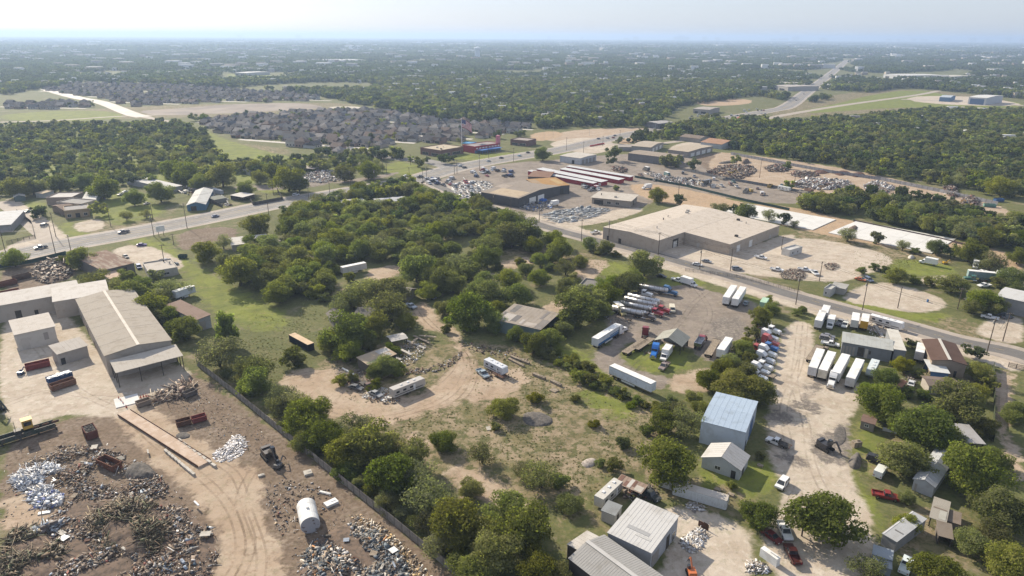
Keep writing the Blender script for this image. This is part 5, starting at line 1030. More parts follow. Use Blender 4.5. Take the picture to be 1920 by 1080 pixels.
veh('day_cab', 1228,591, 1245,595, (.30,.035,.05), 'crimson tractor coupled to the second silver tanker')
veh('day_cab', 1240,586, 1258,590, (.34,.05,.05), 'red tractor with white roof at the third tanker')
veh('tanker', 1222,549, 1260,556, S_, 'silver tanker coupled to the large blue tractor')
veh('tractor', 1255,553, 1275,557, (.03,.11,.24), 'large blue sleeper tractor facing the truck yard drive')
veh('day_cab', 1208,556, 1232,561, W_, 'white tractor beside the silver tanker near the trees')
veh('pickup', 1140,592, 1155,583, (.20,.23,.26), 'grey pickup truck under the trees at the tankers')
veh('box_truck', 1159,585, 1168,592, (.46,.40,.20), 'pale yellow truck beside the lowest tanker')
veh('van', 1260,583, 1262,592, (.60,.55,.42), 'cream van parked alone in the truck yard')
veh('tractor', 1210,628, 1212,616, (.20,.03,.035), 'dark red tractor beside the flatbed in the truck yard')
veh('flatbed', 1210,648, 1228,636, (.2,.15,.1), 'brown wooden decked flatbed beside the green carport')
veh('tractor', 1227,667, 1222,680, (.02,.14,.46), 'bright blue sleeper tractor on the grass of the truck yard')
veh('box_truck', 1250,668, 1240,682, W_, 'white box truck next to the bright blue tractor')
veh('dump_truck', 1316,643, 1326,628, (.22,.03,.04), 'dump truck with silver body and maroon cab')
veh('flatbed', 1335,657, 1345,640, W_, 'empty flatbed beside the dump truck')
veh('pup', 1357,664, 1370,645, W_, 'white box trailer right of the empty flatbed')
veh('trailer', 1184,722, 1228,742, (.62,.66,.70), 'long white trailer along the hedge at the bottom of the truck yard')
veh('trailer', 1367,563, 1378,546, W_, 'left one of two white trailers standing side by side at street')
veh('trailer', 1384,566, 1395,549, W_, 'right one of two white trailers standing side by side at street')
veh('sedan', 1398,571, 1400,566, (.16,.2,.22), 'dark car in the shadow of the two white trailers')
veh('box_truck', 1287,534, 1300,538, W_, 'white box truck on the grass at the yard entrance')
veh('pickup', 1270,528, 1280,531, W_, 'white pickup behind the box truck on the grass')
veh('sedan', 1240,520, 1255,523, K_, 'black car under the trees at the yard entrance')
veh('short_container', 1432,574, 1440,562, (.30,.47,.36), 'pale green roofed container at the hedge of the truck yard', roofc=(.38,.55,.42))
# --- row of parked tractors
for i, (x, y, c, lb) in enumerate([(1446,625,W_,'topmost white tractor in the row along the pale drive'), (1440,638,(.68,.68,.68),'second white tractor from the top of the row along the drive'), (1442,648,(.42,.10,.09),'red and white tractor in the row along the drive'), (1440,657,(.05,.14,.36),'blue tractor in the row along the drive'), (1436,668,W_,'white tractor just below the blue one in the row'), (1432,680,(.66,.67,.68),'white tractor second below the blue one in the row'), (1428,692,W_,'white tractor third below the blue one in the row'), (1422,702,(.68,.68,.67),'white tractor fourth below the blue one in the row'), (1417,713,W_,'lowest white tractor in the row, half under the tree')]): veh('tractor' if i % 3 else 'day_cab', x, y, x+22, y+7, c, lb, 'tractors parked along the pale drive')
veh('day_cab', 1418,660, 1440,668, (.30,.05,.04), 'stripped red tractor behind the row of white tractors')
veh('flatbed', 1412,700, 1430,706, (.3,.3,.3), 'flatbed trailer behind the lowest white tractors')
# --- right yard
for (k, x, y, fx, fy, c, lb) in [('pup',1536,610,1546,588,(.60,.61,.61),'tall grey trailer at the top corner of the trailer yard'), ('short_trailer',1545,597,1550,585,(.66,.63,.57),'short cream trailer behind the tall grey trailer'), ('box_truck',1557,610,1553,622,W_,'white box truck facing the yard beside the tall grey trailer'), ('pickup',1575,608,1585,600,G_,'dark grey pickup behind the white wreck near the side street'), ('pickup',1584,612,1580,620,(.62,.64,.6),'pale green white pickup beside the dark grey pickup'), ('sedan',1552,633,1570,636,(.18,.18,.2),'dark grey car parked above the grey car by the shed'), ('suv',1549,638,1567,641,(.20,.19,.2),'charcoal car parked beside the white pickup by the shed'), ('pickup',1556,648,1572,651,W_,'white pickup parked in front of the long grey shed'), ('short_trailer',1601,612,1603,600,(.62,.60,.57),'small white cargo trailer next to the yellow one'), ('short_trailer',1619,614,1622,600,(.58,.33,.05),'yellow orange cargo trailer in the trailer yard'), ('trailer',1528,692,1538,668,(.62,.62,.62),'left grey roofed trailer of four side by side'), ('trailer',1548,697,1560,672,(.66,.62,.52),'cream trailer, second from left of four side by side'), ('trailer',1573,702,1585,680,(.60,.61,.62),'trailer with a white tractor, third of four side by side'), ('trailer',1600,712,1612,688,(.52,.53,.54),'rightmost silver grey trailer of four side by side'), ('tractor',1559,722,1554,735,W_,'white tractor at the head of the third trailer'), ('flatbed',1527,668,1540,650,(.05,.07,.12),'dark flatbed behind the left grey roofed trailer')]:
    veh(k, x, y, fx, fy, c, lb, roofc={'trailer': tuple(v*.8 for v in c)}.get(k))
veh('long_rv', 1661,612, 1690,620, W_, 'long white travel trailer beside the side street')
veh('rv', 1634,700, 1626,716, (.55,.60,.60), 'old bus caravan with tan roof and blue tarps under the shed')
veh('sedan', 1708,722, 1716,700, (.55,.55,.55), 'silver wreck in the weeds beside the brown roofed house')
veh('short_trailer', 1722,672, 1724,662, (.5,.48,.46), 'small white roofed trailer behind the silver wreck')
veh('flatbed_pickup', 1457,834, 1442,828, W_, 'white pickup with dark flat bed in the blue shed shadow')
veh('suv', 1466,911, 1460,918, W_, 'white car driving on the pale dirt yard')
veh('pickup', 1470,1000, 1476,1012, W_, 'white pickup parked under the round tree at the bottom')
veh('sedan', 1447,1010, 1455,1016, (.11,.012,.014), 'red car beside the white pickup at the bottom')
veh('pickup', 1485,1044, 1476,1026, (.055,.012,.010), 'dark red pickup truck at the bottom of the yard')
veh('pickup', 1660,934, 1680,938, (.20,.022,.02), 'red pickup with white cap under the lower right trees')
veh('suv', 1643,866, 1650,868, K_, 'black car beside the dirt pile at the lawn')
veh('van', 1650,889, 1655,882, (.66,.68,.67), 'white and teal van nose under the tree on the lawn')
veh('pickup', 1698,1065, 1703,1052, (.60,.66,.66), 'pale blue old truck at the bottom right')
veh('pickup', 1216,932, 1230,940, (.06,.065,.07), 'dark wrecked pickup under the rusty lean-to')
veh('rv', 1141,936, 1158,920, (.52,.50,.45), 'peeling white caravan beside the tiny cabin', roofc=(.3,.3,.3))
veh('container', 1312,937, 1360,951, (.55,.57,.57), 'long white corrugated container shed beside the lawn', roofc=(.47,.43,.38))
veh('short_container', 1262,915, 1280,921, (.58,.58,.57), 'shorter white container in line behind the long white one', roofc=(.45,.42,.38))
# --- middle and left
veh('rv', 930,697, 948,706, (.56,.58,.61), 'white caravan with wooden deck beside the dirt track')
veh('long_rv', 765,735, 785,727, (.46,.43,.39), 'derelict motorhome on the scrub island edge')
veh('container', 566,648, 588,660, (.022,.026,.035), 'dark blue container with tan roof in the long grass', roofc=(.58,.44,.30))
veh('short_trailer', 347,558, 365,552, (.55,.58,.62), 'white box trailer beside the brown roofed metal shed')
veh('pickup', 770,577, 778,580, (.42,.46,.52), 'pale blue pickup at the top of the dirt track')
veh('sedan', 808,560, 815,562, (.10,.10,.11), 'dark car under the trees at the top of the dirt track')
veh('pup', 664,512, 678,509, (.55,.53,.50), 'white trailer beside the tan clearing in the wood')
for (k, x, y, fx, fy, c, lb) in [('pickup',77,466,60,469,(.02,.06,.11),'dark teal pickup driving on the highway at left'), ('pickup',232,437,215,440,(.10,.10,.13),'dark pickup with white stripe driving on the highway'), ('sedan',404,407,420,404,(.18,.21,.30),'blue grey car driving on the highway'), ('suv',555,367,570,364,(.62,.64,.67),'white car parked at the roadside beyond the junk yard'), ('van',360,393,370,396,(.45,.5,.56),'pale blue van in front of the blue gabled shop'), ('sedan',266,461,280,460,(.09,.05,.20),'purple car with white boot parked on the meadow edge'), ('pickup',310,492,322,494,(.03,.06,.12),'dark blue pickup beside the flat roofed shop'), ('suv',261,503,266,510,(.04,.10,.26),'blue car beside the rusty roofed shed'), ('sedan',236,483,240,486,(.05,.05,.06),'black car behind the rusty roofed shed'), ('suv',84,424,92,421,(.14,.16,.20),'dark grey car beside the lane corner'), ('sedan',52,398,62,395,(.07,.16,.17),'dark teal car beside the lane'), ('sedan',226,366,236,363,(.55,.55,.55),'silver car on the lawn, upper of the parked cars'), ('sedan',275,383,284,379,(.5,.5,.52),'grey car on the lawn below the big tree'), ('pickup',200,370,210,368,(.05,.08,.08),'dark green pickup under the lone lawn tree'), ('sedan',258,381,268,380,(.16,.19,.17),'olive car beside the grey car on the lawn'), ('sedan',235,361,242,359,(.6,.62,.64),'white car farthest back on the lawn'), ('sedan',325,497,332,496,(.05,.06,.07),'black bin sized car beside the meadow path')]:
    veh(k, x, y, fx, fy, c, lb)
veh('container', 408,362, 422,366, (.40,.43,.47), 'grey shipping container in the junk yard across highway', roofc=(.45,.47,.5))
# --- steel yard, side street and right lots
for (k, x, y, fx, fy, c, lb) in [('pickup',1426,485,1440,488,W_,'white pickup at the edge of the gravel lot below the site office'), ('sedan',1325,492,1335,494,G_,'grey car left of the pole in front of the warehouse'), ('sedan',1307,498,1318,500,(.6,.6,.6),'silver car nearest the side street before the warehouse'), ('suv',1381,506,1390,506,(.22,.23,.26),'grey car parked by the fence of the gravel lot'), ('pickup',1456,508,1468,510,W_,'white pickup left of the scrap pile by the street'), ('pickup',1508,508,1520,510,W_,'white pickup behind the scrap pile by the street'), ('pickup',1527,514,1535,520,(.6,.62,.64),'white truck at the right end of the scrap pile'), ('pickup',1116,438,1128,436,W_,'white pickup at the left front of the warehouse'), ('box_truck',1745,497,1730,494,W_,'white van truck with grey box on the grass lot'), ('box_truck',1829,500,1826,509,W_,'white box truck nose out by the trees, left of the bucket truck'), ('pickup',1840,513,1832,514,W_,'white bucket truck beside the trees'), ('pup',1840,525,1820,523,(.22,.30,.30),'green sided car hauler among the bushes'), ('day_cab',1822,528,1810,527,(.04,.13,.11),'dark green tractor at the head of the car hauler'), ('pickup',1845,538,1832,539,W_,'white service pickup below the car hauler'), ('short_trailer',1887,527,1900,529,(.60,.62,.62),'white trailer roof behind the bushes at right'), ('pickup',1855,598,1845,596,(.62,.64,.66),'white long pickup in the right edge lot'), ('pickup',1876,592,1888,593,(.10,.11,.13),'dark pickup behind the white one in the right edge lot'), ('sedan',1888,597,1896,596,(.12,.13,.15),'black car in the right edge lot'), ('sedan',1816,563,1826,560,(.09,.1,.1),'dark car between bushes below the gravel circle'), ('sedan',1613,526,1622,528,(.52,.16,.06),'orange car at the top of the gravel circle'), ('suv',1628,527,1634,530,(.12,.16,.24),'dark blue car beside the orange car'), ('box_truck',1215,354,1206,355,W_,'white truck in the tan cleared field'), ('box_truck',1040,386,1030,388,W_,'white flat truck in the steel yard'), ('rv',1470,358,1480,360,(.62,.62,.58),'white trailer in the grey scrap lot'), ('rv',1325,345,1335,343,(.1,.1,.1),'black wreck in the grey scrap lot'), ('bin',1872,378,1890,377,(.06,.13,.28),'blue steel bin at the far right scrap yard'), ('bin',1855,388,1840,387,(.14,.26,.22),'green steel bin at the far right scrap yard')]:
    veh(k, x, y, fx, fy, c, lb)
rv_ = random.Random(12); CC = [W_, W_, (.6,.6,.6), K_, G_, (.05,.08,.18), (.3,.05,.05), S_, (.1,.1,.11)]
for i in range(56):
    x, y = rv_.choice([(rv_.uniform(800, 850), rv_.uniform(334, 350)), (rv_.uniform(875, 962), rv_.uniform(316, 332)), (rv_.uniform(875, 962), rv_.uniform(316, 332)), (rv_.uniform(1060, 1130), rv_.uniform(345, 358)), (rv_.uniform(850, 900), rv_.uniform(340, 372))])
    veh(rv_.choice(['sedan', 'suv', 'pickup', 'van']), x, y, x+10, y+rv_.choice([4, -3]), rv_.choice(CC), 'vehicle parked in the crowded lot of the steel yard', 'vehicles parked in the steel yard', cat='vehicle')
for (x, y, c, lb) in [(740,338,K_,'dark car at the highway verge bend'), (761,331,(.6,.62,.63),'white car leading at the highway bend'), (770,335,(.15,.16,.18),'dark car beside the white one at the highway bend'), (788,333,(.12,.13,.15),'dark pickup alone at the highway bend'), (863,312,(.5,.52,.54),'silver car left of the dark one at the junction'), (871,315,K_,'black car right of the silver one at the junction'), (916,303,(.5,.54,.56),'pale car heading along the highway past the diner'), (940,297,K_,'black car heading along the highway past the diner'), (974,293,(.35,.48,.56),'light blue car on the highway by the round tree'), (990,287,K_,'black car on the highway by the round tree'), (1122,261,(.06,.07,.1),'dark car first at the far highway bend'), (1139,260,(.4,.42,.44),'grey car second at the far highway bend'), (1150,259,(.25,.05,.06),'red car third at the far highway bend'), (1153,255,(.1,.1,.12),'black car fourth at the far highway bend'), (1212,246,(.05,.08,.1),'dark truck on the far highway'), (1229,241,(.4,.42,.45),'grey truck ahead on the far highway')]:
    veh('sedan' if 'car' in lb else 'pickup', x, y, x+12, y-2.6, c, lb)
rv_ = random.Random(5)
for i in range(34):
    x = rv_.uniform(1290, 1440); y = 205+(1440-x)*.10+rv_.uniform(-3, 10); veh('sedan', x, y, x+10, y-2, rv_.choice(CC), 'tiny car at the far highway junction', 'cars at the far junction')
for i in range(16):
    s = rv_.uniform(0, 1); x, y = 1480+95*s, 197-73*s; veh('sedan', x+rv_.uniform(-3, 3), y, x+6, y-5, rv_.choice(CC), 'tiny car on the far straight of the highway', 'cars on the far highway')

for i in range(34):
    x = rv_.uniform(1200, 1520); y = 318+(x-1200)*.115+rv_.uniform(-2, 22); k = rv_.choice(['sedan', 'pickup', 'van', 'box_truck', 'bin', 'pickup'])
    veh(k, x, y, x+rv_.uniform(-10, 10), y+rv_.choice([3, -3]), rv_.choice([(.2,.13,.1), (.1,.1,.1), (.3,.28,.25), (.5,.5,.5), (.12,.2,.2), (.35,.25,.08)]), 'wrecked vehicle or bin among the scrap of the right lot', 'wrecks in the right scrap lot', cat='wreck')
for (k, x, y, fx, fy, c, lb) in [('sedan',705,742,712,745,(.30,.30,.30),'grey wreck left of the derelict motorhome'), ('flatbed_pickup',690,728,700,735,(.16,.10,.08),'rusty flat bed pickup in the scrub island'), ('sedan',668,730,676,732,(.12,.12,.12),'dark car wreck at the left of the scrub island'), ('pickup',905,704,912,710,(.30,.36,.40),'pale wreck left of the wooden deck'), ('short_trailer',628,470,640,467,(.5,.48,.45),'small trailer in the wood clearing'), ('sedan',590,492,597,490,(.12,.13,.15),'dark car in the left clearing of the wood'), ('pickup',905,462,913,464,(.35,.36,.38),'grey pickup in the wood clearing near the street'), ('sedan',1000,493,1006,495,(.2,.2,.22),'grey car wreck in the small tan clearing'), ('pickup',1245,690,1238,697,(.25,.2,.18),'brown pickup at the lower edge of the truck yard'), ('flatbed',1190,655,1205,645,(.2,.18,.15),'second brown flatbed left of the green carport')]:
    veh(k, x, y, fx, fy, c, lb)
# ------------------------------------------------------------------ scrap, heaps and yard gear
def heap_pieces(poly, n, size, pal, hmax, seed, wts=None, bars=.25, plates=.35, flat=False, yaw0=None):
    """loose pieces lying over a heap: boxes, plates and bars, each tilted; one mass"""
    r = np.random.default_rng(seed); q = smooth_poly(W(poly)); c_ = r.uniform(q.min(0), q.max(0), (n*9, 2)); d = sdf(c_, q); patch = np.sin(c_[:, 0]*.42+1.6*np.sin(c_[:, 1]*.31+seed))+np.sin(c_[:, 1]*.53+1.9*np.sin(c_[:, 0]*.27+seed)); ok = (d > 0) & ((patch > r.uniform(-.9, 1.5, len(d))) if n > 1000 else True); c_, d = c_[ok][:n], d[ok][:n]; n = len(c_)
    top = hmax*np.clip(d/max(d.max(), .1), 0, 1)**.7*(.55+.45*np.sin(c_[:, 0]*.5+seed)*np.cos(c_[:, 1]*.43))
    z = np.maximum(.62*hmax*(1-np.exp(-d/max(d.max(), .1)*2.2))+hmax*.3*r.uniform(-.15, 1.0, n)*(.5+.5*np.sin(c_[:, 0]*.5+seed)*np.cos(c_[:, 1]*.43)), 0)
    if flat: z = top*r.uniform(.2, 1, n)
    s = np.exp(r.uniform(np.log(size[0]), np.log(size[1]), n)); ty = r.uniform(0, 1, n)
    dim = np.stack([s*r.uniform(.6, 1.4, n), s*r.uniform(.4, .9, n), s*r.uniform(.2, .6, n)], 1)
    b_ = ty < bars; dim[b_] = np.stack([s*r.uniform(1.8, 4.5, n), s*r.uniform(.1, .22, n), s*r.uniform(.06, .14, n)], 1)[b_]
    pl = (ty >= bars) & (ty < bars+plates); dim[pl] = np.stack([s*r.uniform(.9, 2.4, n), s*r.uniform(.3, .9, n), s*.03+.02], 1)[pl]
    tl = r.normal(0, .12 if flat else .38, (n, 2)); yaw = r.uniform(0, 6.28, n) if yaw0 is None else yaw0+r.normal(0, .12, n); U = np.array([[-1,-1,-1],[1,-1,-1],[1,1,-1],[-1,1,-1],[-1,-1,1],[1,-1,1],[1,1,1],[-1,1,1]])*.5
    v = U[None]*dim[:, None]; v[:, 4:] += r.normal(0, .12, (n, 1, 3))*dim[:, None]
    cx, sx, cy, sy, cz, sz = np.cos(tl[:, 0]), np.sin(tl[:, 0]), np.cos(tl[:, 1]), np.sin(tl[:, 1]), np.cos(yaw), np.sin(yaw)
    X, Y, Z = v[..., 0], v[..., 1], v[..., 2]
    Y, Z = Y*cx[:, None]-Z*sx[:, None], Y*sx[:, None]+Z*cx[:, None]; X, Z = X*cy[:, None]+Z*sy[:, None], -X*sy[:, None]+Z*cy[:, None]; X, Y = X*cz[:, None]-Y*sz[:, None], X*sz[:, None]+Y*cz[:, None]
    v = np.stack([X+c_[:, None, 0], Y+c_[:, None, 1], Z+z[:, None]+dim[:, None, 2]*.4+.03], -1)
    f = np.array([[3,2,1,0],[4,5,6,7],[0,1,5,4],[1,2,6,5],[2,3,7,6],[3,0,4,7]])[None]+8*np.arange(n)[:, None, None]
    pal = np.array(pal); k = r.choice(len(pal), n, p=None if wts is None else np.array(wts)/sum(wts)); cl = pal[k]*r.uniform(.7, 1.2, (n, 1)); return v.reshape(-1, 3), f.reshape(-1, 4), np.repeat(cl, 6, 0)
M_EARTH = mat('heap_earth', (.17, .125, .095), (.10, .078, .062), .8, .95, bump=.6, bscale=2.5)
M_SLAG = mat('heap_dark_gravel', (.10, .092, .085), (.155, .14, .125), 1.2, .95, bump=.5, bscale=5)
def mound(name, label, poly, h, m, cat='heap', seed=0, group=None):
    q = smooth_poly(W(poly)); lo, hi = q.min(0)-1, q.max(0)+1; st = max((hi-lo).max()/46, .35); xs, ys = np.arange(lo[0], hi[0], st), np.arange(lo[1], hi[1], st); X, Y = np.meshgrid(xs, ys); p_ = np.stack([X.ravel(), Y.ravel()], 1)
    d = sdf(p_, q); r = np.random.default_rng(seed); z = h*np.clip(d/max(d.max(), .1), -.2, 1); z = np.where(d > 0, h*(1-np.exp(-np.clip(d, 0, None)/max(d.max(), .1)*2.2)), -.35)+np.where(d > 0, r.normal(0, .05, len(d))*h+.12*h*np.sin(p_[:, 0]*.9+seed)*np.sin(p_[:, 1]*.8), 0)
    I_ = np.arange(len(p_)).reshape(len(ys), len(xs)); F_ = np.stack([I_[:-1, :-1], I_[:-1, 1:], I_[1:, 1:], I_[1:, :-1]], -1).reshape(-1, 4); F_ = F_[(d[F_] > -st*1.5).any(1)]
    o = inst(name, np_mesh(name, np.concatenate([p_, z[:, None]], 1), F_, m, smooth=True)); return tag(o, label, cat, group)
def scrap(name, label, poly, n, size, pal, h, seed, wts=None, mnd=None, **kw):
    v, f, cl = heap_pieces(poly, n, size, pal, h, seed, wts, **kw); o = inst(name, np_mesh(name, v, f, M_SCRAP, cl)); tag(o, label, 'scrap', None, 'stuff')
    if mnd: mound(name+'_mound', mnd, poly, h*.62, M_EARTH, 'heap', seed)
DIRTY = [(.11,.08,.06), (.17,.13,.10), (.27,.22,.18), (.42,.40,.38), (.10,.10,.105), (.18,.10,.06), (.30,.36,.44), (.58,.58,.58), (.36,.28,.18), (.10,.15,.20), (.24,.07,.05)]
DW = [7, 7, 4, 1.6, 4, 4, 1.2, .9, 2.5, 1, .6]
WHITES = [(.74,.75,.78), (.62,.66,.72), (.50,.55,.62), (.30,.36,.46), (.78,.77,.74), (.2,.2,.22)]; WW = [4, 3, 2, 1.2, 2, 1]
BRUSH = [(.10,.08,.055), (.16,.12,.07), (.075,.07,.045), (.22,.17,.10), (.09,.10,.045), (.13,.085,.05)]
scrap('mixed_scrap', 'sprawling mixed scrap heap over the lower left yard', [(80,985),(140,930),(220,900),(330,940),(400,985),(415,1040),(370,1140),(0,1140),(0,1010)], 8600, (.09, .85), DIRTY, 1.3, 1, DW, 'dark earth under the sprawling mixed scrap heap', bars=.30, plates=.45)
scrap('mixed_scrap', 'scrap strewn between bins and the white sheet heap', [(20,890),(80,840),(180,830),(290,880),(330,930),(240,950),(130,930),(40,900)], 3200, (.14, .7), DIRTY, 1.2, 2, DW)
scrap('brush_heap', 'tangled brown brush heap in the middle of the scrap', [(150,965),(200,930),(300,940),(330,990),(290,1060),(190,1050)], 2600, (.3, 1.1), BRUSH, 3.6, 3, None, 'dark core of the tangled brush heap', bars=.85, plates=.05)
scrap('brush_heap', 'dark brush tangle at the bottom left corner', [(0,1000),(90,985),(130,1040),(90,1140),(0,1140)], 1600, (.3, 1.2), BRUSH, 2.8, 4, None, 'dark core of the bottom left brush tangle', bars=.8, plates=.05)
scrap('sheet_heap', 'bright heap of white and blue sheet metal lengths at left', [(20,880),(60,868),(115,872),(112,905),(80,940),(45,925),(22,905)], 1300, (.3, 1.1), WHITES, 1.8, 5, WW, 'dark core of the bright sheet metal heap', bars=.55, plates=.45)
scrap('sheet_heap', 'blue and white scrap strip beneath the bright sheet heap', [(45,925),(110,915),(125,940),(95,958),(60,950)], 420, (.25, 1.1), WHITES+[(.08,.12,.35)], 1.0, 6)
scrap('sheet_heap', 'long blue grey bales at the edge of the lower heap', [(50,1000),(120,980),(125,990),(60,1015)], 260, (.4, 1.6), [(.30,.36,.42), (.5,.55,.6), (.2,.24,.3), (.15,.13,.12)], 1.4, 7)
scrap('paper_white_heap', 'white shredded sheet heap beside the truck scale', [(395,850),(420,838),(440,812),(462,820),(465,845),(430,868),(405,866)], 900, (.15, .6), [(.78,.78,.80), (.70,.70,.74), (.60,.58,.58), (.4,.38,.37)], .7, 8, flat=True, bars=.15, plates=.85)
scrap('mixed_scrap', 'scrap heap with bluish sheets right of the white tank', [(560,1060),(590,1010),(640,980),(690,990),(740,1020),(770,1060),(760,1140),(560,1140)], 3600, (.12, .95), [(.08,.10,.12), (.12,.15,.18), (.26,.25,.23), (.5,.47,.43), (.20,.16,.12), (.30,.24,.18), (.62,.60,.57), (.4,.2,.08)], 1.5, 9, [4, 4, 3, 2, 3, 2, 1, .4], 'dark earth under the bluish scrap heap', bars=.2, plates=.6)
scrap('mixed_scrap', 'loose tan and white scraps along the fence at the bottom', [(640,960),(700,970),(790,1050),(840,1140),(760,1140),(740,1050)], 900, (.15, .7), [(.5,.45,.38), (.62,.6,.55), (.3,.22,.14), (.55,.4,.2), (.2,.15,.1)], .3, 10)
scrap('mixed_scrap', 'scattered bits on the bare yard beside the tank', [(480,900),(600,900),(660,960),(600,960),(540,1010),(520,1000)], 420, (.12, .6), DIRTY, .1, 11, DW)
scrap('mixed_scrap', 'scattered chips on the brown flat beside the truck scale', [(290,760),(350,720),(400,740),(540,840),(480,870),(400,820)], 900, (.08, .35), DIRTY, .05, 12, DW)
for i_, (pl_, n_, lb_) in enumerate([([(800,690),(850,672),(868,655),(872,662),(845,690),(810,700)], 160, 'stones and junk edging the grass of the scrub island'), ([(640,700),(690,690),(720,715),(700,735),(650,725)], 240, 'rusty junk strewn through the scrub island'), ([(760,690),(810,690),(800,702),(755,705)], 140, 'bins and junk beside the dirt loop'), ([(905,690),(925,700),(920,716),(900,708)], 90, 'household junk left of the caravan deck'), ([(690,735),(760,745),(740,760),(690,755)], 160, 'grey rubble line below the derelict motorhome'), ([(1040,655),(1110,690),(1180,735),(1170,742),(1090,705),(1030,670)], 200, 'brush and stones along the field hedge'), ([(850,640),(900,645),(960,660),(1000,675),(990,682),(900,665)], 180, 'broken concrete along the track verge'), ([(1200,655),(1260,650),(1270,660),(1215,668)], 120, 'parts and pallets beside the green carport'), ([(1130,600),(1170,590),(1200,605),(1150,612)], 60, 'tyres and parts beside the tankers')]): scrap('loose_junk', lb_, pl_, n_, (.15, .8), DIRTY, .25, 200+i_, DW)
for i_, (pl_, lb_) in enumerate([([(0,840),(120,815),(230,830),(330,920),(410,990),(420,1060),(360,1140),(0,1140)], 'fine rubbish trodden into the yard between the heaps'), ([(60,900),(250,880),(380,960),(380,1080),(200,1120),(60,1040)], 'fine pale litter over the middle of the scrapyard'), ([(540,1000),(640,960),(760,1020),(800,1100),(560,1140)], 'fine litter round the bluish scrap heap')]): scrap('fine_litter', lb_, pl_, 1000, (.07, .38), DIRTY+[(.6,.6,.6), (.5,.5,.5)], .06, 300+i_, DW+[3, 3], flat=True)
scrap('pipe_scrap', 'heap of rusty pipes and beams in front of the canopy', [(275,745),(300,735),(350,715),(375,725),(350,745),(300,757)], 240, (.6, 2.0), [(.30,.22,.16), (.2,.13,.1), (.40,.34,.27), (.12,.1,.09)], .9, 13, bars=.85, plates=.1)
scrap('mixed_scrap', 'dark rusty machinery scrap beside the highway fence', [(60,500),(100,482),(135,490),(142,520),(90,535),(62,525)], 520, (.4, 1.8), [(.12,.09,.07), (.2,.14,.1), (.3,.24,.2), (.08,.08,.08)], 1.8, 14, None, 'rusty earth under the machinery scrap by the highway fence')
scrap('stored_steel', 'white and grey pipe and steel lying in the steel yard', [(838,352),(880,335),(935,345),(895,372),(880,380)], 420, (.8, 3.0), [(.72,.73,.75), (.6,.6,.6), (.3,.32,.34), (.15,.15,.16)], .9, 15, [2, 2, 3, 2], bars=.7, plates=.2, flat=True, yaw0=hd((840,350), (890,375)))
scrap('stored_steel', 'grey steel stock lying beside the office', [(1010,400),(1090,388),(1160,392),(1090,415),(1040,420)], 420, (.8, 3.0), [(.5,.53,.55), (.35,.38,.40), (.2,.23,.26), (.62,.63,.63)], .9, 16, bars=.7, plates=.2, flat=True, yaw0=hd((1040,410), (1150,390)))
scrap('stored_steel', 'mixed stock in the near corner of the steel yard', [(965,380),(1010,375),(1050,382),(1010,400),(980,395)], 220, (.5, 2.0), [(.3,.3,.3), (.15,.15,.15), (.5,.5,.5), (.1,.2,.5)], .8, 17)
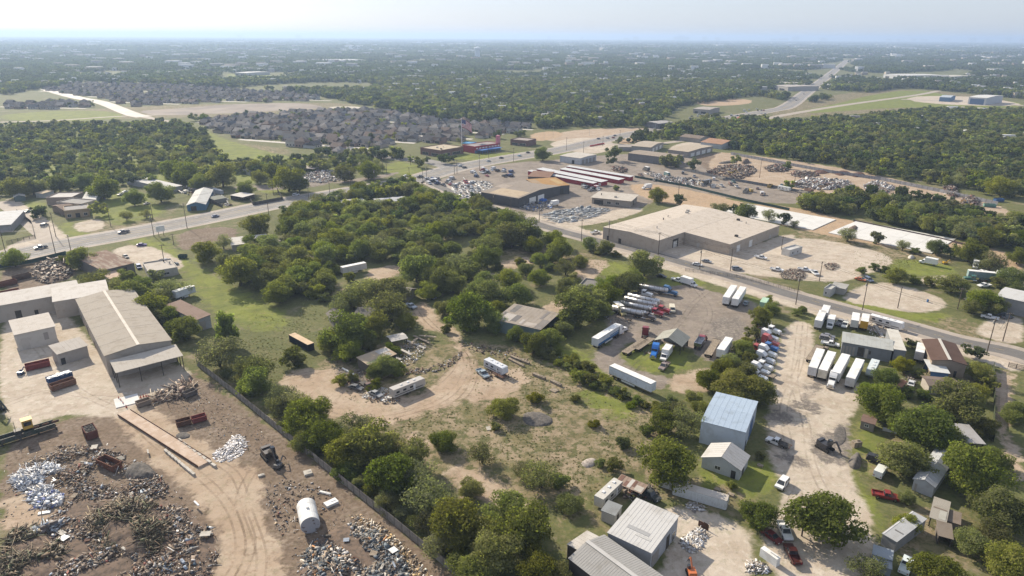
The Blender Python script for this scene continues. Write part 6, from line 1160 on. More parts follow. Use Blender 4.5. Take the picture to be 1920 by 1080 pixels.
for i, (pl, n, h, lb) in enumerate([([(1325,320),(1365,308),(1415,312),(1420,325),(1380,340),(1330,330)], 900, 2.6, 'dark machinery scrap in the middle of the right scrap lot'), ([(1430,312),(1470,308),(1485,322),(1440,324)], 420, 2.2, 'dark vehicle scrap near the lot tree'), ([(1475,328),(1500,320),(1545,328),(1510,335)], 300, 1.8, 'rusty scrap heap right of the lot tree'), ([(1485,345),(1510,333),(1600,340),(1600,352),(1540,358),(1490,352)], 1100, 2.4, 'pale grey shredded scrap heap in the right scrap lot'), ([(1615,350),(1640,338),(1680,350),(1670,362),(1630,362)], 420, 2.2, 'grey scrap heap at the end of the right scrap lot'), ([(1765,350),(1790,348),(1800,370),(1780,372)], 260, 2.6, 'brown scrap heap beside the far right track'), ([(1800,372),(1830,368),(1838,388),(1805,388)], 260, 3.0, 'dark machine scrap near the far right bins'), ([(1150,310),(1180,318),(1170,326),(1145,320)], 160, 1.8, 'dark scrap pile beside the storage units'), ([(1200,322),(1290,335),(1340,345),(1290,350),(1230,335)], 420, .9, 'low rows of scrap along the lot fence'), ([(1460,515),(1480,503),(1515,512),(1505,527),(1465,524)], 420, 2.2, 'dark pile of wrecked vehicle parts by the side street'), ([(1540,498),(1560,492),(1580,500),(1555,510)], 160, 1.2, 'scrap metal frames in the gravel lot'), ([(560,325),(640,318),(650,340),(570,345)], 420, 1.4, 'junk yard clutter beside the highway across from the wood'), ([(300,355),(400,345),(440,385),(420,392),(380,372)], 260, .9, 'clutter in the fenced yard across the highway'), ([(715,720),(740,742),(700,748),(670,745)], 200, .6, 'white and grey litter beside the derelict motorhome'), ([(740,650),(800,640),(800,665),(760,690),(730,680)], 200, .7, 'broken boards lying in the scrub island'), ([(1270,1015),(1310,985),(1330,1000),(1310,1035),(1290,1038)], 320, .6, 'white shredded rubbish beside the metal building'), ([(1395,1055),(1430,1050),(1450,1075),(1400,1078)], 90, .6, 'white pipe junk at the bottom centre'), ([(1170,915),(1230,905),(1235,935),(1200,945),(1165,940)], 220, 1.0, 'junk under the rusty striped lean-to'), ([(1285,938),(1325,948),(1320,962),(1285,955)], 110, .8, 'junk pile in front of the white container shed'), ([(1640,590),(1680,620),(1660,640),(1620,625)], 150, .8, 'scrap behind the long grey metal shed'), ([(1690,690),(1720,690),(1720,740),(1695,735)], 120, .7, 'litter in the weeds beside the brown roofed house')]):
    dark = [(.07,.065,.06), (.12,.09,.075), (.2,.16,.13), (.33,.3,.27), (.16,.07,.05)]; lite = [(.45,.45,.46), (.3,.31,.32), (.6,.6,.6), (.15,.15,.15), (.2,.12,.1)]; white = [(.72,.72,.73), (.55,.56,.58), (.4,.36,.3), (.25,.22,.2)]
    far_ = pl[0][1] < 400
    scrap('mixed_scrap', lb, pl, int(n*1.6), (.4, 2.0) if far_ else (.15, .7), white if ('white' in lb or 'boards' in lb) else lite if ('grey' in lb or 'clutter' in lb or 'low rows' in lb) else dark, h, 40+i, flat='white' in lb, **(dict(bars=.25, plates=.75) if 'white' in lb else {}))
for (pl, h, m_, lb) in [([(232,880),(262,863),(290,880),(295,898),(262,905),(235,898)], 1.8, M_SLAG, 'dark gravel mound beside the empty rusty bin'), ([(325,815),(350,808),(362,820),(335,826)], .5, M_SLAG, 'small low ash heap beside the truck scale'), ([(975,775),(1010,770),(1042,785),(1030,800),(985,800)], .9, M_SLAG, 'dark gravel mound beside the bush in the field'), ([(1588,862),(1605,850),(1618,862),(1612,880),(1595,880)], 1.8, M_SLAG, 'dark gravel pile at the lawn edge of the pale yard'), ([(1560,805),(1585,795),(1590,830),(1565,840)], .12, M_SLAG, 'low spread of dark gravel beside the black machine'), ([(1085,868),(1110,855),(1125,868),(1100,880)], .6, mat('rubble', (.36,.32,.28), (.22,.19,.17), 1.5, .95, bump=.5), 'low grey rubble mound in the field'), ([(1700,482),(1710,478),(1716,484),(1706,487)], 1.2, M_CONC, 'small pale gravel pile in the lot'), ([(1345,305),(1380,301),(1385,305),(1350,308)], 1.5, M_SLAG, 'dark gravel heap at the top of the right scrap lot'), ([(1388,304),(1402,300),(1408,306),(1392,308)], 3, M_EARTH, 'brown earth cone at the top of the right scrap lot'), ([(1585,432),(1600,423),(1612,428),(1596,438)], 1.5, M_EARTH, 'brown earth bank between the white slabs'), ([(1520,322),(1545,316),(1565,322),(1540,328)], 1.3, M_RUST, 'rusty flat heap along the lot fence'), ([(1560,325),(1580,319),(1600,325),(1575,331)], 1.3, M_RUST, 'second rusty flat heap along the lot fence'), ([(1590,328),(1612,322),(1625,328),(1605,334)], 1.3, M_RUST, 'third rusty flat heap along the lot fence')]:
    mound('gravel_heap' if m_ is M_SLAG else 'heap', lb, pl, h, m_, seed=len(lb))
# --- white tank lying on its side
a, c_ = P(578,967,2.0), P(583,990,2.0); d = (c_-a).normalized(); mid = P(581,995); e = empty('storage_tank', (a.x, a.y, 0), math.atan2(d.y, d.x), 'white cylinder tank lying on its side with a grey stained end', 'tank')
mb = MB(); mb.cyl((-3.6, 0, 2.05), (3.4, 0, 2.05), 2.05, 2.05, 28); mb.build('shell', M_WHITE, e)
mb = MB(); mb.cyl((3.41, 0, 2.05), (3.5, 0, 2.05), 2.0, 1.96, 28); mb.build('end_plate', mat('tank_end', (.33,.33,.35), (.14,.11,.10), .9, .6, lo=.55, hi=.62), e)
mb = MB(); mb.cyl((-3.65, 0, 2.05), (-3.6, 0, 2.05), 1.7, 2.05, 28); mb.build('rear_cap', M_WHITE, e); mb = MB(); [mb.cyl((x-.06, 0, 2.05), (x+.06, 0, 2.05), 2.075, 2.075, 28) for x in (-2, 1.2)]; mb.build('hoop', M_WHITE, e); mb = MB(); mb.cyl((0, 0, 4.0), (0, 0, 4.4), .3, .3, 10); mb.build('hatch', M_WHITE, e)
# --- truck scale: long deck with side beams
a, c_ = P(232,775), P(385,872); e = empty('truck_scale', ((a.x+c_.x)/2, (a.y+c_.y)/2, 0), math.atan2(c_.y-a.y, c_.x-a.x), 'long dusty truck scale ramp in the scrapyard', 'truck scale'); Ls = (c_-a).length
M_DECK = mat('dusty_deck', (.42,.315,.235), (.50,.40,.32), .4, .9)
for k in range(8): mb = MB(); mb.box((-Ls/2+(k+.5)*Ls/8, 0, .25), (Ls/8-.04, 3.3, .5)); mb.build('deck_plate', M_DECK, e)
for s in (-1, 1): mb = MB(); mb.box((0, s*1.72, .46), (Ls*.98, .12, .5)); mb.build('side_rail', M_RUST, e)
rb = random.Random(4)
BLK = MB().box((0, 0, .3), (1.7, .6, .6)).mesh('concrete_block', M_CONC)
for k in range(9):
    x, y = 312+k*6.2, 848+k*5.2; p = P(x, y); e = inst('concrete_block', BLK, None, (p.x, p.y, 0), hd((312,848), (362,893))+rb.uniform(-.1, .1)); tag(e, 'concrete block, %s from the top in the line left of the truck scale' % ordinal(k+1), 'concrete block', 'blocks left of the truck scale')
for k in range(8):
    x, y = 338+k*9, 828+k*6.6; p = P(x, y); e = inst('concrete_block', BLK, None, (p.x, p.y, 0), hd((338,828), (400,875))+rb.uniform(-.1, .1)); tag(e, 'concrete block, %s from the top in the line right of the truck scale' % ordinal(k+1), 'concrete block', 'blocks right of the truck scale')
p = P(238,752); mb = MB(); mb.box((0, 0, .1), (6.2, 6.0, .2)); tag(mb.build('concrete_pad', M_SLAB, None, (p.x, p.y, 0), .6), 'square pale concrete pad with cones along its edge', 'concrete pad')
CONE = MB().cyl((0, 0, .05), (0, 0, .95), .2, .04, 10).box((0, 0, .03), (.5, .5, .06)).mesh('traffic_cone', mat('cone_orange', (.45,.07,.04), None, 2, .6))
for k, (x, y) in enumerate([(223,748),(227,752),(231,757),(237,764),(264,746),(269,744),(274,743),(278,744)]):
    p = P(x, y); tag(inst('traffic_cone', CONE, None, (p.x, p.y, 0), 0), 'orange red cone, %s from the left by the concrete pad' % ordinal(k+1), 'cone', 'cones by the concrete pad')
# --- bins in the scrapyard
for (k, x, y, fx, fy, c, lb) in [('bin',72,690,98,684,(.20,.05,.045),'dark red roll off bin in the concrete yard'), ('bin',113,713,140,704,(.035,.07,.16),'blue roll off bin heaped with white scrap'), ('bin',119,726,146,717,(.18,.10,.07),'rusty roll off bin in front of the blue one'), ('deep_bin',171,818,160,800,(.13,.055,.045),'deep rusty bin full of grey shavings'), ('bin',206,876,228,886,(.16,.075,.05),'empty rusty bin beside the dark gravel mound'), ('small_bin',345,797,360,793,(.13,.07,.05),'left one of two small rusty bins on the brown flat'), ('small_bin',374,790,388,786,(.20,.06,.055),'right, redder one of two small bins on the brown flat'), ('small_bin',270,760,285,755,(.25,.2,.16),'small grey skip with cones at the concrete pad'), ('small_bin',357,742,366,738,(.16,.14,.13),'small grey skip at the end of the pipe heap'), ('bin',15,535,40,529,(.14,.06,.045),'brown bin at the left edge below the machinery scrap'), ('bin',42,523,62,518,(.10,.065,.05),'dark brown bin right of the brown bin at the left edge'), ('bin',20,553,40,549,(.17,.055,.045),'red brown bin partly hidden by the white roofed wing'), ('small_bin',343,484,348,484,(.03,.06,.06),'dark green tank box on the meadow path')]:
    e = veh(k, x, y, fx, fy, c, lb)
    if 'heaped' in lb or 'shavings' in lb:
        r = np.random.default_rng(3); L2, W2 = (5.8, 2.0) if k == 'bin' else (4.2, 2.2); n = 150; mb = MB()
        for _ in range(n):
            s = r.uniform(.15, .6) if k == 'bin' else r.uniform(.1, .3); mb.box((r.uniform(-L2/2, L2/2), r.uniform(-W2/2, W2/2), (1.75 if k == 'bin' else 2.2)+r.uniform(-.1, .3)), (s*2 if k == 'bin' else s, s, .12), 0, r.uniform(0, 3))
        mb.box((0, 0, .9 if k == 'bin' else 1.2), (L2, W2, 1.5 if k == 'bin' else 2.0)); fo = mb.build('load', M_WHITE if k == 'bin' else M_SLAG, e); fo['kind'] = 'stuff'
# --- baler with yellow cabin
a, c_ = P(-30,845), P(104,803); e = empty('scrap_baler', ((a.x+c_.x)/2, (a.y+c_.y)/2, 0), math.atan2(c_.y-a.y, c_.x-a.x), 'long green black scrap baler with a yellow cabin', 'baler'); Lb = (c_-a).length
mb = MB(); mb.box((0, 0, 1.0), (Lb, 2.6, .5)); [mb.box((0, s*1.3, 1.5), (Lb, .18, 1.3)) for s in (-1, 1)]; mb.build('trough', mat('baler_green', (.05,.065,.055), (.10,.085,.07), .8, .6), e)
mb = MB(); [mb.box((x, s*.9, .4), (.4, .3, .8)) for x in (-8, -4, 0, 4, 8) for s in (-1, 1)]; mb.build('leg', M_DARKMETAL, e); e2 = mb
mb = MB(); mb.box((2.2, .6, 3.6), (2.2, 2.0, 2.4)); mb.box((2.2, .6, 4.9), (2.5, 2.3, .15)); mb.build('cabin', M_YELLOW, e); mb = MB(); mb.box((2.2, -.42, 3.9), (1.7, .06, 1.1)); mb.build('window', M_GLASS, e)
mb = MB(); [mb.cyl((1.0+k*.01, -1.3, 1.5), (-1.5, -2.6, 2.6-k), .09, .09, 6) for k in (0, 1)]; mb.box((-.2, .2, 2.2), (1.5, 1.8, 1.2)); mb.build('hydraulics', M_DARKMETAL, e); mb = MB(); mb.cyl((-.5, 1.2, 1), (-.5, 1.2, 5.0), .08, .05, 6); mb.build('exhaust_stack', M_DARKMETAL, e)
mb = MB(); [mb.cyl((3+k*2.2, 0, 2.0), (4.6+k*2.2, 0, 2.0), .35, .35, 10) for k in range(3)]; mb.build('ram', M_RUST, e)
# --- grab machines and loaders
def grab(label, x, y, fx, fy, col, s=1.0, name='material_handler'):
    p = P(x, y); e = empty(name, (p.x, p.y, 0), hd((x, y), (fx, fy)), label, 'machine', None, s)
    for k in (-1, 1): mb = MB(); mb.prism([(-2.0, .1), (2.0, .1), (2.3, .5), (2.0, .9), (-2.0, .9), (-2.3, .5)], k*1.25-.3, k*1.25+.3); mb.build('track', M_RUBBER, e)
    mb = MB(); mb.box((-.4, 0, 1.6), (3.4, 2.6, 1.2)); mb.box((-1.6, 0, 2.3), (1.0, 2.4, .5)); mb.build('body', M_PAINT, e, color=col)
    mb = MB(); mb.box((.9, .75, 2.6), (1.3, 1.0, 1.4), top=(.85, .9)); mb.build('cab', M_GLASS, e)
    mb = MB(); mb.box((2.0, -.3, 3.2), (3.4, .4, .5), tilt=Matrix.Rotation(-.7, 3, 'Y')); mb.build('boom', M_PAINT, e, color=col)
    mb = MB(); mb.box((4.2, -.3, 3.2), (2.9, .35, .4), tilt=Matrix.Rotation(.9, 3, 'Y')); mb.build('stick', M_PAINT, e, color=col)
    mb = MB(); [mb.cyl((5.1, -.3, 2.0), (5.1+.7*math.cos(t), -.3+.7*math.sin(t), .9), .14, .05, 5) for t in (0, 1.6, 3.1, 4.7)]; mb.build('grab', M_DARKMETAL, e); return e
grab('burnt black grab machine beside the scrapyard fence', 505,858, 520,875, (.045,.035,.03))
grab('black loader wreck at the left edge of the concrete yard', -8,772, 20,778, (.04,.05,.055), 1.0)
grab('black machine with red trim in the middle of pale yard', 1546,842, 1560,850, (.04,.04,.045), .9)
grab('small blue skid machine on the concrete yard', 40,702, 46,698, (.04,.09,.2), .45)
grab('yellow grab machine in the right scrap lot', 1370,328, 1390,330, (.45,.32,.06), 1.0)
grab('yellow tractor like machine on the grass by the trees', 1772,495, 1778,495, (.5,.3,.03), .5)
grab('rusty orange excavator at the far right scrap yard', 1815,388, 1800,385, (.35,.22,.06), 1.0)
grab('small wrecked loader below the burnt grab machine', 523,877, 530,870, (.10,.10,.10), .55)
grab('orange loader cut by the bottom edge beside the metal building', 1296,1078, 1290,1060, (.5,.15,.05), .6)
# --- timber, boards and single sheets lying about
def lying(name, cat, label, x0, y0, x1, y1, wd, th, m, z=0.0, color=None, group=None):
    a, c_ = P(x0, y0), P(x1, y1); mb = MB(); L = (c_-a).length; mb.box((0, 0, th/2), (L, wd, th)); mb.box((L*.2, wd*.1, th*1.05), (L*.4, wd*.3, th*.2)); tag(mb.build(name, m, None, ((a.x+c_.x)/2, (a.y+c_.y)/2, z), math.atan2(c_.y-a.y, c_.x-a.x), color=color), label, cat, group, 'thing')
for row in [('timber_stack','timber','upper timber stack on the grass right of the white caravan',958,670,992,683,.9,.7,M_WOOD), ('timber_stack','timber','lower timber stack on the grass right of the white caravan',954,674,982,688,.9,.6,M_WOOD), ('timber_stack','timber','timber stack at the far end of the caravan lawn',1000,703,1022,712,1.0,.8,M_WOOD), ('timber_stack','timber','timber stack in the weeds below the caravan lawn',1033,716,1052,725,1.0,.8,M_WOOD), ('pallet','pallet','flat pale pallet in the weeds near the timber',1034,730,1044,735,2.0,.25,M_WOOD), ('pipe_bundle','pipe','two thin white pipes at the scrub island',642,691,668,705,.5,.3,M_WHITE), ('board','board','tan board beside the thin white pipes',640,708,652,714,1.0,.2,M_WOOD), ('board','board','grey board leaning in the scrub island',715,710,742,698,.5,.25,M_WOOD), ('concrete_slab','slab','small pale slab in the field below the dark mound',912,804,920,803,1.8,.15,M_CONC), ('sheet','sheet','white sheet lying by the derelict motorhome',716,752,732,744,2.2,.1,M_WHITE), ('sheet','sheet','white plank on the bare track in the scrapyard',72,964,95,960,.9,.25,M_WHITE), ('board','board','plank lying at the centre of the lower heap',113,1048,162,1033,.5,.3,M_WOOD), ('sheet','sheet','white bent sheet at the bottom left scrap',50,1062,64,1055,1.8,.9,M_WHITE), ('board','board','long thin pole in the bottom left brush',0,1068,45,1052,.2,.2,M_WOOD), ('trough','trough','white trough beside the garden shed',1655,806,1682,812,.9,.6,M_WHITE), ('boat','boat','white upturned panel leaning beside the dark red pickup',1427,1040,1458,1062,1.2,2.0,M_WHITE), ('garden_bed','planter','upper raised garden bed on the lawn',1340,917,1351,921,1.1,.4,M_WOOD), ('garden_bed','planter','lower raised garden bed on the lawn',1365,926,1376,931,1.1,.4,M_WOOD), ('garden_bed','planter','raised bed beside the small white gabled shed',1420,872,1430,876,1.0,.4,M_WOOD), ('cattle_gate','gate','leaning cattle gate at the white rubbish',1309,985,1328,995,.12,1.4,M_RUST), ('barrel','barrel','blue barrel standing in the pale gravel circle',1738,566,1740,566,.7,1.0,mat('barrel_blue',(.03,.12,.3),None,1,.5)), ('tarp','tarp','bright blue tarp bundle in the steel yard',1005,375,1022,378,4,1.4,mat('tarp_blue',(.04,.13,.42),(.06,.18,.5),1,.5)), ('pallet_stack','pallet','stack of pallets beside the dark flat shed',1545,655,1552,657,1.5,1.0,M_WOOD), ('crate','crate','wooden sign board on the yellow lawn',1598,838,1612,836,1.4,1.6,M_WOOD), ('barrier','barrier','red barrier fence at the highway bend',1106,275,1133,270,.4,1.2,mat('barrier_red',(.5,.05,.04),None,1,.5)), ('ramp','ramp','long grey beam leaning behind the long grey shed',1633,600,1655,635,.9,.5,M_CONC), ('sheet','sheet','tan plywood sheet behind the long grey shed',1655,632,1662,640,2.2,.3,mat('plywood',(.55,.42,.24),None,1,.8)), ('beam','beam','grey pipe beam near the fence in the scrapyard',600,923,620,928,.5,.4,M_WHITE), ('sheet','sheet','bent white sheet near the fence in the scrapyard',610,950,632,940,1.8,.6,M_WHITE), ('sheet','sheet','pale crumpled sheet below the small wrecked loader',570,890,585,886,1.8,.5,M_CONC), ('beam','beam','white beam on the bare yard near the loader',484,894,496,891,.7,.4,M_CONC)]:
    lying(*row)
for i, (x0, y0, x1, y1, m_) in enumerate([(748,650,776,653,M_WOOD),(762,640,797,655,M_CONC),(776,632,806,646,M_WOOD),(741,663,766,665,M_WOOD),(735,672,752,679,M_CONC),(786,634,818,637,M_WOOD),(770,652,782,640,M_WOOD),(752,662,772,672,M_CONC)]):
    lying('roof_sheet', 'sheet', 'fallen grey roof strip, %s in the scrub island wreck' % ordinal(i+1), x0, y0, x1, y1, 1.0, .14, m_, .2+.16*i, None, 'fallen roof strips')
# big pieces one can pick out of the heaps: beams, sheets, pipes, plates
rz_ = random.Random(21)
BIG = []
for i in range(46):
    x, y = rz_.choice([(rz_.uniform(60, 400), rz_.uniform(930, 1075)), (rz_.uniform(60, 400), rz_.uniform(930, 1075)), (rz_.uniform(575, 760), rz_.uniform(1000, 1078)), (rz_.uniform(130, 300), rz_.uniform(840, 930)), (rz_.uniform(20, 120), rz_.uniform(870, 930))]); BIG.append((x, y))
for i, (x, y) in enumerate(sorted(BIG)):
    white_ = x < 125 and y < 940; t_ = i % 4; a_ = rz_.uniform(0, 6.28); dx, dy = math.cos(a_)*rz_.uniform(9, 22), math.sin(a_)*rz_.uniform(5, 11)
    m_ = M_WHITE if white_ or i % 9 == 0 else [M_RUST, M_WOOD, M_CONC, M_DARKMETAL, M_TIN][i % 5]
    nm_, wd_, th_ = (('scrap_beam', .35, .3), ('scrap_sheet', 1.5, .08), ('scrap_pipe', .5, .45), ('scrap_plate', 1.1, .12))[t_]
    lying(nm_, 'scrap', 'large %s among the scrap heaps, %s large piece from the left' % (nm_.split('_')[1], ordinal(i+1)), x, y, x+dx, y+dy, wd_, th_, m_, .9 if y > 940 else .5, (.30, .34, .40), 'large pieces on the scrap heaps')
# caravan deck
p = P(938,706); e = empty('wooden_deck', (p.x, p.y, 0), hd((930,697), (948,706)), 'dark wooden deck with railing in front of the white caravan', 'deck')
for k in range(10): mb = MB(); mb.box((-2.5+k*.5, 0, .65), (.46, 2.6, .08)); mb.build('plank', M_RUST, e)
mb = MB(); [mb.box((x, y, .8), (.12, .12, 1.6)) for x in (-2.6, 0, 2.6) for y in (-1.25, 1.25)]; mb.box((0, -1.25, 1.55), (5.3, .1, .1)); mb.build('railing', M_RUST, e)
# ------------------------------------------------------------------ fences
def picket_fence(q, label, hgt=2.0, step=2.4, m=M_DARKMETAL, name='steel_fence', pick=.22, solid=False):
    pts_ = [P(*a) for a in q]; e = empty(name, pts_[0], 0, label, 'fence'); o0 = pts_[0]; cache = {}
    if solid: pm = MB().box((step/2, 0, hgt/2+.05), (step-.06, .05, hgt)).mesh('panel', m)
    else:
        mb = MB(); n = int(step/pick); [mb.box(((k+.5)*step/n, 0, hgt/2+.05), (.14 if name == 'picket_fence' else .07, .05, hgt)) for k in range(n)]; [mb.box((step/2, .05, z), (step, .05, .09)) for z in (.3, hgt*.55, hgt-.2)]; pm = mb.mesh('panel', m)
    po = MB().box((0, 0, hgt/2+.05), (.12, .12, hgt+.15)).mesh('post', M_DARKMETAL)
    for a, b_ in zip(pts_[:-1], pts_[1:]):
        L = (b_-a).length; n = max(1, round(L/step)); rz = math.atan2(b_.y-a.y, b_.x-a.x)
        for k in range(n):
            s = a+(b_-a)*k/n-o0; o = inst('panel', pm, e, s, rz); o.scale = (L/n/step, 1, 1); inst('post', po, e, s, rz)
            if not solid: o['kind'] = 'stuff' if False else 'thing'
            if 'kind' in o: del o['kind']
picket_fence([(370,686),(430,733),(540,823),(640,905),(740,985),(800,1035),(865,1088)], 'long weathered picket fence between scrapyard and tree row', 2.1, 2.6, mat('fence_grey', (.31,.285,.25), (.22,.20,.18), .8, .85), 'picket_fence', .2)
picket_fence([(-10,505),(60,494),(125,478)], 'dark green screened fence along the highway at left', 2.0, 3.0, mat('screen_green', (.025,.06,.055), (.04,.075,.065), .5, .8), 'screen_fence', solid=True)
picket_fence([(32,398),(60,420),(66,446),(12,458)], 'dark slatted fence round the white lot at left', 1.8, 2.6, M_DARKMETAL, 'slat_fence')
picket_fence([(360,362),(400,382),(418,390)], 'dark sheet fence beside the blue shop', 2.0, 3.0, mat('sheet_dark', (.07,.07,.07), (.11,.1,.09), .6, .7), 'sheet_fence', solid=True)
picket_fence([(460,365),(475,385),(530,375),(520,358)], 'dark plank fence round the green yard across highway', 2.0, 3.0, MC['sheet_dark'], 'plank_fence', solid=True)
picket_fence([(1370,290),(1450,305),(1560,325),(1650,338),(1760,360),(1870,385)], 'grey sheet fence behind the right scrap lots', 2.4, 4.0, mat('sheet_grey', (.27,.27,.29), (.2,.2,.21), .4, .7), 'sheet_fence', solid=True)
picket_fence([(1282,320),(1350,335),(1420,347),(1530,367),(1545,370)], 'dark sheet fence across the right scrap lot', 2.0, 4.0, mat('sheet_blue', (.13,.14,.155), (.18,.17,.165), .4, .7), 'sheet_fence', solid=True)
picket_fence([(1190,333),(1285,350),(1400,378),(1480,395)], 'dark green hedge fence between orange field and grey lot', 1.6, 3.0, MC['screen_green'], 'screen_fence', solid=True)
picket_fence([(1600,415),(1760,448),(1850,470)], 'low dark wall behind the right white slab', 1.0, 4.0, mat('silt_fence', (.09,.07,.07), (.14,.1,.09), .4, .8), 'silt_fence', solid=True)
picket_fence([(1285,508),(1380,520),(1440,535),(1500,548)], 'wire fence with thin posts along the gravel lot', 1.4, 4.0, M_DARKMETAL, 'wire_fence', 1.3)
picket_fence([(1862,690),(1863,750),(1862,830)], 'green overgrown wall fence beside the right dirt road', 2.0, 3.0, mat('vine_wall', (.045,.06,.03), (.07,.08,.04), 1.5, .9), 'boundary_fence', solid=True)
picket_fence([(1705,650),(1728,662),(1728,680)], 'brown lattice fence behind the cream block', 1.9, 2.4, M_DARKMETAL, 'lattice_fence')
picket_fence([(1890,688),(1920,694)], 'dark wooden gate fence at the right edge', 1.6, 2.4, M_POLE, 'gate_fence')

# ------------------------------------------------------------------ utility poles, wires, signs, flag
def pole(x, y, h, label, arm=True, rz=0.0, transformer=False, group=None, name='utility_pole'):
    p = P(x, y); e = empty(name, (p.x, p.y, 0), rz, label, 'pole', group)
    mb = MB(); mb.cyl((0, 0, -.2), (0, 0, h), .19, .12, 8); mb.build('post', M_POLE, e)
    if arm:
        mb = MB(); mb.box((0, 0, h-.6), (2.4, .12, .14)); mb.build('crossarm', M_POLE, e)
        for k in (-1.1, -.4, .4, 1.1): mb = MB(); mb.cyl((k, 0, h-.53), (k, 0, h-.25), .06, .04, 6); mb.build('insulator', M_CONC, e)
    if transformer: mb = MB(); mb.cyl((0, .38, h-2.2), (0, .38, h-1.2), .25, .25, 10); mb.build('transformer', M_CONC, e)
    return Vector((p.x, p.y, h-.25))
def wires(pts_, label, offs=(-1.1, 0, 1.1), rz=0.0, sag=.9, r=.042, drop=0.0):
    for j, o_ in enumerate(offs):
        mb = MB(); c_ = Vector((math.cos(rz)*o_, math.sin(rz)*o_, -drop))
        for a, b_ in zip(pts_[:-1], pts_[1:]):
            prev = a+c_
            for k in range(1, 9):
                s = k/8; q = a+(b_-a)*s+c_; q.z -= sag*4*s*(1-s); mb.cyl(prev, q, r, r, 3, 0, False); prev = q
        tag(mb.build('overhead_wire', M_BLACK), label+', %s strand' % ordinal(j+1), 'wire', 'overhead wires')
rzs = hd((1480,552), (1700,612))+math.pi/2
SP = [pole(x, y, h, 'wooden utility pole, %s from the left along the side street' % ordinal(i+1), True, rzs, i % 2 == 0, 'utility poles along the side street') for i, (x, y, h) in enumerate([(926,397,11),(958,404,11),(1011,417,11),(1090,452,11.5),(1141,452,11),(1234,478,11.5),(1312,505,10),(1369,508,11),(1492,571,12),(1536,527,9),(1617,581,12),(1683,578,9),(1850,662,13)])]
wires([SP[i] for i in (2, 3, 5, 6, 8, 10, 12)], 'power line along the near side of the side street', (-1.1, 1.1), rzs)
wires([SP[i] for i in (0, 1, 4, 7, 9, 11)], 'power line along the far side of the side street', (-1, 1), rzs)
rzh = hd((233,439), (400,406))+math.pi/2
HP = [pole(x, y, h, 'wooden utility pole, %s from the left along the near highway side' % ordinal(i+1), True, rzh, i % 3 == 0, 'utility poles along the near side of the highway') for i, (x, y, h) in enumerate([(14,487,14),(104,475,14),(133,470,8),(289,444,12),(351,428,14),(504,403,13),(579,372,9),(619,370,10),(658,352,12),(703,344,10),(768,345,12),(793,345,12),(800,340,11),(852,327,11),(857,326,11),(899,318,12),(963,304,12)])]
wires([HP[i] for i in (0, 1, 3, 4, 5, 7, 8, 10, 13, 15, 16)], 'power line along the near side of the highway', (-1.1, 1.1), rzh)
HF = [pole(x, y, h, 'slim utility pole, %s from the left on the far highway side' % ordinal(i+1), True, rzh, False, 'utility poles on the far side of the highway') for i, (x, y, h) in enumerate([(105,444,13),(208,425,12),(287,412,10),(718,325,13),(725,326,13),(513,366,11),(770,310,9),(916,297,11),(1062,282,12),(1094,286,10),(1162,262,10),(1130,274,10)])]
wires([HF[i] for i in (0, 1, 2, 5, 3)], 'power line on the far side of the highway', (-1, 1), rzh)
YP = [pole(x, y, h, lb) for x, y, h, lb in [(1503,1005,9,'leaning pole beside the pale yard tree'), (326,459,6,'short bare post at the meadow corner'), (309,497,10,'pole beside the flat roofed shop'), (1880,640,11,'dark pole in the right edge lot'), (1795,580,9,'grey pole with crossarm beside the gravel circle'), (1465,468,7,'thin pole before the site office'), (1424,333,14,'tall pole in the right scrap lot'), (1272,365,10,'pole at the tan cleared field'), (1490,340,8,'pole at the pale grey scrap heap')]]
wires([SP[12], YP[3], Vector((160, 205, 11))], 'power line leaving over the right edge lot', (-1, 1), .4)
for i, (x, y, h) in enumerate([(945,262,11),(1020,262,12),(1037,258,12),(1105,254,10),(1216,252,10),(1228,249,10)]):
    p = P(x, y); e = empty('street_lamp', (p.x, p.y, 0), rzh, 'street lamp, %s from the left along the far highway' % ordinal(i+1), 'street lamp', 'street lamps along the far highway'); mb = MB(); mb.cyl((0, 0, 0), (0, 0, h), .12, .08, 7); mb.cyl((0, 0, h), (1.8, 0, h+.2), .06, .05, 6); mb.build('mast', M_CONC, e); mb = MB(); mb.box((2.0, 0, h+.15), (.7, .3, .12)); mb.build('lamp_head', M_CONC, e)
# billboard by the highway
p = P(303,443); e = empty('billboard', (p.x, p.y, 0), rzh+1.45, 'small white billboard on two posts beside the highway', 'billboard')
for s in (-1.2, 1.2): mb = MB(); mb.box((s, 0, 1.6), (.2, .2, 3.2)); mb.build('post', M_POLE, e)
mb = MB(); mb.box((0, 0, 4.2), (4.2, .35, 3.0)); mb.build('board', M_WHITE, e); mb = MB(); mb.box((0, -.2, 4.2), (3.9, .06, 2.7)); mb.build('poster', mat('poster_grey', (.50,.52,.56), (.42,.45,.5), .5, .6), e)
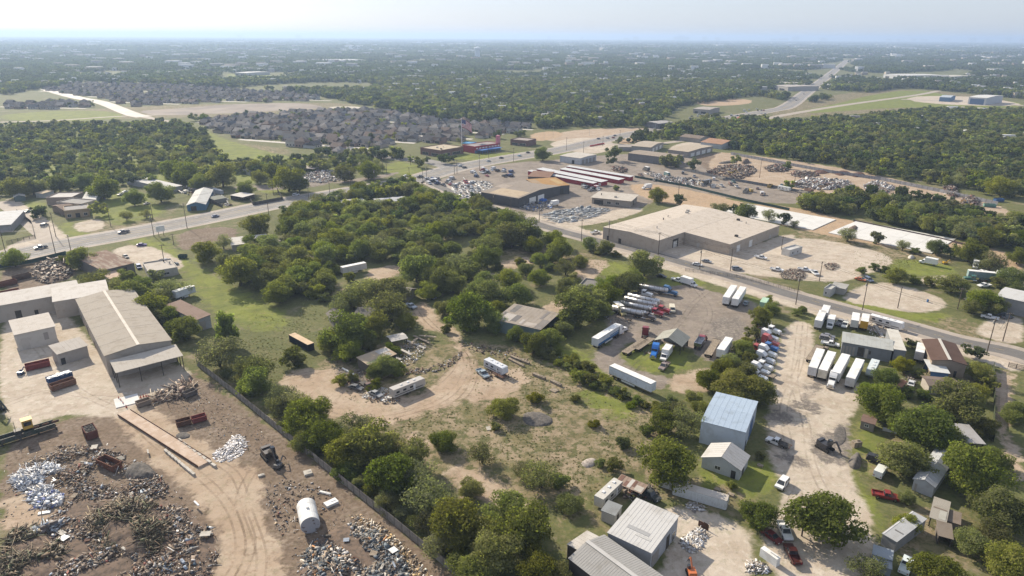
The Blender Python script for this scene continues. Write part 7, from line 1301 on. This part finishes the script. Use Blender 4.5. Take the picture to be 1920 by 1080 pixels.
# flag on a tall mast
p = P(866,277); e = empty('flagpole', (p.x, p.y, 0), 0, 'huge striped flag on a tall white mast at the diner', 'flag'); hm = 27.0
mb = MB(); mb.cyl((0, 0, 0), (0, 0, hm), .35, .18, 10); mb.cyl((0, 0, hm), (0, 0, hm+.5), .35, .05, 8); mb.build('mast', M_WHITE, e)
FR, FW_, FB = mat('flag_red', (.42,.03,.05), None, 1, .8), mat('flag_white', (.75,.74,.73), None, 1, .8), mat('flag_blue', (.03,.05,.20), None, 1, .8)
def fz(u, v): return Vector((.2+u*9.5, .5*math.sin(u*7)*u+.3*v, hm-.4-v*7.4-u*u*4.5-u*1.0))
for k in range(13):
    mb = MB()
    for i in range(12):
        u0, u1 = i/12, (i+1)/12
        if k < 7 and u1 <= .42: continue
        mb.add([fz(u0, k/13), fz(u1, k/13), fz(u1, (k+1)/13), fz(u0, (k+1)/13)], [(0, 1, 2, 3)]); q = len(mb.v)-4; mb.v += [(x, y+.05, z) for x, y, z in mb.v[q:q+4]]; mb.f.append((q+7, q+6, q+5, q+4)); mb.m.append(0)
    mb.build('stripe', FR if k % 2 == 0 else FW_, e)
mb = MB()
for i in range(5):
    u0, u1 = i/12, (i+1)/12; mb.add([fz(u0, 0), fz(u1, 0), fz(u1, 7/13), fz(u0, 7/13)], [(0, 1, 2, 3)]); mb.add([fz(u0, 0)+Vector((0, .06, 0)), fz(u0, 7/13)+Vector((0, .06, 0)), fz(u1, 7/13)+Vector((0, .06, 0)), fz(u1, 0)+Vector((0, .06, 0))], [(0, 1, 2, 3)])
cn = mb.build('canton', FB, e)
mb = MB()
for a in range(5):
    for b_ in range(6):
        c_ = fz(.035+b_*.068, .05+a*.11); mb.box((c_.x, c_.y-.04, c_.z), (.22, .05, .22))
so_ = mb.build('stars', FW_, cn); so_['kind'] = 'stuff'
# water tower far away
p = P(895,110); e = empty('water_tower', (p.x, p.y, 0), 0, 'pale blue water tower rising over the distant trees', 'water tower'); M_WT = mat('tower_blue', (.62,.68,.72), (.56,.62,.67), .02, .6)
mb = MB(); mb.cyl((0, 0, 0), (0, 0, 42), 10.5, 11.5, 28); mb.build('shaft', M_WT, e, smooth=False); mb = MB(); mb.cyl((0, 0, 42), (0, 0, 49), 15, 15, 32); mb.cyl((0, 0, 38), (0, 0, 42), 11.5, 15, 32, 0, False); mb.cyl((0, 0, 49), (0, 0, 53), 15, 4, 32); mb.build('tank', M_WT, e); mb = MB(); [mb.box((11.3*math.cos(t), 11.3*math.sin(t), 19), (1.1, 1.6, 38), 0, t) for t in [k*math.pi/6 for k in range(12)]]; mb.build('flute', M_WT, e)
# ------------------------------------------------------------------ subdivisions of houses
def house_meshes(seed):
    r = random.Random(seed); L, Wd, h = r.uniform(9, 12), r.uniform(8, 10), r.choice([2.9, 2.9, 5.6]); wl, rf = MB(), MB()
    wl.box((0, 0, h/2), (L, Wd, h)); gx = L/2-3.2; wl.box((gx, -Wd/2-1.8, 1.45), (6, 3.6, 2.9))
    def hip(cx, cy, l, w_, z, o=.5, rise=None):
        l, w_ = l/2+o, w_/2+o; k = min(l, w_); ri = rise or k*.66; rx, ry = l-k, w_-k
        vs = [(cx-l, cy-w_, z), (cx+l, cy-w_, z), (cx+l, cy+w_, z), (cx-l, cy+w_, z)]
        if l >= w_: vs += [(cx-rx, cy, z+ri), (cx+rx, cy, z+ri)]; fs = [(0, 1, 5, 4), (1, 2, 5), (2, 3, 4, 5), (3, 0, 4)]
        else: vs += [(cx, cy-ry, z+ri), (cx, cy+ry, z+ri)]; fs = [(0, 1, 4), (1, 2, 5, 4), (2, 3, 5), (3, 0, 4, 5)]
        rf.add(vs, fs+[(3, 2, 1, 0)])
    
    if seed % 3 == 0:
        l, w_ = L/2+.5, Wd/2+.5; rf.add([(-l, -w_, h), (l, -w_, h), (l, w_, h), (-l, w_, h), (-l, 0, h+w_*.66), (l, 0, h+w_*.66)], [(0, 1, 5, 4), (2, 3, 4, 5), (1, 2, 5), (3, 0, 4), (3, 2, 1, 0)])
    else: hip(0, 0, L, Wd, h)
    hip(gx, -Wd/2-1.0, 6, 5.4, 2.9, .4, 1.9)
    wn = MB(); [wn.box((x, Wd/2+.02, 1.6), (1.4, .08, 1.3)) for x in (-L*.3, 0, L*.3)]; [wn.box((x, -Wd/2-.02, 1.6), (1.4, .08, 1.3)) for x in (-L*.35, -L*.1)]; wn.box((gx, -Wd/2-3.62, 1.2), (4.6, .06, 2.2))
    return wl.mesh('wall', M_WALLC), rf.mesh('roof', mat('shingle', (.2, .2, .2), None, .6, .9, objc=True)), wn.mesh('window', M_GLASS)
HV = [house_meshes(i) for i in range(7)]
rh = random.Random(8); HOUSES = []; STREET = MB()
def rows(poly, ang, sx, sy, label, group, street=2):
    pl = W(poly); c0 = pl.mean(0); co, si = math.cos(ang), math.sin(ang); ext = np.abs((pl-c0) @ np.array([[co, -si], [si, co]])).max(0); n, nj = int(ext[0]/sx)+2, int(ext[1]/sy)+2; j = -nj
    while j < nj:
        for i in range(-n, n):
            u, v = i*sx+rh.uniform(-2, 2), j*sy+(5 if j % 2 else 0)*-1+rh.uniform(-1.5, 1.5); q = c0+np.array([u*co-v*si, u*si+v*co])
            if rh.random() < .93 and sdf(q[None], pl)[0] > 2: HOUSES.append((q[0], q[1], ang+(math.pi if j % 2 else 0)+rh.uniform(-.12, .12)+rh.choice([0, 0, 0, math.pi/2]), label, group))
        if j % 2 == 0:
            for i in range(-int(ext[0]/8), int(ext[0]/8)+1):
                u, v = i*8.0, j*sy-sy/2-2.5; q = c0+np.array([u*co-v*si, u*si+v*co])
                if sdf(q[None], pl)[0] > 1: STREET.box((q[0], q[1], .03), (8.0, 7.5, .05), 0, ang)
        j += 1
ang1 = hd((420,232), (900,262))
rows([(365,228),(450,218),(620,208),(720,208),(860,232),(990,236),(1000,245),(920,256),(850,268),(740,270),(690,282),(640,290),(560,276),(450,262),(400,245)], ang1, 13.2, 24, 'dark roofed house in the dense subdivision beyond the highway', 'houses in the near subdivision')
n_near = len(HOUSES)
rows([(0,195),(120,190),(170,198),(190,200),(150,205),(40,207),(0,205)], ang1+.25, 17, 30, 'dark roofed house in the far subdivision at the left edge', 'houses at the far left')
rows([(60,170),(160,158),(300,160),(460,170),(560,176),(640,192),(600,190),(430,192),(240,200),(190,185),(140,178)], ang1+.1, 17, 32, 'tiny house in the far subdivision behind the bare field', 'houses in the far subdivision')
tag(STREET.build('subdivision_street', M_KERB), kind='structure')
HOUSES.sort(key=lambda a: math.hypot(a[0], a[1]))
ROOFC = [(.105,.098,.098), (.14,.13,.126), (.085,.082,.084), (.18,.165,.155), (.115,.108,.108), (.25,.23,.215), (.10,.105,.115), (.17,.13,.11)]; WALL = [(.55,.5,.45), (.5,.46,.42), (.40,.34,.28), (.48,.42,.36), (.33,.27,.23), (.45,.44,.42), (.30,.21,.17)]
HM = MB(); rest = []
for k, (x, y, rz, lb, gr) in enumerate(HOUSES):
    wl, rf, wn = HV[rh.randrange(7)]
    if k < 300:
        e = empty('house', (x, y, 0), rz, lb, 'house', gr); inst('wall', wl, e, color=rh.choice(WALL)); inst('roof', rf, e, color=rh.choice(ROOFC)); inst('window', wn, e)['kind'] = 'stuff'
    else: rest.append((x, y, rz))
if rest:
    r = np.random.default_rng(1); n = len(rest)
    for nm_, idx_ in (('far_house_roofs', 1), ('far_house_walls', 0)):
        mm = [HV[i][idx_].copy() for i in range(7)]
        for q in mm: q.materials.clear(); q.materials.append(mat('far_shingle', (.09,.082,.08), (.15,.135,.125), .02, .9) if idx_ else mat('far_wall', (.42,.36,.3), None, .05, .9))
        scatter(nm_, np.array([(a, b_, 0) for a, b_, _ in rest]), [c for _, _, c in rest], np.ones((n, 3)), np.arange(n) % 7, mm, 'mass of tiny houses in the far subdivision', 'houses')
# small yard trees between the houses, too many and too small to tell apart
r = np.random.default_rng(9); hp = np.array([(a[0], a[1]) for a in HOUSES]); sel = r.choice(len(hp), min(len(hp), 260), False); yp = hp[sel]+r.normal(0, 9, (len(sel), 2)); s = r.uniform(3.5, 7, len(sel))
scatter('yard_trees', np.concatenate([yp, np.zeros((len(sel), 1))], 1), r.uniform(0, 6, len(sel)), np.stack([s, s, s], 1), r.integers(0, 6, len(sel)), MID, 'small yard trees scattered between the subdivision houses', 'trees')
# pond beyond the houses
q = smooth_poly(W([(628,208),(660,205.5),(700,206.5),(706,210.5),(668,213),(632,213)])); me = MB(); me.add([(a, b_, .05) for a, b_ in q], [tuple(range(len(q)))]); m_, t_, b_ = newmat('pond_water'); b_.inputs['Base Color'].default_value = (.05,.10,.14,1); b_.inputs['Roughness'].default_value = .06
tag(me.build('pond', m_), kind='structure')
for nm_, pl, m_ in (('bare_field', [(250,208),(330,204),(420,196),(560,192),(620,202),(560,206),(420,212),(300,218)], mat('bare_field_earth', (.28,.235,.195), (.20,.17,.145), .02, .95)), ('pond_bank', [(615,200),(660,199),(690,202),(650,205),(620,206)], mat('pond_bank_earth', (.46,.42,.35), (.36,.33,.26), .03, .95))):
    q = smooth_poly(W(pl)); me = MB(); me.add([(a, b_, .03) for a, b_ in q], [tuple(range(len(q)))]); tag(me.build(nm_, m_), kind='structure')

# ------------------------------------------------------------------ woodland to the horizon (one mass per band)
NOTREE = [[(-60,234),(370,228),(420,262),(560,292),(740,305),(740,330),(560,335),(-60,365)], [(-60,207),(260,204),(420,192),(620,190),(700,200),(720,214),(640,216),(420,222),(300,231),(-60,236)], [(1440,235),(1450,207),(1590,180),(1700,165),(1760,170),(1930,188),(1930,213),(1730,211),(1640,222),(1560,232)],
 [(365,232),(450,216),(620,206),(720,206),(860,230),(1000,234),(1010,246),(920,258),(850,270),(740,272),(690,284),(640,292),(560,278),(450,264),(395,246)], [(-60,194),(60,170),(160,156),(300,158),(460,168),(560,174),(650,192),(620,203),(420,203),(240,210),(-60,212)],
 [(980,275),(990,245),(1080,240),(1230,240),(1280,200),(1420,180),(1460,190),(1450,225),(1250,245),(1100,270)], [(740,330),(780,270),(1000,258),(1100,275),(1300,262),(1380,284),(1600,324),(1760,352),(1930,384),(1920,1100),(-100,1100),(-100,350),(560,330)], [(430,138),(540,136),(520,150),(420,148)], [(1640,142),(1800,132),(1800,150),(1650,150)], [(400,255),(540,270),(580,298),(470,305),(400,290)]]
NOT_W = [W(a) for a in NOTREE]
def wedge(n, y0, y1, r):
    d = np.sqrt(r.uniform(y0*y0, y1*y1, n)); th = r.uniform(-.70, .70, n); return np.stack([d*np.sin(th)*1.0, d*np.cos(th)], 1)
r = np.random.default_rng(77); hw = np.array([[a.x, a.y] for a in HWY])
def clear(pp, marg, roadw):
    ok = np.ones(len(pp), bool)
    for a in NOT_W: ok &= sdf(pp, a) < -marg
    for i in range(len(hw)-1):
        e_ = hw[i+1]-hw[i]; t_ = np.clip(((pp-hw[i])@e_)/(e_@e_), 0, 1); ok &= np.linalg.norm(pp-hw[i]-t_[:, None]*e_, axis=1) > roadw
    gap = np.sin(pp[:, 0]*.0071+2*np.sin(pp[:, 1]*.0049))+np.sin(pp[:, 1]*.0083+1.7*np.sin(pp[:, 0]*.0057)); return ok & (gap > -1.12+r.uniform(-.25, .12, len(pp)))
pp = wedge(30000, 520, 1750, r); pp = pp[clear(pp, 3, 20)]; n = len(pp); s = r.uniform(6, 13, n)*np.where(pp[:, 1] < 800, .8, 1.0)
pp = np.concatenate([pp, np.array([[t_[1], t_[2]] for t_ in SURPLUS]).reshape(-1, 2)]); s = np.concatenate([s, np.array([t_[3]*1.1 for t_ in SURPLUS])]); n = len(pp)
scatter('woodland', np.concatenate([pp, np.zeros((n, 1))], 1), r.uniform(0, 6.28, n), np.stack([s, s, s*r.uniform(.75, 1.0, n)], 1), r.integers(0, 6, n), MID, 'broken woodland between the near trees and the far plain', 'woodland')
pp = wedge(5200, 1700, 5200, r); pp = pp[clear(pp, 25, 45)]; n = len(pp); s = r.uniform(.9, 1.3, n)
scatter('far_woodland', np.concatenate([pp, np.zeros((n, 1))], 1), r.uniform(0, 6.28, n), np.stack([s, s, s], 1), r.integers(0, 5, n), CLUMP, 'far woodland fading into the haze', 'woodland')
pp = wedge(9000, 5000, 19000, r); pp = pp[clear(pp, 40, 60)]; n = len(pp); s = r.uniform(1.0, 1.6, n)
scatter('horizon_woodland', np.concatenate([pp, np.zeros((n, 1))], 1), r.uniform(0, 6.28, n), np.stack([s, s, s*.8], 1), r.integers(0, 3, n), CLUMP_FAR, 'woodland at the horizon', 'woodland')
# pale roofs scattered through the distance, too small to tell apart
mb = MB(); rr = random.Random(6)
for (n_, y0, y1, s0, s1) in ((900, 850, 2400, 8, 16), (650, 2300, 6000, 14, 45), (420, 5500, 16000, 40, 150)):
    q = wedge(n_, y0, y1, r); q = q[clear(q, 6, 30)]
    for x, y in q: a = rr.uniform(s0, s1); b2 = a*rr.uniform(.4, .8); h = rr.uniform(6, 9) if y0 < 2000 else rr.uniform(11, 15) if y0 < 5000 else rr.uniform(20, 26); mb.box((x, y, h/2), (a, b2, h), rr.choice([0, 0, 0, 1, 2, 3]), rr.uniform(-.5, .5)); mb.box((x, y, h+.6), (a*.98, b2*.5, 1.2), rr.choice([0, 0, 1]), 0)
tag(mb.build('distant_buildings', [mat('far_white', (.66,.66,.64), (.55,.54,.52), .01, .8), mat('far_grey', (.4,.38,.36), None, .01, .8), mat('far_brown', (.3,.25,.21), None, .01, .9), mat('far_tan', (.5,.43,.34), None, .01, .9)]), 'pale roofs dotted through the distant trees', 'buildings', None, 'stuff')
mb = MB()
for k in range(26): x = rr.uniform(3000, 15500); h = rr.uniform(70, 150); mb.box((x, 21000, h/2), (rr.uniform(80, 220), 80, h), 0)
for k in range(5): x = rr.uniform(-9000, 2000); h = rr.uniform(70, 130); mb.box((x, 21000, h/2), (rr.uniform(60, 150), 80, h), 0)
tag(mb.build('skyline', MC['far_grey']), 'faint blocks of a skyline on the horizon', 'buildings', None, 'stuff')
# ------------------------------------------------------------------ far country
hz = MB(); hz.box((0, 22300, 79), (90000, 46200, 160)); m_, t_, b_ = newmat('haze_air'); t_.nodes.remove(b_)
pv = t_.nodes.new('ShaderNodeVolumePrincipled'); pv.inputs['Color'].default_value = (.50, .665, .93, 1); pv.inputs['Density'].default_value = 1.3e-4; pv.inputs['Anisotropy'].default_value = .25
t_.links.new(pv.outputs[0], t_.nodes['Material Output'].inputs['Volume'])
tag(hz.build('haze', m_), 'pale blue haze over the far plain', 'haze', None, 'stuff')
